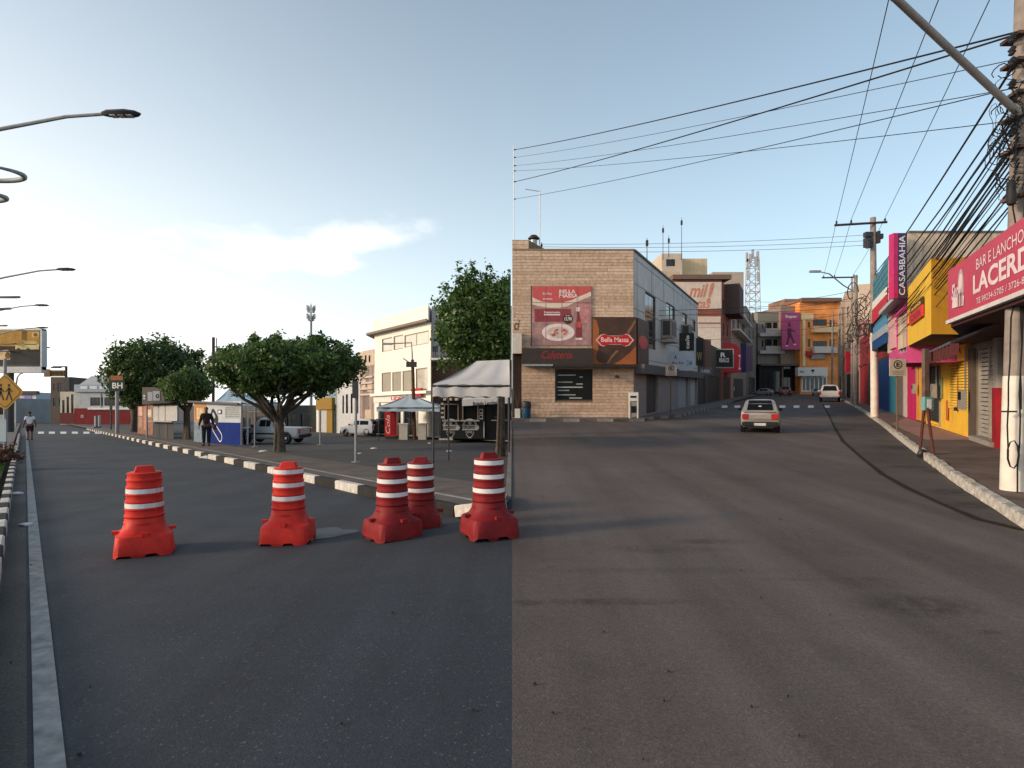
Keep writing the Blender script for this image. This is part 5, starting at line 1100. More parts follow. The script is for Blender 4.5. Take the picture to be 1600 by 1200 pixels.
def hb_extra(t, bx, W):
    bx('front_bumper', 1.88, 2.0, -.7, .7, .24, .5, TRIM); bx('rear_bumper', -1.98, -1.86, -.72, .72, .28, .55, TRIM); bx('number_plate', -2.0, -1.975, -.22, .22, .58, .70, PLATE)
    for s_ in (-1, 1): bx('headlight', 1.82, 1.93, s_ * .58 - .13, s_ * .58 + .13, .62, .75, HEAD); bx('tail_light', -1.93, -1.86, s_ * .64 - .10, s_ * .64 + .10, .66, .98, TAIL); bx('mirror', .72, .86, s_ * .88 - .1, s_ * .88 + .1, .95, 1.08, TRIM); bx('door_handle', -.2, .0, s_ * .815 - .02, s_ * .815 + .02, .82, .86, TRIM)
HB = [(-1.92, .34, .90, .92, .70, .64), (-1.86, .27, .95, .99, .79, .70), (-1.70, .25, .96, 1.28, .81, .63), (-1.45, .24, .95, 1.42, .82, .60), (-.35, .23, .93, 1.47, .82, .61), (.35, .23, .92, 1.43, .82, .60), (1.02, .23, .90, .95, .82, .72), (1.62, .25, .80, .84, .79, .68), (1.84, .28, .68, .72, .74, .62), (1.95, .34, .58, .60, .66, .56)]
p = ground(562, 684.5) + Vector((0, 0, .13))
car('hatchback', 'white hatchback parked by the white hall across the lot', HB, [('side', 3, 4), ('side', 4, 5), ('front', 6, 5), ('rear', 1, 2), ('rear', 2, 3)], (-1.2, 1.25), .3, CWHITE, p, R(170), extra=hb_extra, scale=(.60, .68, .80))
p = ground(590, 685) + Vector((0, .9, .13))
car('hatchback', 'black car half hidden between the white hatchback and the red fridge', HB, [('side', 3, 4), ('side', 4, 5), ('front', 6, 5), ('rear', 1, 2), ('rear', 2, 3)], (-1.2, 1.25), .3, CBLACK, p, R(215), extra=hb_extra, scale=(.55, .66, .8))
# red-leaved shrub by the warning sign
mb = MB(); p = ground(3, 735); t = thing('shrub', 'small red-flowered shrub on the verge by the warning sign', 'shrub', p); crown_mesh(t, (p.x, p.y, p.z + .35), .45, .45, .38, .3, 900, .07, leaf_mat('red_leaf', (.10, .012, .015), (.05, .05, .02)), 31, clumps=24, cl=.3); mb.tube([p, p + Vector((0, 0, .3))], [.03, .015], 6); mb.build('stem', BARK, t)
# ================================================================== RIGHT: the shopping street
# ---- stone-clad corner building
STRIP = [M('stone_strip_%d' % k, c, .85, var=.25, scale=7, streak=.38, dirt=(.22, .145, .085), bump=.3, bscale=25) for k, c in enumerate(((.53, .385, .285), (.49, .35, .25), (.57, .42, .315), (.46, .325, .23), (.52, .375, .275)))]
MORT = M('strip_joint', (.20, .145, .09), .95, var=.2); ZINC = M('zinc_cladding', (.44, .425, .41), .6, .05, var=.16, scale=.8, streak=.3, dirt=(.16, .16, .17))
XC = gA[0]; F = Fc(RIGHT, (.015, YB), (XC, YB), back=(SL_G * .995, 1)); t = thing('corner_building', 'corner building clad in tan stone strips with a grey side wall', 'building', F.base())
top_m = F.px(900, 391)[1]; top_l = F.px(806, 375)[1]; uL = F.px(826, 380)[0]
win = F.rect(867, 926, 577, 626); door = (0, F.px(815, 600)[0], .0, F.px(806, 550)[1])
core = wall(F, t, MORT, 0, F.W - .36, -.3, top_m - .03, 8.6, [win, door], reveal=.3, mat_side=ZINC, name='wall')
rg = random.Random(41); hrow = .15; v = .14; k = 0; cuts = [win, door]
pieces = 0
while v < top_m - .02:
    v1 = min(v + hrow - .012, top_m)
    u = 0.0
    while u < F.W - .01:
        u1 = min(u + rg.uniform(1.3, 2.9), F.W)
        if F.W - u1 < .35: u1 = F.W
        segs = [(u, u1 - .01)]
        for c in cuts:
            if v1 > c[2] and v < c[3]:
                ns = []
                for a, b in segs:
                    if b <= c[0] or a >= c[1]: ns.append((a, b)); continue
                    if a < c[0]: ns.append((a, c[0]))
                    if b > c[1]: ns.append((c[1], b))
                segs = ns
        for a, b in segs:
            if b - a < .03: continue
            mb = MB(); mb.fbox(F, a, b, v, v1, .001, .018 + rg.uniform(0, .016)); mb.build('stone_strip', rg.choice(STRIP), core); pieces += 1
        u = u1
    v += hrow
panel(F, t, (0, F.W + .04, top_m, top_m + .06), M('coping_brown', (.26, .19, .125), .85, streak=.3), -.3, .05, 'coping')
mb = MB(); mb.fbox(F, 0, uL, top_m + .063, top_l, -4, .0); bl = mb.build('raised_parapet', MORT, t)
vv = top_m + .07
while vv < top_l: panel(F, bl, (0, uL, vv, min(vv + .19, top_l)), rg.choice(STRIP), .001, .03, 'stone_strip'); vv += .205
window(F, t, win, 1, 1, DARKM, M('menu_glass', (.010, .012, .013), .3, spec=.1), recess=.15)
for k, (x0, x1, yy, c_) in enumerate(((870, 898, 586, (.35, .38, .36)), (904, 909, 589, (.3, .33, .3)), (870, 893, 597, (.25, .28, .26)), (899, 909, 600, (.4, .4, .36)), (869, 909, 605, (.42, .46, .44)), (870, 888, 610, (.28, .30, .29)), (870, 898, 617, (.3, .33, .32)), (888, 908, 622, (.40, .42, .40)))):
    panel(F, t, F.rect(x0, x1, yy - .9, yy + .9), M('menu_line_%d' % k, c_, .6), -.138, -.132, 'menu_line')
panel(F, t, (door[0], door[1], .14, door[3]), M('door_brown', (.085, .05, .035), .7), -.25, -.2, 'door')
# ledge and dark fascia under the poster
fa = F.rect(815, 925, 545, 571); fo = panel(F, t, fa, M('fascia_dark', (.042, .034, .030), .6, streak=.15), .03, .45, 'fascia'); panel(F, t, F.rect(815, 863, 569.5, 572.5), GALV, .45, .5, 'light_tube'); panel(F, t, F.rect(864, 992, 571.3, 575), M('canopy_dark', (.03, .025, .022), .7), .02, .62, 'canopy')
lettering(F, fo, 'Cafeteria', F.rect(846, 892, 549, 561), M('neon_red_off', (.28, .02, .03), .4), .455, shear=.3, bold=.01)
panel(F, t, F.rect(800.5, 815, 521, 553), M('box_sign_cream', (.55, .50, .42), .6), .03, .4, 'box_sign'); lettering(F, t, 'ci', F.rect(803, 812, 500, 516), M('letter_bronze', (.14, .08, .05), .5), .04, shear=.3, bold=.02)
panel(F, t, (0, F.W + .02, -.2, .17), M('plinth_dirty', (.20, .17, .14), .9, streak=.6), .001, .05, 'plinth')
# lamp bracket
mb = MB(); a = F.P(F.px(963, 588)[0], F.px(963, 588)[1], .02); mb.box(a.x - .06, a.x + .06, a.y - .25, a.y, a.z - .04, a.z + .04); mb.box(a.x - .1, a.x + .1, a.y - .3, a.y - .2, a.z - .1, a.z - .02); mb.build('wall_lamp', DARKM, t)
# ---- food poster
t = thing('poster', 'red food poster with plate, bottle and large white title on the stone-clad wall', 'poster', F.P(*F.px(880, 541), .05)); q = F.rect(831, 923.5, 447, 540)
pp = panel(F, t, q, M('poster_wood', (.34, .20, .19), .5, var=.3, scale=3, streak=.3, dirt=(.22, .11, .11)), .05, .085, 'panel')
def pb(x0, x1, y0, y1, m_, d, nm='print'): return panel(F, pp, F.rect(x0, x1, y0, y1), m_, d, d + .003, nm)
def poly(pts, m_, d, nm='print'): P_ = [F.px(*a) for a in pts]; ar = sum(P_[i][0] * P_[(i + 1) % len(P_)][1] - P_[(i + 1) % len(P_)][0] * P_[i][1] for i in range(len(P_))); return blob(F, pp, P_ if ar > 0 else P_[::-1], m_, d, nm, .003)
PR = M('poster_red', (.50, .085, .085), .45, var=.08); PC = M('poster_cream', (.66, .54, .44), .5, var=.08); PM = M('poster_maroon', (.24, .045, .055), .5, var=.2, scale=3); PW = M('poster_white', (.72, .60, .58), .5); PK_ = M('poster_dark', (.05, .028, .028), .5)
cream = [(832, 465), (845, 471), (860, 473.5), (878, 473), (892, 469.5), (906, 463), (923, 456), (923, 463), (908, 469), (896, 474), (886, 479), (872, 481.5), (852, 481), (832, 476)]
for i in range(6): poly([cream[i], cream[i + 1], cream[12 - i], cream[13 - i]] if i < 5 else [cream[5], cream[6], cream[7], cream[8]], PC, .086, 'cream_swoosh')
poly([(832, 448), (923, 448), (923, 456), (906, 463), (892, 469.5), (878, 473), (860, 473.5), (845, 471), (832, 465)], PR, .090, 'red_header')
lettering(F, pp, 'BELLA', F.rect(873.5, 899, 453, 459), PW, .0945, bold=.03); lettering(F, pp, 'MASSA', F.rect(873.5, 903, 459.8, 465.5), PW, .0945, bold=.03); lettering(F, pp, 'Bella Massa', F.rect(848, 862, 457, 461), PW, .0945); pb(848, 863, 467, 468.3, PW, .0945)
pb(835, 892, 483, 503, PM, .086); lettering(F, pp, 'Espaguete', F.rect(850, 875, 486.5, 490.5), PW, .0895, bold=.02); pb(850, 875, 491, 493, PW, .0895); pb(902, 921, 476, 504, M('poster_pink', (.46, .20, .20), .5, var=.3), .086)
poly([(887 + 7.6 * math.cos(a * .31), 498.5 + 8 * math.sin(a * .31)) for a in range(20)], PK_, .0935, 'price_disc'); lettering(F, pp, '15,90', F.rect(881.5, 893, 496, 502), PW, .097, bold=.02); lettering(F, pp, 'R$', F.rect(884, 890, 492.5, 495), PW, .097)
poly([(872 + 25.5 * math.cos(a * .21), 519.5 + 13.5 * math.sin(a * .21)) for a in range(30)], PW, .0895, 'plate'); poly([(872 + 17 * math.cos(a * .26), 519.5 + 9 * math.sin(a * .26)) for a in range(24)], M('poster_plate_in', (.55, .42, .38), .5), .0935, 'plate_inner')
g = random.Random(2)
for k in range(22): a = g.uniform(0, 6.28); rr = g.random() ** .6; pasx, pasy = 872 + 13 * rr * math.cos(a), 519 + 6 * rr * math.sin(a); s_ = g.uniform(1.2, 3); poly([(pasx + s_ * math.cos(b * 1.05), pasy + s_ * .7 * math.sin(b * 1.05)) for b in range(6)], [PM, PR, M('poster_sauce', (.36, .10, .05), .5), PC][k % 4], .097 + k * .0004, 'pasta')
poly([(899, 530), (909, 530), (909, 509), (906.5, 499), (904.5, 487), (901.5, 487), (900.5, 499), (899, 509)], M('poster_bottle', (.20, .035, .04), .3), .0895, 'bottle'); pb(900, 908, 503, 512, PR, .094, 'bottle_label'); pb(900, 905.5, 480.5, 487, PW, .0895, 'bottle_cap'); pb(899, 909.5, 528, 531.5, PW, .0935)
for xx in (852, 877, 901): pb(xx, xx + .5, 448.5, 539, M('poster_seam', (.30, .10, .10), .6), .1065, 'seam')
pb(832, 923, 472.6, 473.2, M('poster_seam', (.30, .10, .10), .6), .110, 'seam'); panel(F, t, F.rect(829.5, 831, 447, 541), DARKM, .03, .075, 'edge')
# ---- orange-brown square sign with red badge
t = thing('shop_sign', 'dark brown and orange square sign with a red lobed badge at the corner', 'sign', F.P(*F.px(958, 570), .05)); q = F.rect(925, 993, 496, 570)
bd = panel(F, t, q, M('sign_chocolate', (.065, .035, .025), .55, var=.25, scale=2), .03, .20, 'panel')
pp = bd; OR = M('sign_orange', (.30, .095, .030), .55, var=.2, scale=2); BR = M('sign_tan', (.20, .105, .065), .55)
poly([(925.5, 570), (925.5, 499), (931, 501), (935, 515), (934, 545), (930, 558), (934, 566), (945, 569.5)], OR, .202); poly([(958, 569.5), (970, 562), (982, 552), (992.5, 541), (992.5, 569.5)], OR, .202); poly([(946, 569), (955, 555), (961, 548), (966, 548), (955, 560), (949, 569)], BR, .206); poly([(978, 520), (990, 501), (992.5, 503), (981, 523)], BR, .206)
def badge(s_, m_, d): return poly([(959.5 + s_ * a, 532 + s_ * b) for a, b in ((-30, 0), (-26, -4), (-23, -8), (-17, -10), (-10, -7), (10, -7), (17, -10), (23, -8), (26, -4), (30, 0), (26, 4), (23, 8), (17, 10), (10, 7), (-10, 7), (-17, 10), (-23, 8), (-26, 4))], m_, d, 'badge')
badge(1.0, M('badge_rim', (.62, .40, .36), .4), .21); badge(.91, M('badge_red', (.45, .015, .02), .4), .2145); lettering(F, pp, 'Bella Massa', F.rect(938, 981, 527.5, 535), M('badge_text', (.70, .52, .48), .4), .219, bold=.02)
# returns of the sign round the corner
Fs = Fc(RIGHT, (XC + .03, YB + .02), (front_l(gA[1] + 18.5) + .03, gA[1] + 18.5)); 
def lx(x): return isect(x, gA, SL_G)
ps = Fs; p0 = ps.rect(991, 1009, 500, 570); panel(ps, t, (0.12, p0[1], p0[2], p0[3]), M('sign_chocolate', (.065, .035, .025)), .01, .16, 'return_panel'); c = ps.px(1000, 535); blob(ps, t, ell(c[0], c[1], 1.0, .34, 16), M('badge_red', (.45, .015, .02)), .165, 'badge')
# ---- side wall openings and fittings (thin layer over the core wall, real openings recessed)
t = thing('side_front', 'grey side front with tall dark window and shop doors round the stone-clad corner', 'building', Fs.base()); F2 = Fs
vt0 = F2.px(991, 398)[1]; vtop = top_m - .05; XE = F2.px(1090, 600)[0]
w1 = F2.rect(1008, 1025, 460, 545); w2 = F2.rect(1041, 1055, 476, 502); w3 = F2.rect(1066, 1074, 490, 518); w4 = F2.rect(1082, 1087, 500, 518)
d1 = F2.rect(1010, 1028, 580, 640); d1 = (d1[0], d1[1], .2, d1[3]); d2 = F2.rect(1060, 1075, 585, 640); d2 = (d2[0], d2[1], .2, d2[3]); d3 = F2.rect(1079, 1089, 585, 632); d3 = (d3[0], d3[1], .2, d3[3])
LOWG = M('side_lower_grey', (.26, .235, .22), .85, streak=.35)
vmid = F2.px(1010, 575)[1]
wall(F2, t, ZINC, .0, XE, vmid, vtop, .30, [w1, w2, w3, w4], name='upper_wall'); wall(F2, t, LOWG, .0, XE, .0, vmid - .003, .30, [d1, d2, d3], reveal=.25, name='lower_wall')
for w_, nx, ny in ((w1, 1, 3), (w2, 2, 1), (w3, 1, 2), (w4, 1, 1)): window(F2, t, w_, nx, ny, DARKM)
for k, d_ in enumerate((d1, d2, d3)): panel(F2, t, d_, M('door_side_%d' % k, ((.05, .045, .045), (.30, .32, .34), (.36, .38, .40))[k], .6, streak=.2), -.22, -.15, 'door')
for k in range(5): vv = lerp(vmid + .4, vtop - .35, k / 4); panel(F2, t, (.06, XE - .1, vv, vv + .035), M('cladding_seam', (.16, .17, .18), .6), .0, .012, 'cladding_seam')
for k in range(7): uu = lerp(.6, XE - .5, k / 6); panel(F2, t, (uu, uu + .03, lerp(vmid, vtop, .45), vtop), M('cladding_seam', (.16, .17, .18), .6), .0, .010, 'cladding_seam')
panel(F2, t, (.05, XE, vmid - .35, vmid + .12), M('awning_box', (.09, .085, .085), .7), .002, .5, 'shop_fascia')
panel(F2, t, (.05, XE, vtop + .0, vtop + .10), M('coping_grey', (.13, .13, .13), .8), -.4, .08, 'coping')
for x0, x1, y0, y1 in ((1033, 1041, 501, 536), (1064, 1068, 508, 530)):
    q = F2.rect(x0, x1, y0, y1); a = thing('air_conditioner', 'boxy air conditioner %s the grey side wall' % ('near the tall dark window on' if x0 < 1050 else 'farther along'), 'air conditioner', F2.P((q[0] + q[1]) / 2, q[2], .3))
    panel(F2, a, (q[0], q[1], q[2] + .25, q[3]), M('ac_casing', (.24, .23, .215), .7, streak=.4), .02, .62, 'casing'); panel(F2, a, (q[0] - .02, q[0] - .003, q[2] + .4, q[3] - .1), DARKM, .1, .52, 'grille'); panel(F2, a, (q[0] + .15, q[1] - .15, q[2] + .4, q[3] - .15), DARKM, .62, .64, 'louvre'); panel(F2, a, (q[0] - .05, q[1] + .05, q[2], q[2] + .2), M('ac_shelf', (.30, .28, .25), .8), .02, .75, 'bracket_shelf')
# ---- hung signs along the left side of the street
def hung(label, x0, x1, y0, y1, xfoot, m_, texts=(), thick=.18, frame=None, cat='sign', extra=None):
    "a sign panel standing out from the fronts, turned to the junction"
    P0 = lx(x0 + .5); Y = P0[1] - .15; F = Fc(RIGHT, ((x0 - 800) / FPX * Y, Y), ((x1 - 800) / FPX * Y, Y)); q = F.rect(x0, x1, y0, y1); t = thing('hung_sign', label, cat, F.P(F.W / 2, q[2], 0), 'signs along the shopping street')
    pn = panel(F, t, q, m_, -thick, 0, 'panel')
    if frame: g = MB(); w = .1; g.fbox(F, q[0] - w, q[0], q[2] - w, q[3] + w, -thick - .02, .03); g.fbox(F, q[1], q[1] + w, q[2] - w, q[3] + w, -thick - .02, .03); g.fbox(F, q[0], q[1], q[3], q[3] + w, -thick - .02, .03); g.fbox(F, q[0], q[1], q[2] - w, q[2], -thick - .02, .03); g.build('frame', frame, t)
    for s_, a, b, c_, d_, mm, rot in texts: lettering(F, pn, s_, F.rect(a, b, c_, d_), mm, .006, bold=.02, rot=rot)
    br = MB(); br.tube([F.P(q[0] + .1, (q[2] + q[3]) / 2, -thick - .03), F.P(q[0] - .5, (q[2] + q[3]) / 2, -thick - .03)], .05, 6); br.build('bracket', DARKM, t); return t, F
LB = M('sign_light_blue', (.36, .43, .50), .5, var=.1); NAVY = M('letters_navy', (.05, .07, .12), .6)
hung('pale blue sign with a small sail mark on the grey side street front', 1047, 1084, 549, 579, 1063, LB, [('Rio Sol', 1050, 1068, 565, 569, NAVY, False), ('DM', 1073, 1081, 563, 571, M('letters_teal', (.10, .25, .38), .6), False), ('^', 1053, 1058, 555, 561, NAVY, False)])
hung('black vertical sign with white sideways letters above the pale blue one', 1061, 1084.5, 520, 548, 1072, BLK, [('cafe', 1071, 1077, 524, 545, WHITE, True)])
hung('black framed square sign with white monogram down the street', 1119, 1145, 546.5, 573.5, 1127, BLK, [('R', 1126, 1134, 551, 558, WHITE, False), ('REALCE', 1124, 1139, 559.5, 566, WHITE, False)], frame=GREYP)
RC = M('red_awning', (.42, .03, .045), .6, var=.15); 
P0 = lx(1131); Y = P0[1]; F = Fc(RIGHT, ((1128 - 800) / FPX * Y, Y), ((1158 - 800) / FPX * Y, Y)); t = thing('awning', 'rounded red awning over a shop behind the black monogram sign', 'awning', F.base() + Vector((0, 0, 4)))
mb = MB(); q = F.rect(1128, 1158, 536, 582); pr = [(0, q[2]), (F.W, q[2]), (F.W, lerp(q[2], q[3], .62)), (F.W * .93, lerp(q[2], q[3], .82)), (F.W * .75, lerp(q[2], q[3], .95)), (F.W * .5, q[3]), (0, q[3])]
mb.rings([[F.P(a, b, 0) for a, b in pr], [F.P(a, b, -5) for a, b in pr]]); mb.build('cover', RC, t); lettering(F, t, 'Z', (F.W * .86, F.W * .97, lerp(q[2], q[3], .1), lerp(q[2], q[3], .6)), WHITE, .01)
hung('deep blue projecting panel past the red awning', 1157, 1166, 536, 582, 1158, M('sign_deep_blue', (.03, .035, .15), .5)); hung('violet and pale narrow signboard far along the left shops', 1167, 1176, 540, 580, 1165, M('sign_violet', (.16, .12, .22), .6))
hung('dark sign with gold crest over the shop door', 1087, 1099, 528, 571, 1092, BL2, [('W', 1089, 1097, 550, 563, M('letters_gold', (.30, .20, .08), .5), False)]); hung('grey lettered strip low over a doorway down the street', 1093, 1113, 574, 585, 1098, M('sign_strip_grey', (.12, .12, .125), .6), [('LA NOA', 1095, 1109, 577, 582.5, WHITE, False)])
hung('brown peaked signboard between the crest sign and the monogram sign', 1101, 1111, 530, 575, 1106, M('sign_brown_red', (.16, .085, .07), .7))
# ---- shops along the left side, farther on
def lrow(name, label, x0, x1, ytop, mat, wins=(), depth=9, door=None, frame=None):
    F = Fc(RIGHT, lx(x0), lx(x1), back=(-1, .02)); t = thing(name, label, 'building', F.base()); v1 = F.px(x0, ytop)[1]; rs = [F.rect(*w[:4]) for w in wins]
    if door: d_ = F.rect(*door); rs2 = rs + [(d_[0], d_[1], .15, d_[3])]
    else: rs2 = rs
    wall(F, t, mat, 0, F.W, -.2, v1, depth, rs2)
    for w, r_ in zip(wins, rs): window(F, t, r_, w[4] if len(w) > 4 else 1, 1, frame, fw=.08)
    if door: panel(F, t, rs2[-1], M('shop_dark', (.03, .028, .028), .6), -.14, -.1, 'shop_door')
    return t, F
lrow('dark_shop', 'low dark shop with recessed doors next to the grey side front', 1091, 1103, 525, M('shop_charcoal', (.05, .045, .045), .8, streak=.3), [(1093, 1096, 540, 560)], door=(1094, 1101, 588, 628))
lrow('dark_shop', 'narrow dark shop between the crest sign and the brown-red block', 1103.3, 1126, 535, M('shop_umber', (.085, .07, .06), .8, streak=.3), [(1108, 1111, 545, 560)], door=(1106, 1124, 588, 624))
RW = M('brick_red_wall', (.24, .085, .065), .85, streak=.35, scale=.7); PALE = M('sun_cream_wall', (.60, .50, .42), .85, streak=.2, scale=.8)
Yn = lx(1127)[1]
t, F = lrow('red_building', 'tall brick-red and cream block with big orange script on its end wall', 1127, 1142, 437, RW, [(1129, 1132, 470, 492), (1135, 1138, 475, 495), (1129, 1132, 505, 525), (1135, 1138, 508, 526)], 12, door=(1130, 1140, 590, 620))
F = Fc(RIGHT, ((1050 - 800) / FPX * Yn, Yn), ((1127 - 800) / FPX * Yn, Yn)); E = F
panel(E, t, E.rect(1050, 1126.5, 441, 483), PALE, .01, .16, 'cream_panel'); panel(E, t, E.rect(1050, 1126.5, 483.5, 506), RW, .01, .1, 'red_band'); panel(E, t, E.rect(1090, 1125, 494.8, 512), M('panel_warm', (.58, .46, .38), .8), .101, .2, 'pale_panel'); panel(E, t, E.rect(1091, 1125.5, 506.5, 553), M('panel_cream', (.62, .53, .45), .8, streak=.2), .01, .16, 'cream_panel'); panel(E, t, E.rect(1090, 1126, 504, 506.2), M('panel_line', (.26, .17, .13), .8), .2, .24, 'ledge')
lettering(E, t, 'mil', E.rect(1076, 1106, 444, 465), M('script_orange', (.50, .20, .13), .6), .17, shear=.35, bold=.03); lettering(E, t, 'festas', E.rect(1066, 1110, 467, 482), M('script_orange', (.50, .20, .13), .6), .17, shear=.35, bold=.02); lettering(E, t, '!', E.rect(1103, 1115, 442, 474), M('script_orange', (.50, .20, .13), .6), .175, shear=.35, bold=.04)
panel(E, t, E.rect(1050, 1141, 430, 437), M('old_tile_edge', (.16, .11, .085), .9, streak=.5), -6, .4, 'eave')
panel(Fc(RIGHT, lx(1127), lx(1142)), t, Fc(RIGHT, lx(1127), lx(1142)).rect(1132, 1140, 450, 495), M('dark_box', (.07, .05, .045), .8), .0, 1.6, 'dark_oriel')
t, F = lrow('grey_block', 'pale grey block with balconies behind the brick-red building', 1142.3, 1166, 455, M('pale_grey_block', (.33, .30, .275), .85, streak=.35), [(1144, 1148, 470, 490), (1152, 1155, 475, 492), (1144, 1148, 500, 518), (1152, 1155, 500, 520), (1159, 1162, 500, 520)], door=(1146, 1162, 592, 616))
for yy in (497, 524): panel(F, t, F.rect(1143, 1165, yy, yy + 2), WHITE, 0, 1.0, 'balcony_slab')
lrow('narrow_block', 'narrow brownish block below the lattice tower', 1166.3, 1183, 478, M('brown_grey_block', (.22, .18, .16), .9, streak=.35), [(1170, 1172, 490, 505), (1176, 1178, 490, 505), (1170, 1172, 515, 530), (1176, 1178, 515, 530)], door=(1170, 1180, 590, 612))
for k, (x0, x1, yt, Y, c_, lab, wn) in enumerate(((1034, 1066, 396, 82, (.52, .43, .34), 'cream roof tower with one window above the grey side front', [(1041, 1055, 405, 416)]), (1063, 1105, 404, 84, (.56, .43, .27), 'yellow-cream roof block beside the roof tower', []), (1113, 1162, 425, 105, (.40, .33, .27), 'plain beige block left of the lattice tower', [(1150, 1156, 445, 460)]), (1026, 1062, 424, 80, (.46, .36, .25), 'ochre block at the foot of the roof tower', []))):
    simple('roof_block', lab, RIGHT, x0, x1, yt, Y, 8, M('roof_block_%d' % k, c_, .85, streak=.3, scale=.5), wn)
# lattice tower
Y = 128; t = thing('lattice_tower', 'red and white lattice antenna tower above the left shops', 'antenna', wpt((1176 - 800) / FPX * Y, Y, 0, RIGHT)); mb = MB(); mr = MB()
def tp(sx, sy, yy): c = at(1176, yy, Y, RIGHT); w = lerp(1.5, 1.0, (600 - yy) / 200); return c + Vector((sx * w, sy * w, 0))
lv = [600 - 13 * k for k in range(16)]
for sx, sy in ((-1, -1), (1, -1), (1, 1), (-1, 1)): mb.tube([tp(sx, sy, y_) for y_ in lv], .10, 5)
for k in range(len(lv) - 1):
    cs = [(-1, -1), (1, -1), (1, 1), (-1, 1)]; m_ = mb if k % 4 < 2 else mr
    for j in range(4): m_.tube([tp(*cs[j], lv[k]), tp(*cs[(j + 1) % 4], lv[k + 1])], .06, 4); m_.tube([tp(*cs[j], lv[k + 1]), tp(*cs[(j + 1) % 4], lv[k + 1])], .06, 4)
mb.build('lattice', GREYW, t); mr.build('red_lattice', M('tower_red', (.30, .08, .06), .7), t)
for k, (dx, yy) in enumerate(((-9, 402), (8, 400), (-8, 412), (9, 415), (0, 397), (-8, 430), (8, 432), (-3, 404), (5, 408))): c = at(1176 + dx, yy, Y - 1.6, RIGHT); b = MB(); b.box(c.x - .25, c.x + .25, c.y - .2, c.y + .2, c.z - 1, c.z + 1); b.build('antenna', GREYW, t)
# ---- end of the street
Ye = 118
t, F = simple('grey_green_block', 'grey-green flats with balconies at the end of the street', RIGHT, 1184, 1222, 487, Ye + 3, 10, M('grey_green', (.20, .195, .175), .9, streak=.35), [(1190, 1193, 506, 514), (1195, 1206, 504, 517, 3), (1208, 1215, 504, 519, 2), (1190, 1193, 532, 542), (1195, 1206, 530, 545, 3), (1208, 1215, 530, 545, 2)])
panel(F, t, F.rect(1184, 1222, 521, 526), GREYW, 0, 1.2, 'balcony_slab'); panel(F, t, F.rect(1193, 1216, 514, 521), M('balcony_pale', (.42, .40, .37), .8), 1.0, 1.2, 'balcony_front'); panel(F, t, F.rect(1184, 1222, 548, 553), GREYW, 0, 1.2, 'balcony_slab'); panel(F, t, F.rect(1193, 1216, 541, 548), M('balcony_pale', (.42, .40, .37)), 1.0, 1.2, 'balcony_front')
t, F = simple('corner_block', 'grey block with a dark open shop floor behind the magenta billboard', RIGHT, 1220, 1254, 478, Ye + 2, 10, M('taupe_block', (.25, .19, .155), .9, streak=.3), [(1224, 1250, 571, 611, 4)]); panel(F, t, F.rect(1184, 1250, 569, 572), DKW, .0, 1.6, 'canopy')
t, F = simple('dark_arcade', 'dark shop arcade under the grey-green flats', RIGHT, 1186, 1221.5, 569, Ye + 1, 2, M('arcade_dark', (.018, .016, .016), .8), [(1190, 1203, 580, 612, 2), (1206, 1219, 580, 612, 2)])
t, F = simple('orange_building', 'sunlit orange and cream block with balconies closing the street', RIGHT, 1250, 1312, 471, Ye, 12, M('orange_sunglow_render', (.70, .26, .075), .8, var=.3, streak=.35, scale=.5, dirt=(.40, .13, .05)), [(1262, 1266, 503, 512), (1270, 1292, 499, 509, 3), (1262, 1266, 530, 542), (1270, 1292, 533, 541, 3), (1296, 1304, 500, 512), (1296, 1304, 530, 542)])  # the sun's orange glow is put into the wall colour
panel(F, t, F.rect(1251, 1270, 490, 500), M('cream_lit', (.72, .52, .30), .8), .01, .3, 'cream_band'); panel(F, t, F.rect(1267, 1306, 512, 520), M('cream_lit', (.72, .52, .30)), .01, 1.4, 'balcony'); panel(F, t, F.rect(1267, 1308, 542, 552), M('balcony_white', (.55, .50, .46), .8), .01, 1.4, 'balcony'); panel(F, t, F.rect(1250, 1312, 466, 472), M('roof_tile_dark', (.20, .11, .08), .9), -8, .8, 'eave'); panel(F, t, F.rect(1253, 1257, 500, 572), M('cream_lit', (.72, .52, .30)), .01, .4, 'pilaster'); panel(F, t, F.rect(1257, 1266, 549, 556), M('sign_red_small', (.40, .02, .025)), .02, .9, 'red_sign'); panel(F, t, F.rect(1266, 1288, 545, 561), M('mural_grey', (.30, .27, .27), .8, var=.5, scale=.6), .02, .5, 'mural')
window(F, t, F.rect(1252, 1292, 588, 612), 6, 1, WHITE, glass(), recess=-.05, fw=.25, name='shop_window')
simple('brick_attic', 'raw brick attic behind the orange block', RIGHT, 1226, 1314, 467, Ye + 8, 8, M('raw_brick', (.27, .16, .11), .9, streak=.4, scale=.5), [(1250, 1256, 474, 482)])
F = Fc(RIGHT, ((1247 - 800) / FPX * (Ye - 1.5), Ye - 1.5), ((1293.5 - 800) / FPX * (Ye - 1.5), Ye - 1.5)); t = thing('shop_sign', 'long white shop sign with a dark tree mark at the street end', 'sign', F.P(F.W / 2, F.px(1270, 588)[1], 0)); panel(F, t, F.rect(1247, 1293.5, 574, 587.5), M('sign_white_far', (.62, .60, .57), .6), -1.2, 0, 'box'); c = F.px(1270, 579); blob(F, t, ell(c[0], c[1], .35, .22, 14), INK, .004, 'tree_mark'); panel(F, t, (c[0] - .05, c[0] + .05, c[1] - .6, c[1]), INK, .004, .02, 'tree_mark_stem'); lettering(F, t, 'MALI', F.rect(1250, 1256.5, 579, 582.5), NAVY, .01, bold=.03)
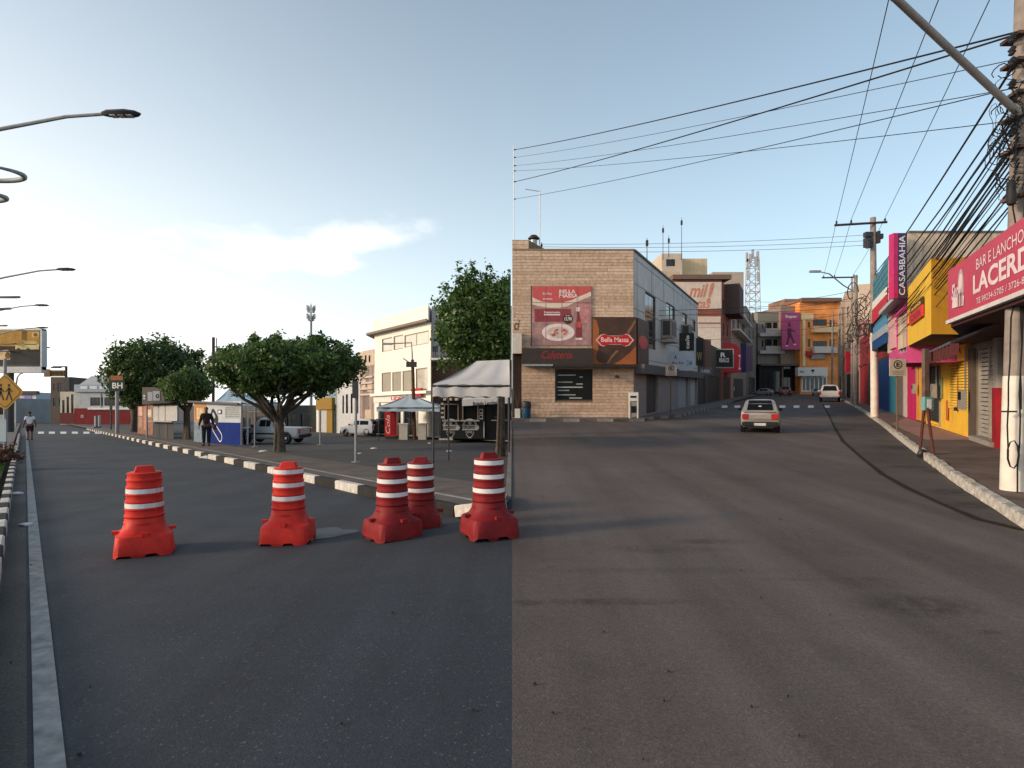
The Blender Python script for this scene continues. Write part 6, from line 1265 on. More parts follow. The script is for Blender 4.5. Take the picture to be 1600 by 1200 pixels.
Yq = Ye - .4; F = Fc(RIGHT, ((1222 - 800) / FPX * Yq, Yq), ((1250 - 800) / FPX * Yq, Yq)); t = thing('billboard', 'tall magenta billboard with a striding figure and white title', 'billboard', F.P(F.W / 2, F.px(1236, 546)[1], 0)); MG = M('billboard_magenta', (.38, .065, .16), .5, var=.12, scale=.3)
pp = panel(F, t, F.rect(1222, 1250, 488, 546), MG, -.4, 0, 'panel'); lettering(F, pp, 'Super', F.rect(1227, 1246, 492, 498), M('poster_white', (.72, .60, .58)), .01, bold=.03); DM = M('figure_maroon', (.12, .02, .06), .6)
for pts in ([(1230, 513), (1236, 513), (1237, 524), (1230, 524)], [(1231, 524), (1235, 524), (1231, 539), (1228, 539)], [(1233, 524), (1237, 523), (1242, 535), (1240, 537)], [(1231.5, 504), (1235, 504), (1235, 511), (1231.5, 511)], [(1236, 514), (1243, 518), (1243, 519.5), (1236, 517)]): poly(pts, DM, .008, 'figure')
for a, b in ((1227.5, 539.5), (1240, 537.5)): pb(a, a + 4, b, b + 1.6, PW, .012, 'figure_shoe')
# ---- pavement on the left side of the shopping street, round the stone-clad corner
zr = lambda X, Y: rise(Y, RIGHT)
kp = [(.02, YB - 1.05), (XC * .8, YB - 1.05), (XC + .35, YB - .75), (XC + 1.0, YB + .5)] + [(front_l(y) + 1.75, y) for y in (YB + 3, YB + 8, YB + 16, YB + 30, YB + 60, YB + 85)]
bp = [(.02, YB + .1), (XC * .8, YB + .1), (XC - .1, YB + .1), (XC + .02, YB + .5)] + [(front_l(y) - .1, y) for y in (YB + 3, YB + 8, YB + 16, YB + 30, YB + 60, YB + 85)]
mb = MB(); mb.sheet(kp, bp, 2, 3, .14, zf=zr); struct(mb, 'pavement', M('grey_pave_left', (.15, .14, .135), .9, var=.25, scale=1.5, streak=.25))
sk = [stone_mesh('dark_kerb', .78, .14, .155, M('kerb_dark', (.13, .115, .105), .9, var=.4, scale=5), .03), stone_mesh('dark_kerb', .78, .14, .15, M('kerb_pale', (.28, .25, .22), .9, var=.4, scale=5), .03)]
lay_kerb([(a, b) for a, b in kp if b < YB + 40], .8, sk, 'kerb', BED, jit=.01)
# ---- things on that pavement
F = Fc(RIGHT, ((980 - 800) / FPX * (YB - .35), YB - .35), ((1000 - 800) / FPX * (YB - .35), YB - .35)); q = F.rect(983, 997.5, 613, 655); t = thing('stand_sign', 'white upright stand with dark pictures at the stone-clad corner', 'sign stand', F.P((q[0] + q[1]) / 2, .14, 0))
panel(F, t, (q[0], q[1], q[3] - .42, q[3]), WHITE, -.12, 0, 'header'); panel(F, t, (q[0], q[0] + .05, .14, q[3] - .42), WHITE, -.12, 0, 'leg'); panel(F, t, (q[1] - .05, q[1], .14, q[3] - .42), WHITE, -.12, 0, 'leg'); panel(F, t, (q[0] + .053, q[1] - .053, .2, q[3] - .45), M('stand_grey', (.30, .27, .25), .7), -.1, -.03, 'panel'); panel(F, t, (q[0] + .1, q[1] - .1, .4, .72), INK, -.03, -.01, 'picture'); panel(F, t, (q[0] + .06, q[1] - .1, q[3] - .27, q[3] - .17), INK, 0, .01, 'print')
p = wpt((822.5 - 800) / FPX * (YB - .75), YB - .75, .14, RIGHT); t = thing('litter_bin', 'blue street bin with dark lid before the stone-clad wall', 'bin', p); mb = MB(); mb.lathe([(.17, 0), (.2, .05), (.21, .5), (.19, .52)], p, 18); mb.build('body', M('bin_blue', (.02, .07, .12), .5), t, smooth=40); mb = MB(); mb.lathe([(.23, .52), (.24, .6), (.22, .78), (.12, .84)], p, 18); mb.build('lid', DARKM, t, smooth=40)
p = wpt((808.5 - 800) / FPX * (YB - .2), YB - .2, .14, RIGHT); t = thing('planter', 'white planter with dry stems beside the blue bin', 'planter', p); mb = MB(); mb.hexa([p + Vector((a * .13, b * .13, c)) for c in (0, .45) for a, b in ((-1, -1), (1, -1), (1, 1), (-1, 1))]); mb.build('pot', WHITE, t); mb = MB()
for k in range(6): a = k * 1.05; mb.tube([p + Vector((0, 0, .45)), p + Vector((.1 * math.cos(a), .1 * math.sin(a), .9)), p + Vector((.22 * math.cos(a), .2 * math.sin(a), 1.1 + .05 * k))], [.012, .01, .004], 5)
mb.build('stems', BARK, t)
def round_sign(label, x, yb, plate, letters, loc=None, tall=None):
    X, Y = flat(x, yb, RIGHT); p = wpt(X, Y, .14, RIGHT); t = thing('parking_sign', label, 'road sign', p); F = Fc(RIGHT, (X - .8, Y - .04), (X + .8, Y - .04)); q = F.rect(*plate); mb = MB(); mb.tube([p, p + Vector((0, 0, q[3] - .14 + .04))], .027, 8); mb.build('post', M('sign_post_brown', (.13, .09, .075), .7, streak=.4), t, smooth=40)
    pl = panel(F, t, q, M('sign_plate_grey', (.50, .45, .40), .6, var=.12, scale=5, streak=.25), -.012, .008, 'plate'); cu, cv = (q[0] + q[1]) / 2, lerp(q[2], q[3], .66); rr = (q[1] - q[0]) * .27
    blob(F, pl, ell(cu, cv, rr, rr, 24), INK, .009, 'ring', .003); blob(F, pl, ell(cu, cv, rr * .76, rr * .76, 24), M('sign_plate_grey', (.5, .45, .4)), .013, 'ring_core', .003); lettering(F, pl, letters, (cu - rr * .42, cu + rr * .42, cv - rr * .5, cv + rr * .5), INK, .018, bold=.05)
    for k in range(3): panel(F, pl, (cu - rr * 1.2, cu + rr * 1.2, lerp(q[2], q[3], .08 + .09 * k), lerp(q[2], q[3], .12 + .09 * k)), M('sign_smallprint', (.26, .22, .19), .7), .009, .012, 'small_print')
    return t
round_sign('square parking sign with ringed letter E by the pink shop', 1402, 684, (1390, 1415.5, 560.5, 587.5), 'E')
round_sign('square parking sign with ringed mark on the left pavement', 1048, 651, (1040, 1057.5, 569.5, 587), 'E')
# ---- roof fittings on the corner building
zt = top_m; p = at(834, 391, YB + 1.2, RIGHT); t = thing('roof_vent', 'fat metal vent pipe with dark cowl on the stone-clad roof', 'vent', p); mb = MB(); mb.lathe([(.20, -.4), (.17, .52)], p, 16); mb.build('pipe', GALV, t, smooth=40); mb = MB(); mb.lathe([(.3, .58), (.3, .62), (.16, .76), (.03, .78)], p, 16); mb.build('cowl', DARKM, t, smooth=30); mb = MB(); mb.lathe([(.12, .5), (.12, .6)], p, 8); mb.build('cowl_stem', DARKM, t)
p = at(843, 391, YB + 1.5, RIGHT); t = thing('antenna_mast', 'thin mast with short crossarm on the stone-clad roof', 'antenna', p); mb = MB(); mb.tube([p - Vector((0, 0, .4)), at(843.5, 298, YB + 1.5, RIGHT)], .03, 6); mb.build('mast', GALV, t); mb = MB(); mb.tube([at(843.5, 299, YB + 1.5, RIGHT), at(821, 295.5, YB + 1.5, RIGHT)], .02, 5); mb.build('crossarm', GALV, t)
YM = YB + .6; p = wpt(.10, YM, top_l, RIGHT); t = thing('service_mast', 'slim cable mast at the left end of the stone-clad roof', 'mast', p); mb = MB(); mb.tube([p, at(802.6, 228, YM, RIGHT)], .022, 6); mb.build('mast', GALV, t)
mp = [at(802.6, y, YM, RIGHT) for y in (234, 246, 259, 267, 284, 311)]
mb = MB()
for q in mp: mb.tube([q + Vector((-.0, 0, 0)), q + Vector((.12, 0, 0))], .03, 5)
mb.build('insulators', DARKM, t)
for x, y0, y1, Y, lab in ((1036, 400, 352, 80, 'faint thin aerial left of the roof tower aerials'), (1045, 396, 368, 79, 'short stubby aerial on the roof tower'), (1065, 400, 340, 80, 'tall thin aerial between roof tower and yellow-cream block'), (1011, 400, 372, 60, 'small aerial behind the zinc parapet')):
    p = at(x, y0 + 6, Y, RIGHT); t = thing('aerial', lab, 'antenna', p); mb = MB(); mb.tube([p, at(x, y1, Y, RIGHT)], [.05, .03], 5); mb.build('rod', DARKM, t); mb = MB(); mb.box(p.x - .12, p.x + .12, p.y - .1, p.y + .1, at(x, y1 + 8, Y, RIGHT).z - .3, at(x, y1 + 8, Y, RIGHT).z + .3); mb.build('head', DARKM, t)
# ================================================================== shops on the right
def rx(x, off=0.0): return isect(x, (fA[0] - off, fA[1]), SL_F)
def yfr(Y, off=0.0): return (front_r(Y) - off, Y)
ORW = M('shop_orange_yellow', (.66, .31, .025), .7, var=.1, scale=2, streak=.5, dirt=(.30, .12, .03)); YLW = M('shop_yellow', (.78, .47, .05), .7, var=.08, scale=2, streak=.5, dirt=(.30, .17, .06)); SHY = M('shutter_yellow', (.78, .50, .07), .6, var=.22, scale=3, streak=.4, dirt=(.28, .16, .05)); SHG = M('shutter_grey', (.36, .335, .30), .55, .2, var=.2, scale=3, streak=.35)
CR_R = M('pillar_crimson', (.36, .02, .03), .6, var=.1); CONW = M('stained_concrete', (.56, .45, .34), .95, var=.3, scale=.9, streak=.75, dirt=(.075, .05, .035))
# bar: grey shutter bay, red and white pillar, deep awning with the big sign
Fr = Fc(RIGHT, rx(1471), yfr(7.2)); F = Fr
def fx(x): return F.px(x, 650)[0]
t = thing('bar_building', 'bar front with grey roller shutters and a red and white pillar under the sign', 'building', F.P(F.W * .6, 0, 0)); bay = F.rect(1521, 1556, 545, 700); bay = (fx(1526), fx(1557), .28, 2.75)
wall(F, t, M('bar_wall', (.20, .17, .15), .9, streak=.4), fx(1518), F.W, 0, 3.0, 6, [bay], reveal=.14, name='wall')
shutter(F, t, (bay[0], lerp(bay[0], bay[1], .55), bay[2], bay[3]), SHG, 20, d=-.10); shutter(F, t, (lerp(bay[0], bay[1], .57), bay[1], bay[2], bay[3]), SHG, 20, d=-.10)
panel(F, t, (fx(1518), fx(1526) - .02, .2, 2.8), M('door_post_dark', (.09, .07, .06), .8, streak=.4), .0, .08, 'door_post'); panel(F, t, (bay[0] - .02, bay[1] + .3, .1, .27), M('sill_concrete', (.26, .24, .21), .9), 0, .18, 'threshold')
u0 = fx(1559); u1 = u0 + .42; hp = F.px(1562, 606)[1]; panel(F, t, (u0, u1, .14, hp), CR_R, .002, .12, 'pillar_lower'); panel(F, t, (u0, u1, hp + .002, 3.0), M('pillar_white', (.46, .42, .38), .8, streak=.3), .002, .10, 'pillar_upper')
# yellow bays
t = thing('yellow_shop', 'yellow shopfront with slatted shutter and orange lintel beside the bar', 'building', F.P(fx(1490), 0, 0)); yb_ = (fx(1479), fx(1513), .20, F.px(1497, 564)[1]); dk = F.rect(1450, 1467, 560, 660)
F = Fc(RIGHT, rx(1427), rx(1517.5)); yb_ = (fx(1482), fx(1514), .95, F.px(1497, 566)[1]); lowp = (fx(1478), fx(1515), .18, .93); dk = (fx(1450), fx(1470), .2, F.px(1460, 560)[1])
vtop = 3.0; wall(F, t, YLW, fx(1447), F.W, 0, vtop, 6, [yb_, lowp, dk], reveal=.12)
shutter(F, t, yb_, SHY, 17, d=-.05, th=.05)
for k in range(4): a = lerp(lowp[0], lowp[1], k / 4); b_ = lerp(lowp[0], lowp[1], (k + 1) / 4); panel(F, t, (a + .02, b_ - .02, lowp[2], lowp[3]), YLW, -.08, -.03 + .01 * (k % 2), 'plank')
panel(F, t, (lerp(yb_[0], yb_[1], .5) - .02, lerp(yb_[0], yb_[1], .5) + .02, yb_[2], yb_[3]), M('bar_brown', (.22, .11, .03), .6), .001, .02, 'locking_bar'); mb = MB(); a = F.P(lerp(yb_[0], yb_[1], .47), .95, .03); mb.box(a.x - .05, a.x + .05, a.y - .05, a.y + .05, a.z - .06, a.z + .06); mb.build('padlock', DARKM, t)
shutter(F, t, (dk[0] + .02, dk[1] - .25, .3, dk[3]), M('shutter_dark', (.035, .033, .033), .6), 22, d=-.10); panel(F, t, (dk[1] - .24, dk[1], .2, dk[3]), M('jamb_grey', (.30, .26, .22), .8, streak=.4), -.11, .02, 'jamb'); panel(F, t, (dk[1] - .1, dk[1] + .45, 1.25, 2.0), M('notice_green', (.20, .24, .15), .7, var=.4, scale=8), .02, .045, 'notice'); panel(F, t, (fx(1480) - .1, fx(1480) + .18, .5, 1.2), M('notice_red', (.50, .12, .04), .7), .001, .02, 'notice')
lp = F.rect(1465, 1517, 545, 566); lin = panel(F, t, (fx(1462), F.W, F.px(1490, 567)[1] + .01, 2.98), ORW, .002, .14, 'lintel'); lettering(F, lin, 'CASA CERAMICA', (fx(1467), fx(1511), F.px(1488, 558)[1], F.px(1488, 549)[1]), M('letters_oxblood', (.16, .02, .02), .6), .145, bold=.02, slope=.04)
panel(F, t, (fx(1428), fx(1461), F.px(1444, 571)[1], F.px(1444, 548)[1]), ORW, .05, .3, 'left_lintel'); lettering(F, t, 'CERAMICA', (fx(1432), fx(1456), F.px(1444, 566)[1], F.px(1444, 556)[1]), M('letters_oxblood', (.16, .02, .02)), .305, bold=.02)
# magenta and orange door beside
t = thing('magenta_door_bay', 'magenta and orange doors between the pink house and the dark shutter', 'building', F.P(fx(1437), 0, 0)); wall(F, t, M('bay_dark', (.07, .05, .05), .9), 0, fx(1446.8), 0, 2.98, 6); MAG = M('door_magenta', (.50, .02, .12), .6, var=.1, scale=3, streak=.15)  # plain dark wall behind the coloured doors
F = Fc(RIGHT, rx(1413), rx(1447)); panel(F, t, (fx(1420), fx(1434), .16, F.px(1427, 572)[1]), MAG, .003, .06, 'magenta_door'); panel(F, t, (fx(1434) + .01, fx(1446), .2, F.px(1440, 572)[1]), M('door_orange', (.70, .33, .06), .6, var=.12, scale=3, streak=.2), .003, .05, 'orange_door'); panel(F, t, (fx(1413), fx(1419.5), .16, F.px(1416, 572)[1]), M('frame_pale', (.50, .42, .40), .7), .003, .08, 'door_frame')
for k in range(5): a = lerp(fx(1420), fx(1446), (k + .5) / 5); panel(F, t, (a, a + .015, .2, F.px(1432, 574)[1]), M('groove', (.25, .04, .06), .8), .061, .064, 'groove')
# yellow box storey overhanging the pavement
o1 = flat(1455, 603 + FPX * (EFF[RIGHT] - 3.0) / -15 if False else 700, RIGHT)
def over(x, ybot, zb): Y = FPX * (zb - EFF[RIGHT]) / (603 - ybot); return ((x - 800) / FPX * Y, Y)
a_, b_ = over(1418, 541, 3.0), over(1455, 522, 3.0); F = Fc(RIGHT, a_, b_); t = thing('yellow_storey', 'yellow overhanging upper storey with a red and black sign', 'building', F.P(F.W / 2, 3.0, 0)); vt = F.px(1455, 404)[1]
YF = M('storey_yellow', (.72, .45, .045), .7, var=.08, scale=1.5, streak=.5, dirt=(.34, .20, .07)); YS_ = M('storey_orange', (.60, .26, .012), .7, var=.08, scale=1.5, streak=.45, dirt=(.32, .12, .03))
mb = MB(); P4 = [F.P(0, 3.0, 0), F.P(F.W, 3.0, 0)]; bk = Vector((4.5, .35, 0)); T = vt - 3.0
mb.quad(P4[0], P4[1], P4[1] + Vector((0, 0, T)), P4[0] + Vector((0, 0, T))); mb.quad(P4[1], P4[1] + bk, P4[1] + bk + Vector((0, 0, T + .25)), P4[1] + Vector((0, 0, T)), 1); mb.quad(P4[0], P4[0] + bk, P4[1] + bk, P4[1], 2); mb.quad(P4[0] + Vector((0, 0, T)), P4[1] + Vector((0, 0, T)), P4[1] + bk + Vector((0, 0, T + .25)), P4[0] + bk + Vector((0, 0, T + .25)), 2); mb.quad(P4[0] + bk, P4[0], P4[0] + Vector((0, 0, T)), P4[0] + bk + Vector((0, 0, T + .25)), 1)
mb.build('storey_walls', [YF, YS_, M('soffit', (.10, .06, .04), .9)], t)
s_ = F.rect(1425, 1445, 470, 500); sg = panel(F, t, (F.px(1424.5, 480)[0], F.px(1445, 480)[0], F.px(1435, 501)[1], F.px(1435, 484)[1]), M('sign_red_bright', (.55, .04, .035), .5), .02, .07, 'red_board'); panel(F, t, (F.px(1426, 480)[0], F.px(1445, 480)[0], F.px(1435, 483.5)[1], F.px(1435, 472)[1]), M('sign_black_board', (.06, .03, .02), .6), .02, .06, 'black_board'); lettering(F, sg, 'CASA', (F.px(1427, 480)[0], F.px(1443, 480)[0], F.px(1435, 498)[1], F.px(1435, 487)[1]), M('letters_dark_red', (.30, .02, .02), .5), .075, bold=.04); lettering(F, sg, 'ceramica', (F.px(1428, 480)[0], F.px(1443, 480)[0], F.px(1435, 481)[1], F.px(1435, 475)[1]), YF, .066, bold=.03)
# stained blind wall above
Yw = a_[1] + .25; F = Fc(RIGHT, ((1419 - 800) / FPX * Yw, Yw), ((1620 - 800) / FPX * Yw, Yw), back=(.5, 1)); t = thing('blind_wall', 'rain-stained concrete wall rising behind the yellow storey', 'wall', F.base()); wall(F, t, CONW, 0, F.W, 3.02, F.px(1480, 363)[1], 5); panel(F, t, (0, F.W, F.px(1480, 363)[1], F.px(1480, 361)[1]), M('old_concrete', (.16, .15, .14)), -.5, .05, 'coping')
# pink house with grey window band
F = Fc(RIGHT, isect(1389, a_, SL_F), isect(1417.5, a_, SL_F)); t = thing('pink_house', 'hot pink upper storey with tall grey windows by the blue shop', 'building', F.P(F.W / 2, 3, 0)); PINK = M('house_pink', (.52, .07, .22), .7, var=.1, scale=2, streak=.25, dirt=(.35, .12, .16)); w_ = F.rect(1402, 1416.5, 478, 546); wv = (w_[0], w_[1], F.px(1409, 552)[1], F.px(1409, 492)[1])
wall(F, t, PINK, 0, F.W, F.px(1417, 567)[1], F.px(1417, 455)[1], 4, [wv], reveal=.2); window(F, t, wv, 3, 2, M('frame_grey', (.34, .30, .28), .6), glass('curtain_glass', (.10, .09, .085), .15), recess=.12); panel(F, t, (F.px(1392, 500)[0], F.px(1401, 500)[0], F.px(1396, 545)[1], F.px(1396, 500)[1]), M('pink_pale', (.58, .33, .36), .7), .003, .06, 'pale_panel'); panel(F, t, (0, F.W, F.px(1404, 478)[1], F.px(1404, 472)[1]), M('roof_sheet', (.40, .44, .47), .5), .0, .35, 'roof_sheet')
# tall blade sign
Yw = a_[1] - .1; F = Fc(RIGHT, ((1396.5 - 800) / FPX * Yw, Yw), ((1417.5 - 800) / FPX * Yw, Yw)); q = F.rect(1396.5, 1417.5, 364, 466); t = thing('blade_sign', 'tall magenta and navy vertical sign with white sideways letters', 'sign', F.P(F.W / 2, q[2], 0)); um = F.px(1403, 400)[0]; panel(F, t, (q[0], um, q[2], q[3]), M('blade_magenta', (.45, .025, .13), .5), -.25, 0, 'magenta_strip'); bd = panel(F, t, (um + .002, q[1], q[2], q[3]), M('blade_navy', (.055, .035, .10), .5), -.25, .0, 'navy_panel'); lettering(F, bd, 'CASABBAHIA', (F.px(1404.5, 400)[0], F.px(1414, 400)[0], F.px(1410, 461)[1], F.px(1410, 368)[1]), M('letters_white', (.72, .70, .70), .5), .008, bold=.008, rot=True)
# blue shop with teal cladding
F = Fc(RIGHT, rx(1366, .6), rx(1413, .6)); F = Fc(RIGHT, isect(1362, a_, SL_F), isect(1388.5, a_, SL_F)); t = thing('blue_shop', 'blue shop with teal cladding and diagonal white and red bands', 'building', F.base()); vt = F.px(1388, 402)[1]; lo = F.px(1380, 540)[1]; TEAL = M('clad_teal', (.05, .20, .27), .5, .2, var=.12, scale=1.5); BLU = M('shop_blue', (.012, .06, .20), .6, var=.15, scale=2)
wall(F, t, TEAL, 0, F.W, lo, vt, 5, name='upper_wall')
for k in range(4): panel(F, t, (0, F.W, lerp(F.px(1380, 455)[1], vt, k / 4), lerp(F.px(1380, 455)[1], vt, (k + 1) / 4) - .03), TEAL, .003, .04, 'cladding_sheet')
def band(y0l, y0r, h, m_, d): 
    pts = [F.px(1362.5, y0l + h), F.px(1388, y0r + h), F.px(1388, y0r), F.px(1362.5, y0l)]; blob(F, t, pts, m_, d, 'diagonal_band', .03)
band(476, 448, 12, WHITE, .045); band(488, 460, 22, M('band_red', (.48, .03, .05), .6), .05); panel(F, t, (0, F.W, F.px(1380, 512)[1], F.px(1380, 500)[1]), M('band_sky', (.08, .24, .42), .6), .004, .06, 'sky_band'); panel(F, t, (0, F.W, F.px(1380, 525)[1], F.px(1380, 513)[1]), M('band_greyblue', (.30, .36, .42), .6), .004, .10, 'grey_band'); panel(F, t, (0, F.W, lo, F.px(1380, 526)[1]), BLU, .004, .08, 'blue_fascia')
F = Fc(RIGHT, rx(1356), rx(1413)); panel(F, t, (fx(1374), fx(1392), .15, 3.4), BLU, -.02, .06, 'blue_door'); panel(F, t, (fx(1392) + .01, fx(1400), .15, 3.2), M('door_teal', (.03, .20, .28), .6), -.02, .05, 'teal_door'); panel(F, t, (fx(1400) + .01, fx(1412), .15, 3.0), M('wall_olive', (.13, .115, .09), .8, streak=.3), -.02, .03, 'olive_wall'); wall(F, t, M('bay_dark', (.07, .05, .05)), 0, F.W, 0, 3.6, 4, name='lower_wall')
for k in range(6): a = lerp(fx(1374), fx(1392), k / 6); panel(F, t, (a, a + .03, .2, 3.3), M('groove_blue', (.008, .03, .10), .7), .061, .07, 'groove')
# farther shops on the right
def rrow(name, label, x0, x1, ytop, mat, wins=(), door=None, dm=None, depth=7):
    F = Fc(RIGHT, rx(x0), rx(x1)); t = thing(name, label, 'building', F.base()); v1 = F.px(x1, ytop)[1]; rs = [F.rect(*w[:4]) for w in wins]; r2 = rs + ([(F.rect(*door)[0], F.rect(*door)[1], .15, F.rect(*door)[3])] if door else [])
    wall(F, t, mat, 0, F.W, -.2, v1, depth, r2)
    for w, r_ in zip(wins, rs): window(F, t, r_, w[4] if len(w) > 4 else 1, 1, None, fw=.08)
    if door: panel(F, t, r2[-1], dm or M('shop_dark', (.03, .028, .028)), -.14, -.08, 'shop_door')
    return t, F
rrow('red_shop', 'dark red shopfront beyond the white-based pole', 1344, 1356, 520, M('shop_red_dark', (.20, .025, .03), .8, streak=.3), [], (1346, 1355, 570, 640), M('shop_red_door', (.26, .02, .03), .7)); rrow('rose_shop', 'rose and grey shopfront past the dark red one', 1334.5, 1343.8, 500, M('shop_rose', (.36, .18, .17), .85, streak=.35), [(1336, 1342, 515, 535, 2)], (1336, 1342, 580, 632))
rrow('cream_house', 'cream house with red door panel behind the far poles', 1321, 1334.2, 445, M('house_cream', (.50, .40, .31), .85, streak=.35), [(1323, 1326, 480, 498), (1329, 1332, 478, 498), (1323, 1326, 515, 535)], (1322, 1329, 585, 626)); rrow('beige_house', 'beige house with flat roof at the far right end of the street', 1309, 1320.8, 455, M('house_beige', (.42, .31, .23), .85, streak=.35), [(1311, 1313, 490, 500), (1316, 1318, 490, 500), (1311, 1313, 515, 530)], (1311, 1318, 588, 618))
Yw = 62; F = Fc(RIGHT, ((1316 - 800) / FPX * Yw, Yw), ((1328 - 800) / FPX * Yw, Yw)); t = thing('hung_sign', 'narrow dark red vertical sign behind the far poles', 'sign', F.P(F.W / 2, 3, 0)); panel(F, t, F.rect(1322, 1331, 549, 582), M('sign_dark_red', (.34, .02, .04), .5), -.2, 0, 'panel')
# ---- big bar sign over the pavement
sL = over(1481, 501, 3.0); sR = over(1584, 459, 3.0); F = Fc(RIGHT, sL, sR); t = thing('bar_sign', 'long crimson bar sign with big white letters slanting over the pavement', 'sign', F.P(F.W / 2, 3.0, 0)); hS = F.px(1481, 424)[1] - 3.0
bd = panel(F, t, (0, F.W + 1.6, 3.0, 3.0 + hS), M('sign_crimson', (.46, .055, .10), .5, var=.08, scale=1.2), -.18, 0, 'panel'); panel(F, t, (-.03, F.W + 1.63, 2.93, 2.998), M('sign_edge_white', (.60, .56, .54), .6), -.2, .03, 'white_edge'); LW = M('letters_pinkwhite', (.72, .58, .60), .5)
def tb(x0, x1, f0, f1): return (F.px(x0, 500)[0], F.px(x1, 500)[0], 3.0 + hS * f0, 3.0 + hS * f1)
lettering(F, bd, 'LACERDA', (tb(1521, 1582, 0, 1)[0], tb(1521, 1582, 0, 1)[1] + 1.25, 3.0 + hS * .27, 3.0 + hS * .60), LW, .006, bold=.03); lettering(F, bd, 'BAR E LANCHONETE', (tb(1526, 1582, 0, 1)[0], tb(1526, 1582, 0, 1)[1] + 1.2, 3.0 + hS * .67, 3.0 + hS * .85), LW, .006, bold=.0); lettering(F, bd, 'TE 99234-5705 / 3726-8465', (tb(1526, 1582, 0, 1)[0], tb(1526, 1582, 0, 1)[1] + .8, 3.0 + hS * .08, 3.0 + hS * .18), LW, .006, bold=.0)
g0 = M('emblem_grey', (.42, .36, .37), .6); c0 = F.px(1498, 480)[0]; LD = M('emblem_wine', (.16, .015, .03), .6)
blob(F, bd, ell(c0 + .16, 3.0 + hS * .52, .19, hS * .34, 24), g0, .004, 'emblem_figure'); blob(F, bd, ell(c0 + .17, 3.0 + hS * .62, .10, hS * .16, 18), LW, .009, 'emblem_face'); blob(F, bd, [(c0 - .42, 3.0 + hS * .2), (c0 + .36, 3.0 + hS * .16), (c0 + .4, 3.0 + hS * .34), (c0 - .36, 3.0 + hS * .40)], LW, .009, 'emblem_ribbon'); lettering(F, bd, 'Skol', (c0 - .45, c0 + .18, 3.0 + hS * .36, 3.0 + hS * .66), LW, .014, bold=.02, shear=.2)
for k in range(5): panel(F, bd, (c0 - .05 + k * .085, c0 + .0 + k * .085, 3.0 + hS * (.18 - .02 * (k % 2)), 3.0 + hS * .42), LD if k % 2 else g0, .014 + k * .001, .017 + k * .001, 'emblem_stripe')
# canopy under it
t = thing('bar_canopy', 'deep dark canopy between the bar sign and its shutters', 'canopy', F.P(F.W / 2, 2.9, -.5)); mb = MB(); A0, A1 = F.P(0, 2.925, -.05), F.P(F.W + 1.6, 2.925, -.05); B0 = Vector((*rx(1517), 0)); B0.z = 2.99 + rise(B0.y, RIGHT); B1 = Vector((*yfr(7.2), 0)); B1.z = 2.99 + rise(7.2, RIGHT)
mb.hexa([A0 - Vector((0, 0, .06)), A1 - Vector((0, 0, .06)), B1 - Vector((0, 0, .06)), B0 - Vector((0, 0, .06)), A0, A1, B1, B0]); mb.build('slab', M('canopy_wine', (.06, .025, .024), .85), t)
mb = MB(); e0, e1 = flat(1449, 700, RIGHT), 0; q0, q1 = over(1449, 541, 2.75), over(1485, 527, 2.62); q0 = Vector((*q0, 0)); q1 = Vector((*q1, 0)); q0.z = 2.55 + rise(q0.y, RIGHT); q1.z = 2.50 + rise(q1.y, RIGHT); up_ = Vector((1.1, .1, .42))
n = 8; ptsA = [q0.lerp(q1, i / n) for i in range(n + 1)]
for i in range(n): mb.hexa([ptsA[i], ptsA[i + 1], ptsA[i + 1] + up_, ptsA[i] + up_, ptsA[i] + Vector((0, 0, .05)), ptsA[i + 1] + Vector((0, 0, .05)), ptsA[i + 1] + up_ + Vector((0, 0, .05)), ptsA[i] + up_ + Vector((0, 0, .05))])
t2 = thing('awning', 'small folded grey awning between yellow storey and bar sign', 'awning', q0); mb.build('cover', M('awning_slate', (.085, .09, .115), .7, var=.3, scale=4), t2); 
for i in range(9): a = ptsA[i]; mb = MB(); mb.hexa([a + Vector((x_, y_, z_)) for z_ in (-.22 - .04 * (i % 2), .0) for x_, y_ in ((-.02, -.02), (.10, -.08), (.12, -.04), (.0, .02))]); mb.build('scallop', M('awning_wine', (.10, .03, .03), .8), t2)
# ---- the rusty twin-leg stand with a teal box
X, Y = flat(1453, 712, RIGHT); p = wpt(X, Y, .14, RIGHT); t = thing('post_stand', 'rusty post on splayed legs carrying a teal meter box', 'post', p); RU = M('rust', (.10, .032, .022), .85, var=.35, scale=8, streak=.3); TP = at(1444, 545, Y, RIGHT); kn_ = at(1446, 620, Y, RIGHT)
mb = MB(); mb.box(kn_.x - .055, kn_.x + .055, kn_.y - .055, kn_.y + .055, kn_.z, TP.z); mb.build('post', M('post_rust_grey', (.13, .085, .07), .85, var=.35, scale=5, streak=.5), t)
for x, y in ((1437, 715), (1459, 720)): a = flat(x, y, RIGHT); e = wpt(a[0], a[1], .12, RIGHT); mb = MB(); mb.tube([kn_ + Vector((.0, 0, .05)), e], [.036, .030], 6); mb.build('leg', RU, t)
q = at(1446, 641, Y - .1, RIGHT); q2 = at(1446, 620, Y - .1, RIGHT); mb = MB(); mb.box(q.x - .11, q.x + .09, q.y - .14, q.y, q.z, q2.z); o = mb.build('meter_box', M('box_teal', (.13, .30, .30), .6, var=.2, scale=6), t); mb = MB(); mb.box(q.x - .06, q.x + .04, q.y - .15, q.y - .141, q.z + .03, q2.z - .06); mb.build('label_plate', WHITE, o)
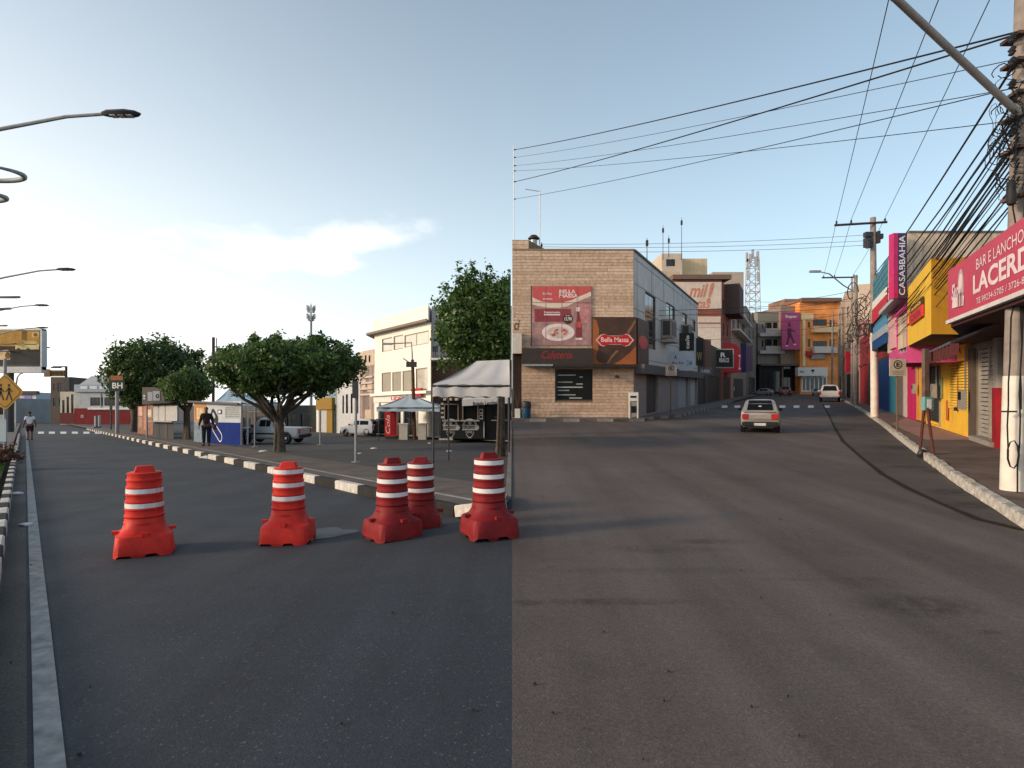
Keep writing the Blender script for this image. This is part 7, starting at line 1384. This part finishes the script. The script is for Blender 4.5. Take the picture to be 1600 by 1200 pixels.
q = flat(1438, 716, RIGHT); p = wpt(q[0] - .05, q[1] - .15, .03, RIGHT); g = random.Random(8); mb = MB(); mb.rings([[p + Vector((.13 * r_ * g.uniform(.7, 1.2) * math.cos(k * .785), .11 * r_ * math.sin(k * .785), z_)) for k in range(8)] for r_, z_ in ((.8, 0), (1, .07), (.7, .15), (.25, .2))]); props(mb.build('rubbish_bag', M('bag_black', (.02, .022, .026), .3)), 'small black rubbish bag on the rough kerb by the post stand', 'bag')

# meters, conduits and boxes on the right-hand fronts
for k, (x, y0, y1, w, lab) in enumerate(((1471, 600, 622, .16, 'grey meter box beside the dark shutter'), (1519, 610, 640, .2, 'meter box on the dark post of the bar'), (1438, 600, 615, .12, 'tiny meter box on the orange door bay'))):
    F = Fc(RIGHT, rx(x - 4), rx(x + 4)); a = F.px(x, 620)[0]; q = (a - w, a + w, F.px(x, y1)[1], F.px(x, y0)[1]); t = thing('meter_box', lab, 'meter box', F.P(a, q[2], .1)); panel(F, t, q, M('meter_grey', (.26, .25, .23), .7, streak=.4), .16, .30, 'box'); panel(F, t, (q[0] + .03, q[1] - .03, lerp(q[2], q[3], .5), q[3] - .04), glass(), .30, .31, 'dial'); panel(F, t, (a - .02, a + .02, q[3], 2.9), GALV, .14, .18, 'conduit')
# ---- utility poles
def pole(label, x, yb, xt, yt, r0, r1, white_y=None, base_z=.14, Y=None):
    X, Yg = flat(x, yb, RIGHT) if Y is None else ((x - 800) / FPX * Y, Y); p = wpt(X, Yg, base_z if Y is None else 0, RIGHT); t = thing('utility_pole', label, 'pole', p, 'concrete utility poles of the shopping street'); top = at(xt, yt, Yg, RIGHT); n = 8; pts = [p.lerp(top, i / n) for i in range(n + 1)]
    mb = MB(); mb.tube(pts, [lerp(r0, r1, i / n) for i in range(n + 1)], 14); mb.build('pole', CONC, t, smooth=40)
    if white_y: f = (at(x, white_y, Yg, RIGHT).z - p.z) / (top.z - p.z); mb = MB(); e = p.lerp(top, f); mb.tube([p, e], [r0 + .006, lerp(r0, r1, f) + .006], 14); mb.build('whitewash', LIME, t, smooth=40)
    return t, p, top
def crossarm(t, a, b, ins, w=.06):
    mb = MB(); mb.tube([a, b], w, 4); mb.build('crossarm', M('arm_dark', (.06, .05, .05), .8), t)
    for q in ins: mb = MB(); mb.lathe([(.02, 0), (.05, .05), (.03, .09), (.055, .13), (.02, .19)], q, 8); mb.build('insulator', DARKM, t)
T1, p1, top1 = pole('concrete pole with whitewashed base and T-shaped crossarm, mid right', 1366.5, 656, 1364, 340, .17, .13, 518)
Y1 = p1.y; crossarm(T1, at(1304, 352, Y1 - .2, RIGHT), at(1386, 347, Y1 - .2, RIGHT), [at(1307, 351, Y1 - .2, RIGHT), at(1330, 349.5, Y1 - .2, RIGHT), at(1383, 347, Y1 - .2, RIGHT)])
for y_, sx in ((367, -1), (376, -1), (383, -1), (370, 1)): mb = MB(); c = at(1364 + sx * 8, y_, Y1, RIGHT); mb.box(c.x - .18, c.x + .18, c.y - .15, c.y + .1, c.z - .12, c.z + .12); mb.build('clamp', DARKM, T1)
mb = MB(); c = at(1364, 380, Y1 - .2, RIGHT); mb.box(c.x - .30, c.x - .2, c.y - .1, c.y + .1, c.z - .25, c.z + .2); mb.build('fuse_holder', DARKM, T1); mb = MB(); mb.box(c.x + .22, c.x + .32, c.y - .1, c.y + .1, c.z, c.z + .6); mb.build('fuse_holder', DARKM, T1)
mb = MB(); c = at(1366, 512, Y1 - .25, RIGHT); mb.box(c.x - .22, c.x + .2, c.y - .1, c.y + .1, c.z - .25, c.z + .2); mb.build('junction_box', DARKM, T1)
TN, pn, topn = pole('nearest concrete pole at the right edge, tangled with cables, whitewashed base', 1583, 781, 1604, -30, .155, .135, 588)
YN = pn.y
T2, p2, top2 = pole('second far pole with crossarm beyond the T-shaped one', 1337, 636, 1337, 430, .17, .14); Y2 = p2.y; crossarm(T2, at(1284, 434, Y2, RIGHT), at(1340, 433, Y2, RIGHT), [at(1287, 434, Y2, RIGHT), at(1304, 433, Y2, RIGHT), at(1334, 432, Y2, RIGHT)])
T3, p3, top3 = pole('thin dark pole just left of the second far pole', 1331, 634, 1331, 432, .09, .07); T4, p4, top4 = pole('brown pole by the parked white pickup', 1316, 622, 1316, 480, .20, .16); T5, p5, top5 = pole('dark pole in front of the orange block', 1300, 617, 1301, 488, .2, .16)
crossarm(T5, at(1290, 505, p5.y, RIGHT), at(1310, 505, p5.y, RIGHT), [])
mb = MB(); mb.tube([at(1335, 456, Y2, RIGHT), at(1318, 446, Y2, RIGHT), at(1296, 428, Y2 - 1, RIGHT), at(1282, 425, Y2 - 1, RIGHT)], [.05, .05, .05, .04], 7); lm = mb.build('lamp_arm', GREYP, T2, smooth=50); mb = MB(); c = at(1272, 424.5, Y2 - 1, RIGHT); mb.box(c.x - .35, c.x + .5, c.y - .12, c.y + .12, c.z - .06, c.z + .09); mb.build('lamp_head', GREYP, T2)
# near pole fittings: lamp arm, brackets, hanging closure, cable clips
mb = MB(); a0 = at(1592, 178, YN - .15, RIGHT); a1 = at(1500, 92, YN - .55, RIGHT); a2 = at(1400, -2, YN - 1.1, RIGHT); a3 = a2 + (a2 - a1) * .55 + Vector((0, 0, -.1)); mb.tube([a0, a1, a2, a3], [.05, .048, .046, .044], 10); mb.build('lamp_arm', M('arm_grey_paint', (.27, .25, .235), .7, var=.15, scale=6, streak=.3), TN, smooth=50); mb = MB(); mb.box(a3.x - .75, a3.x + .1, a3.y - .25, a3.y + .1, a3.z - .06, a3.z + .12); mb.build('lamp_head', GREYP, TN)
for y_ in (60, 100, 150, 185, 235, 310): mb = MB(); c = at(1596, y_, YN, RIGHT); mb.box(c.x - .19, c.x + .10, c.y - .17, c.y + .16, c.z - .022, c.z + .022); mb.build('clamp_band', M('clamp_rust', (.12, .07, .05), .8), TN)
for y_ in (58, 78, 95, 130, 205): 
    for k in range(2): c = at(1583 - 3 * k, y_ + k * 4, YN - .2, RIGHT); mb = MB(); mb.lathe([(.015, -.05), (.04, -.03), (.025, 0), (.045, .03), (.015, .06)], c, 8); mb.build('insulator', DARKM, TN)
c = at(1580, 302, YN - .2, RIGHT); mb = MB(); mb.lathe([(.02, .2), (.055, .16), (.065, -.1), (.05, -.16), (.02, -.18)], c, 12); mb.build('cable_closure', TRIM, TN, smooth=40)
rgp = random.Random(12)
for k in range(3):                              # drops down the pole face
    mb = MB(); xs = (1574, 1590, 1594)[k]; pts = []
    for i in range(16): y_ = lerp(190, (700, 770, 640)[k], i / 15); xx = xs + lerp(14, 0, i / 15) + (6 if 4 < i < 9 and k == 0 else 0) + rgp.uniform(-1.5, 1.5); pts.append(at(xx, y_, YN - .19, RIGHT))
    mb.tube(pts, .011, 5); mb.build('drop_cable', CABLE, TN)
mb = MB(); pts = [at(1583 + 10 * math.cos(i * .7) * (1 - i * .01), 710 + 22 * math.sin(i * .7), YN - .2 - .002 * i, RIGHT) for i in range(24)]; mb.tube(pts, .008, 5); mb.build('cable_coil', CABLE, TN); mb = MB(); c = at(1575, 643, YN - .2, RIGHT); mb.box(c.x - .09, c.x + .12, c.y - .02, c.y + .02, c.z - .012, c.z + .012); mb.build('strap', DARKM, TN)
# ---- overhead cables
G1 = 'service cables from the corner roof to the near pole'; 
ends = [at(1590, 50, YN - .2, RIGHT), at(1562, 101, YN - .3, RIGHT), at(1545, 143, YN - .3, RIGHT), at(1540, 192, YN - .4, RIGHT), at(1588, 54, YN - .2, RIGHT), at(1545, 149, YN - .3, RIGHT)]
ends = [Vector(e) for e in ends]; ends[1] = at(1590, 92, YN - .2, RIGHT); ends[2] = at(1590, 137, YN - .2, RIGHT); ends[3] = at(1590, 188, YN - .2, RIGHT); ends[5] = at(1590, 136, YN - .2, RIGHT)
for k, (a, b) in enumerate(zip(mp, ends)): cable('overhead_cable', [a + Vector((.06, 0, 0)), b], (.016, .007, .007, .007, .016, .009)[k], ('uppermost thick cable across the sky from the roof mast to the nearest pole', 'thin second cable across the sky from the roof mast to the nearest pole', 'thin third cable across the sky from the roof mast to the nearest pole', 'thin flat cable, lowest at the nearest pole, from the roof mast', 'thick steep cable from the middle of the roof mast to the pole top', 'thin cable from the lowest hook of the roof mast')[k], G1, .12, 20)
G2 = 'street line conductors'
for k, (xa, ya, xt) in enumerate(((1307, 345, 1386), (1330, 343, 1462), (1383, 340, 1541))):
    a = at(xa, ya, Y1 - .2, RIGHT); h = a.z - rise(Y1, RIGHT); Yt = FPX * (h + rise(11.5, RIGHT) - rise(11.5, RIGHT) - EFF[RIGHT]) / 603; b = at(xt, 0, Yt, RIGHT); e = b + (b - a) * .8
    bk = at((1287, 1304, 1334)[k], (430, 429, 428)[k], Y2, RIGHT); cable('overhead_cable', [bk, a, e], .011, ('left', 'middle', 'right')[k] + ' one of three conductors climbing from the T-shaped pole out of view', G2, .15, 18)
    for f in (.0,): mb = MB()
G3 = 'cables crossing to the T-shaped pole'
for k, (yl, yr) in enumerate(((381.5, 367), (385.5, 376), (392.5, 383))): cable('overhead_cable', [at(846, yl, YB + 2.0 + k * .4, RIGHT), at(1356, yr, Y1, RIGHT)], .010, ('top', 'middle', 'bottom')[k] + ' one of three level cables from the stone-clad roof to the T-shaped pole', G3, .16, 20)
p = at(846, 391, YB + 2.2, RIGHT); t = thing('roof_bracket', 'stubby cable bracket on the roof edge beside the mast', 'bracket', p); mb = MB(); mb.tube([p - Vector((0, 0, .3)), at(846, 379, YB + 2.2, RIGHT)], .03, 6); mb.box(p.x - .05, p.x + .05, p.y - .3, p.y + .7, p.z + .2, p.z + .25); mb.build('bracket', DARKM, t)
G4 = 'cables strung along the shop fronts'
for k, (x0, y0, xe, ye, Ye_) in enumerate(((803, 489, 1331, 470, Y2), (803, 494, 1331, 480, Y2), (806, 460, 1316, 492, p4.y), (992, 528, 1300, 520, p5.y))): cable('overhead_cable', [at(x0, y0, YB - .06, RIGHT), at(lerp(x0, xe, .42), lerp(y0, ye, .5) + 6, lerp(YB, Ye_, .28), RIGHT), at(xe, ye, Ye_, RIGHT)], .014, ('upper one of the dark cable pair across the posters of the stone-clad front', 'lower one of the dark cable pair across the posters of the stone-clad front', 'highest dark cable over the food poster, strung along the street', 'dark cable leaving the grey side wall near its first window')[k], G4, .1, 12)
for k, (y0, y1) in enumerate(((470, 455), (480, 466), (500, 488), (512, 505))): cable('overhead_cable', [at(1166 + k * 2, y0, lx(1166)[1] - 1, RIGHT), at(1331, y1, Y2, RIGHT)], .02, 'cable crossing the far end of the street', 'cables across the far street', .5, 14)
G5 = 'bundle of cables between the nearest pole and the T-shaped pole'; rgc = random.Random(77)
for k in range(26):
    ys = (95, 150, 168, 172, 180, 186, 190, 196, 215, 222, 230, 236, 242, 248, 255, 262, 270, 276, 282, 288, 296, 304, 312, 200, 208, 226)[k]; ye = lerp(425, 560, (ys - 95) / 220) + rgc.uniform(-6, 6); sag = rgc.uniform(.1, .55) if k > 0 else .1
    a = at(1590 + rgc.uniform(-3, 3), ys, YN - .18, RIGHT); b = at(1368 + rgc.uniform(-3, 4), ye, Y1 - .15, RIGHT); m_ = a.lerp(b, .5) + Vector((rgc.uniform(-.12, .12), 0, -sag)); cable('overhead_cable', [a, a.lerp(m_, .5) + Vector((0, 0, -sag * .22)), m_, m_.lerp(b, .5) + Vector((0, 0, -sag * .22)), b], rgc.choice((.006, .008, .010, .014, .018)) if k else .02, 'sagging cable of the thick bundle before the crimson sign', G5, 0, 6)
for k in range(9): cable('overhead_cable', [at(1370 + rgc.uniform(-3, 3), 425 + k * 15, Y1, RIGHT), at(1337 + rgc.uniform(-4, 2), 470 + k * 9 + rgc.uniform(-6, 6), Y2, RIGHT)], rgc.choice((.012, .018, .026)), 'cable from the T-shaped pole to the second far pole', 'cables down the right side of the street', rgc.uniform(.2, .7), 10)
for k in range(6): cable('overhead_cable', [at(1335, 470 + k * 12, Y2, RIGHT), at(1316 + rgc.uniform(-2, 2), 500 + k * 8, p4.y, RIGHT), at(1301, 515 + k * 6, p5.y, RIGHT)], .025, 'cable among the far poles', 'cables down the right side of the street, far', rgc.uniform(.3, .9), 8)
# loose loops of spare cable hanging on poles: too tangled to count
mb = MB()
for k in range(46):
    c = at(1590 + rgc.uniform(-30, 8) - (14 if k % 3 == 0 else 0), rgc.uniform(105, 300), YN - .2 + rgc.uniform(-.1, .1), RIGHT); ra, rb = rgc.uniform(.04, .16), rgc.uniform(.05, .2); an = rgc.uniform(0, 6.28); tl = rgc.uniform(-.5, .5); n = 12; sp = rgc.uniform(3.2, 6.6)
    mb.tube([c + Vector((ra * math.cos(an + sp * i / n) + tl * .1 * i / n, .03 * math.sin(i * 1.3), rb * math.sin(an + sp * i / n) - .1 * i / n)) for i in range(n + 1)], rgc.choice((.004, .006, .008)), 4)
o = mb.build('cable_tangle', CABLE, TN); props(o, None, kind='stuff')
mb = MB()
for k in range(60):
    c = at(1346 + rgc.gauss(0, 9), 508 + rgc.gauss(0, 28), lerp(Y1, Y2, rgc.uniform(.05, .7)), RIGHT); ra, rb = rgc.uniform(.1, .35), rgc.uniform(.15, .45); an = rgc.uniform(0, 6.28); n = 8; sp = rgc.uniform(2, 6)
    mb.tube([c + Vector((ra * math.cos(an + sp * i / n), .05 * i, rb * math.sin(an + sp * i / n))) for i in range(n + 1)], rgc.choice((.012, .02, .028)), 4)
o = mb.build('cable_tangle', M('cable_brown', (.05, .035, .03), .8), T1); props(o, None, kind='stuff')
# ---- cars of the shopping street
BEIGE = M('car_beige_silver', (.42, .38, .35), .3, .45, var=.05, scale=2); PKW = M('pickup_white', (.62, .58, .54), .3, .1, var=.04); RDC = M('car_pinkish_red', (.38, .16, .16), .35, .2)
def rear_car(name, label, st, gl, wheels, wr, paint, x, yb, wpx, extra, yaw=0, zsc=1.0, dist=0.0):
    X, Y = flat(x, yb, RIGHT); k = (x - 800) / FPX; W = 2 * max(s_[4] for s_ in st); w = wpx / FPX * Y * math.cos(math.atan(k)) / (1 + 0 * k) / W * .98
    hdg = R(90) - math.atan(k) + R(yaw); L_ = -st[0][0]; d = Vector((math.cos(hdg), math.sin(hdg), 0))
    return car(name, label, st, gl, wheels, wr, paint, wpt(X, Y, 0, RIGHT) + d * (L_ * w), hdg, extra=extra, scale=(w, w, w * zsc))
def old_extra(t, bx, W):
    bx('rear_bumper', -2.0, -1.86, -.74, .74, .30, .50, TRIM); bx('number_plate', -2.012, -2.0, -.24, .24, .33, .45, PLATE); bx('tail_panel', -1.955, -1.92, -.46, .46, .62, .80, M('tail_panel_grey', (.30, .27, .25), .5)); bx('mirror', .72, .86, .82, 1.0, .95, 1.08, TRIM); bx('mirror', .72, .86, -1.0, -.82, .95, 1.08, TRIM); bx('exhaust', -1.95, -1.7, .35, .42, .17, .24, DARKM); bx('sticker', -1.80, -1.795, -.06, .06, 1.12, 1.2, WHITE)
    for s_ in (-1, 1): bx('tail_light', -1.965, -1.88, s_ * .60 - .14, s_ * .60 + .14, .60, .84, TAIL)
    bx('boot_lip', -1.93, -1.86, -.66, .66, .90, .93, TRIM)
rear_car('hatchback', 'silver-beige hatchback driving away up the middle of the street', HB, [('side', 3, 4), ('side', 4, 5), ('front', 6, 5), ('rear', 1, 2), ('rear', 2, 3)], (-1.2, 1.25), .29, BEIGE, 1187.5, 677, 64, old_extra, zsc=1.02)
def tr_extra(t, bx, W):
    bx('tailgate', -2.62, -2.56, -.76, .76, .66, 1.08, PKW); bx('rear_bumper', -2.74, -2.6, -.85, .85, .44, .62, RIM); bx('number_plate', -2.752, -2.74, -.2, .2, .48, .58, PLATE); b = MB(); b.box(-2.5, -.95, -.72, .72, .7, 1.075); b.build('load_bed', TRIM, t); bx('roof_rail', -.6, .5, -.6, -.55, 1.76, 1.80, TRIM)
    for s_ in (-1, 1): bx('tail_light', -2.64, -2.54, s_ * .83 - .08, s_ * .83 + .08, .70, 1.06, TAIL); bx('mirror', .9, 1.05, s_ * 1.02 - .12, s_ * 1.02 + .12, 1.05, 1.25, PKW)
TR = [(-2.60, .48, 1.05, 1.08, .86, .82), (-2.5, .44, 1.07, 1.10, .91, .86), (-.95, .42, 1.08, 1.11, .92, .87), (-.8, .42, 1.08, 1.66, .92, .68), (-.4, .42, 1.08, 1.76, .92, .68), (.5, .42, 1.08, 1.74, .92, .68), (1.2, .42, 1.06, 1.10, .92, .82), (2.2, .44, 1.0, 1.04, .90, .80), (2.5, .5, .9, .93, .84, .72), (2.6, .55, .75, .78, .76, .66)]
rear_car('pickup', 'white double-cab pickup parked at the right kerb', TR, [('side', 3, 4), ('side', 4, 5), ('front', 6, 5), ('rear', 2, 3)], (-1.6, 1.6), .38, PKW, 1296.5, 628, 33.5, tr_extra, zsc=1.0)
rear_car('hatchback', 'reddish car parked far up at the end of the street', HB, [('side', 3, 4), ('side', 4, 5), ('front', 6, 5), ('rear', 1, 2), ('rear', 2, 3)], (-1.2, 1.25), .29, RDC, 1227, 618.6, 19, old_extra); rear_car('hatchback', 'small white car behind the parked white pickup', HB, [('side', 3, 4), ('side', 4, 5), ('front', 6, 5), ('rear', 1, 2), ('rear', 2, 3)], (-1.2, 1.25), .29, CWHITE, 1275, 618.2, 14, old_extra); rear_car('hatchback', 'silver car crossing left of the reddish one, far up the street', HB, [('side', 3, 4), ('side', 4, 5), ('front', 6, 5), ('rear', 1, 2), ('rear', 2, 3)], (-1.2, 1.25), .29, SILVER, 1206, 618.0, 14, old_extra, yaw=60)
# a white trolley sign by the left pavement far on
X, Y = flat(1143, 623, RIGHT); p = wpt(X, Y, .14, RIGHT); t = thing('stand_sign', 'small white stand on the left pavement before the red awning', 'sign stand', p); F = Fc(RIGHT, (X - .5, Y), (X + .5, Y)); panel(F, t, (.1, .9, 1.1, 1.55), WHITE, -.1, 0, 'header'); panel(F, t, (.2, .28, .14, 1.1), WHITE, -.08, -.02, 'leg'); panel(F, t, (.72, .8, .14, 1.1), WHITE, -.08, -.02, 'leg'); panel(F, t, (.25, .7, 1.22, 1.32), INK, 0, .01, 'print')
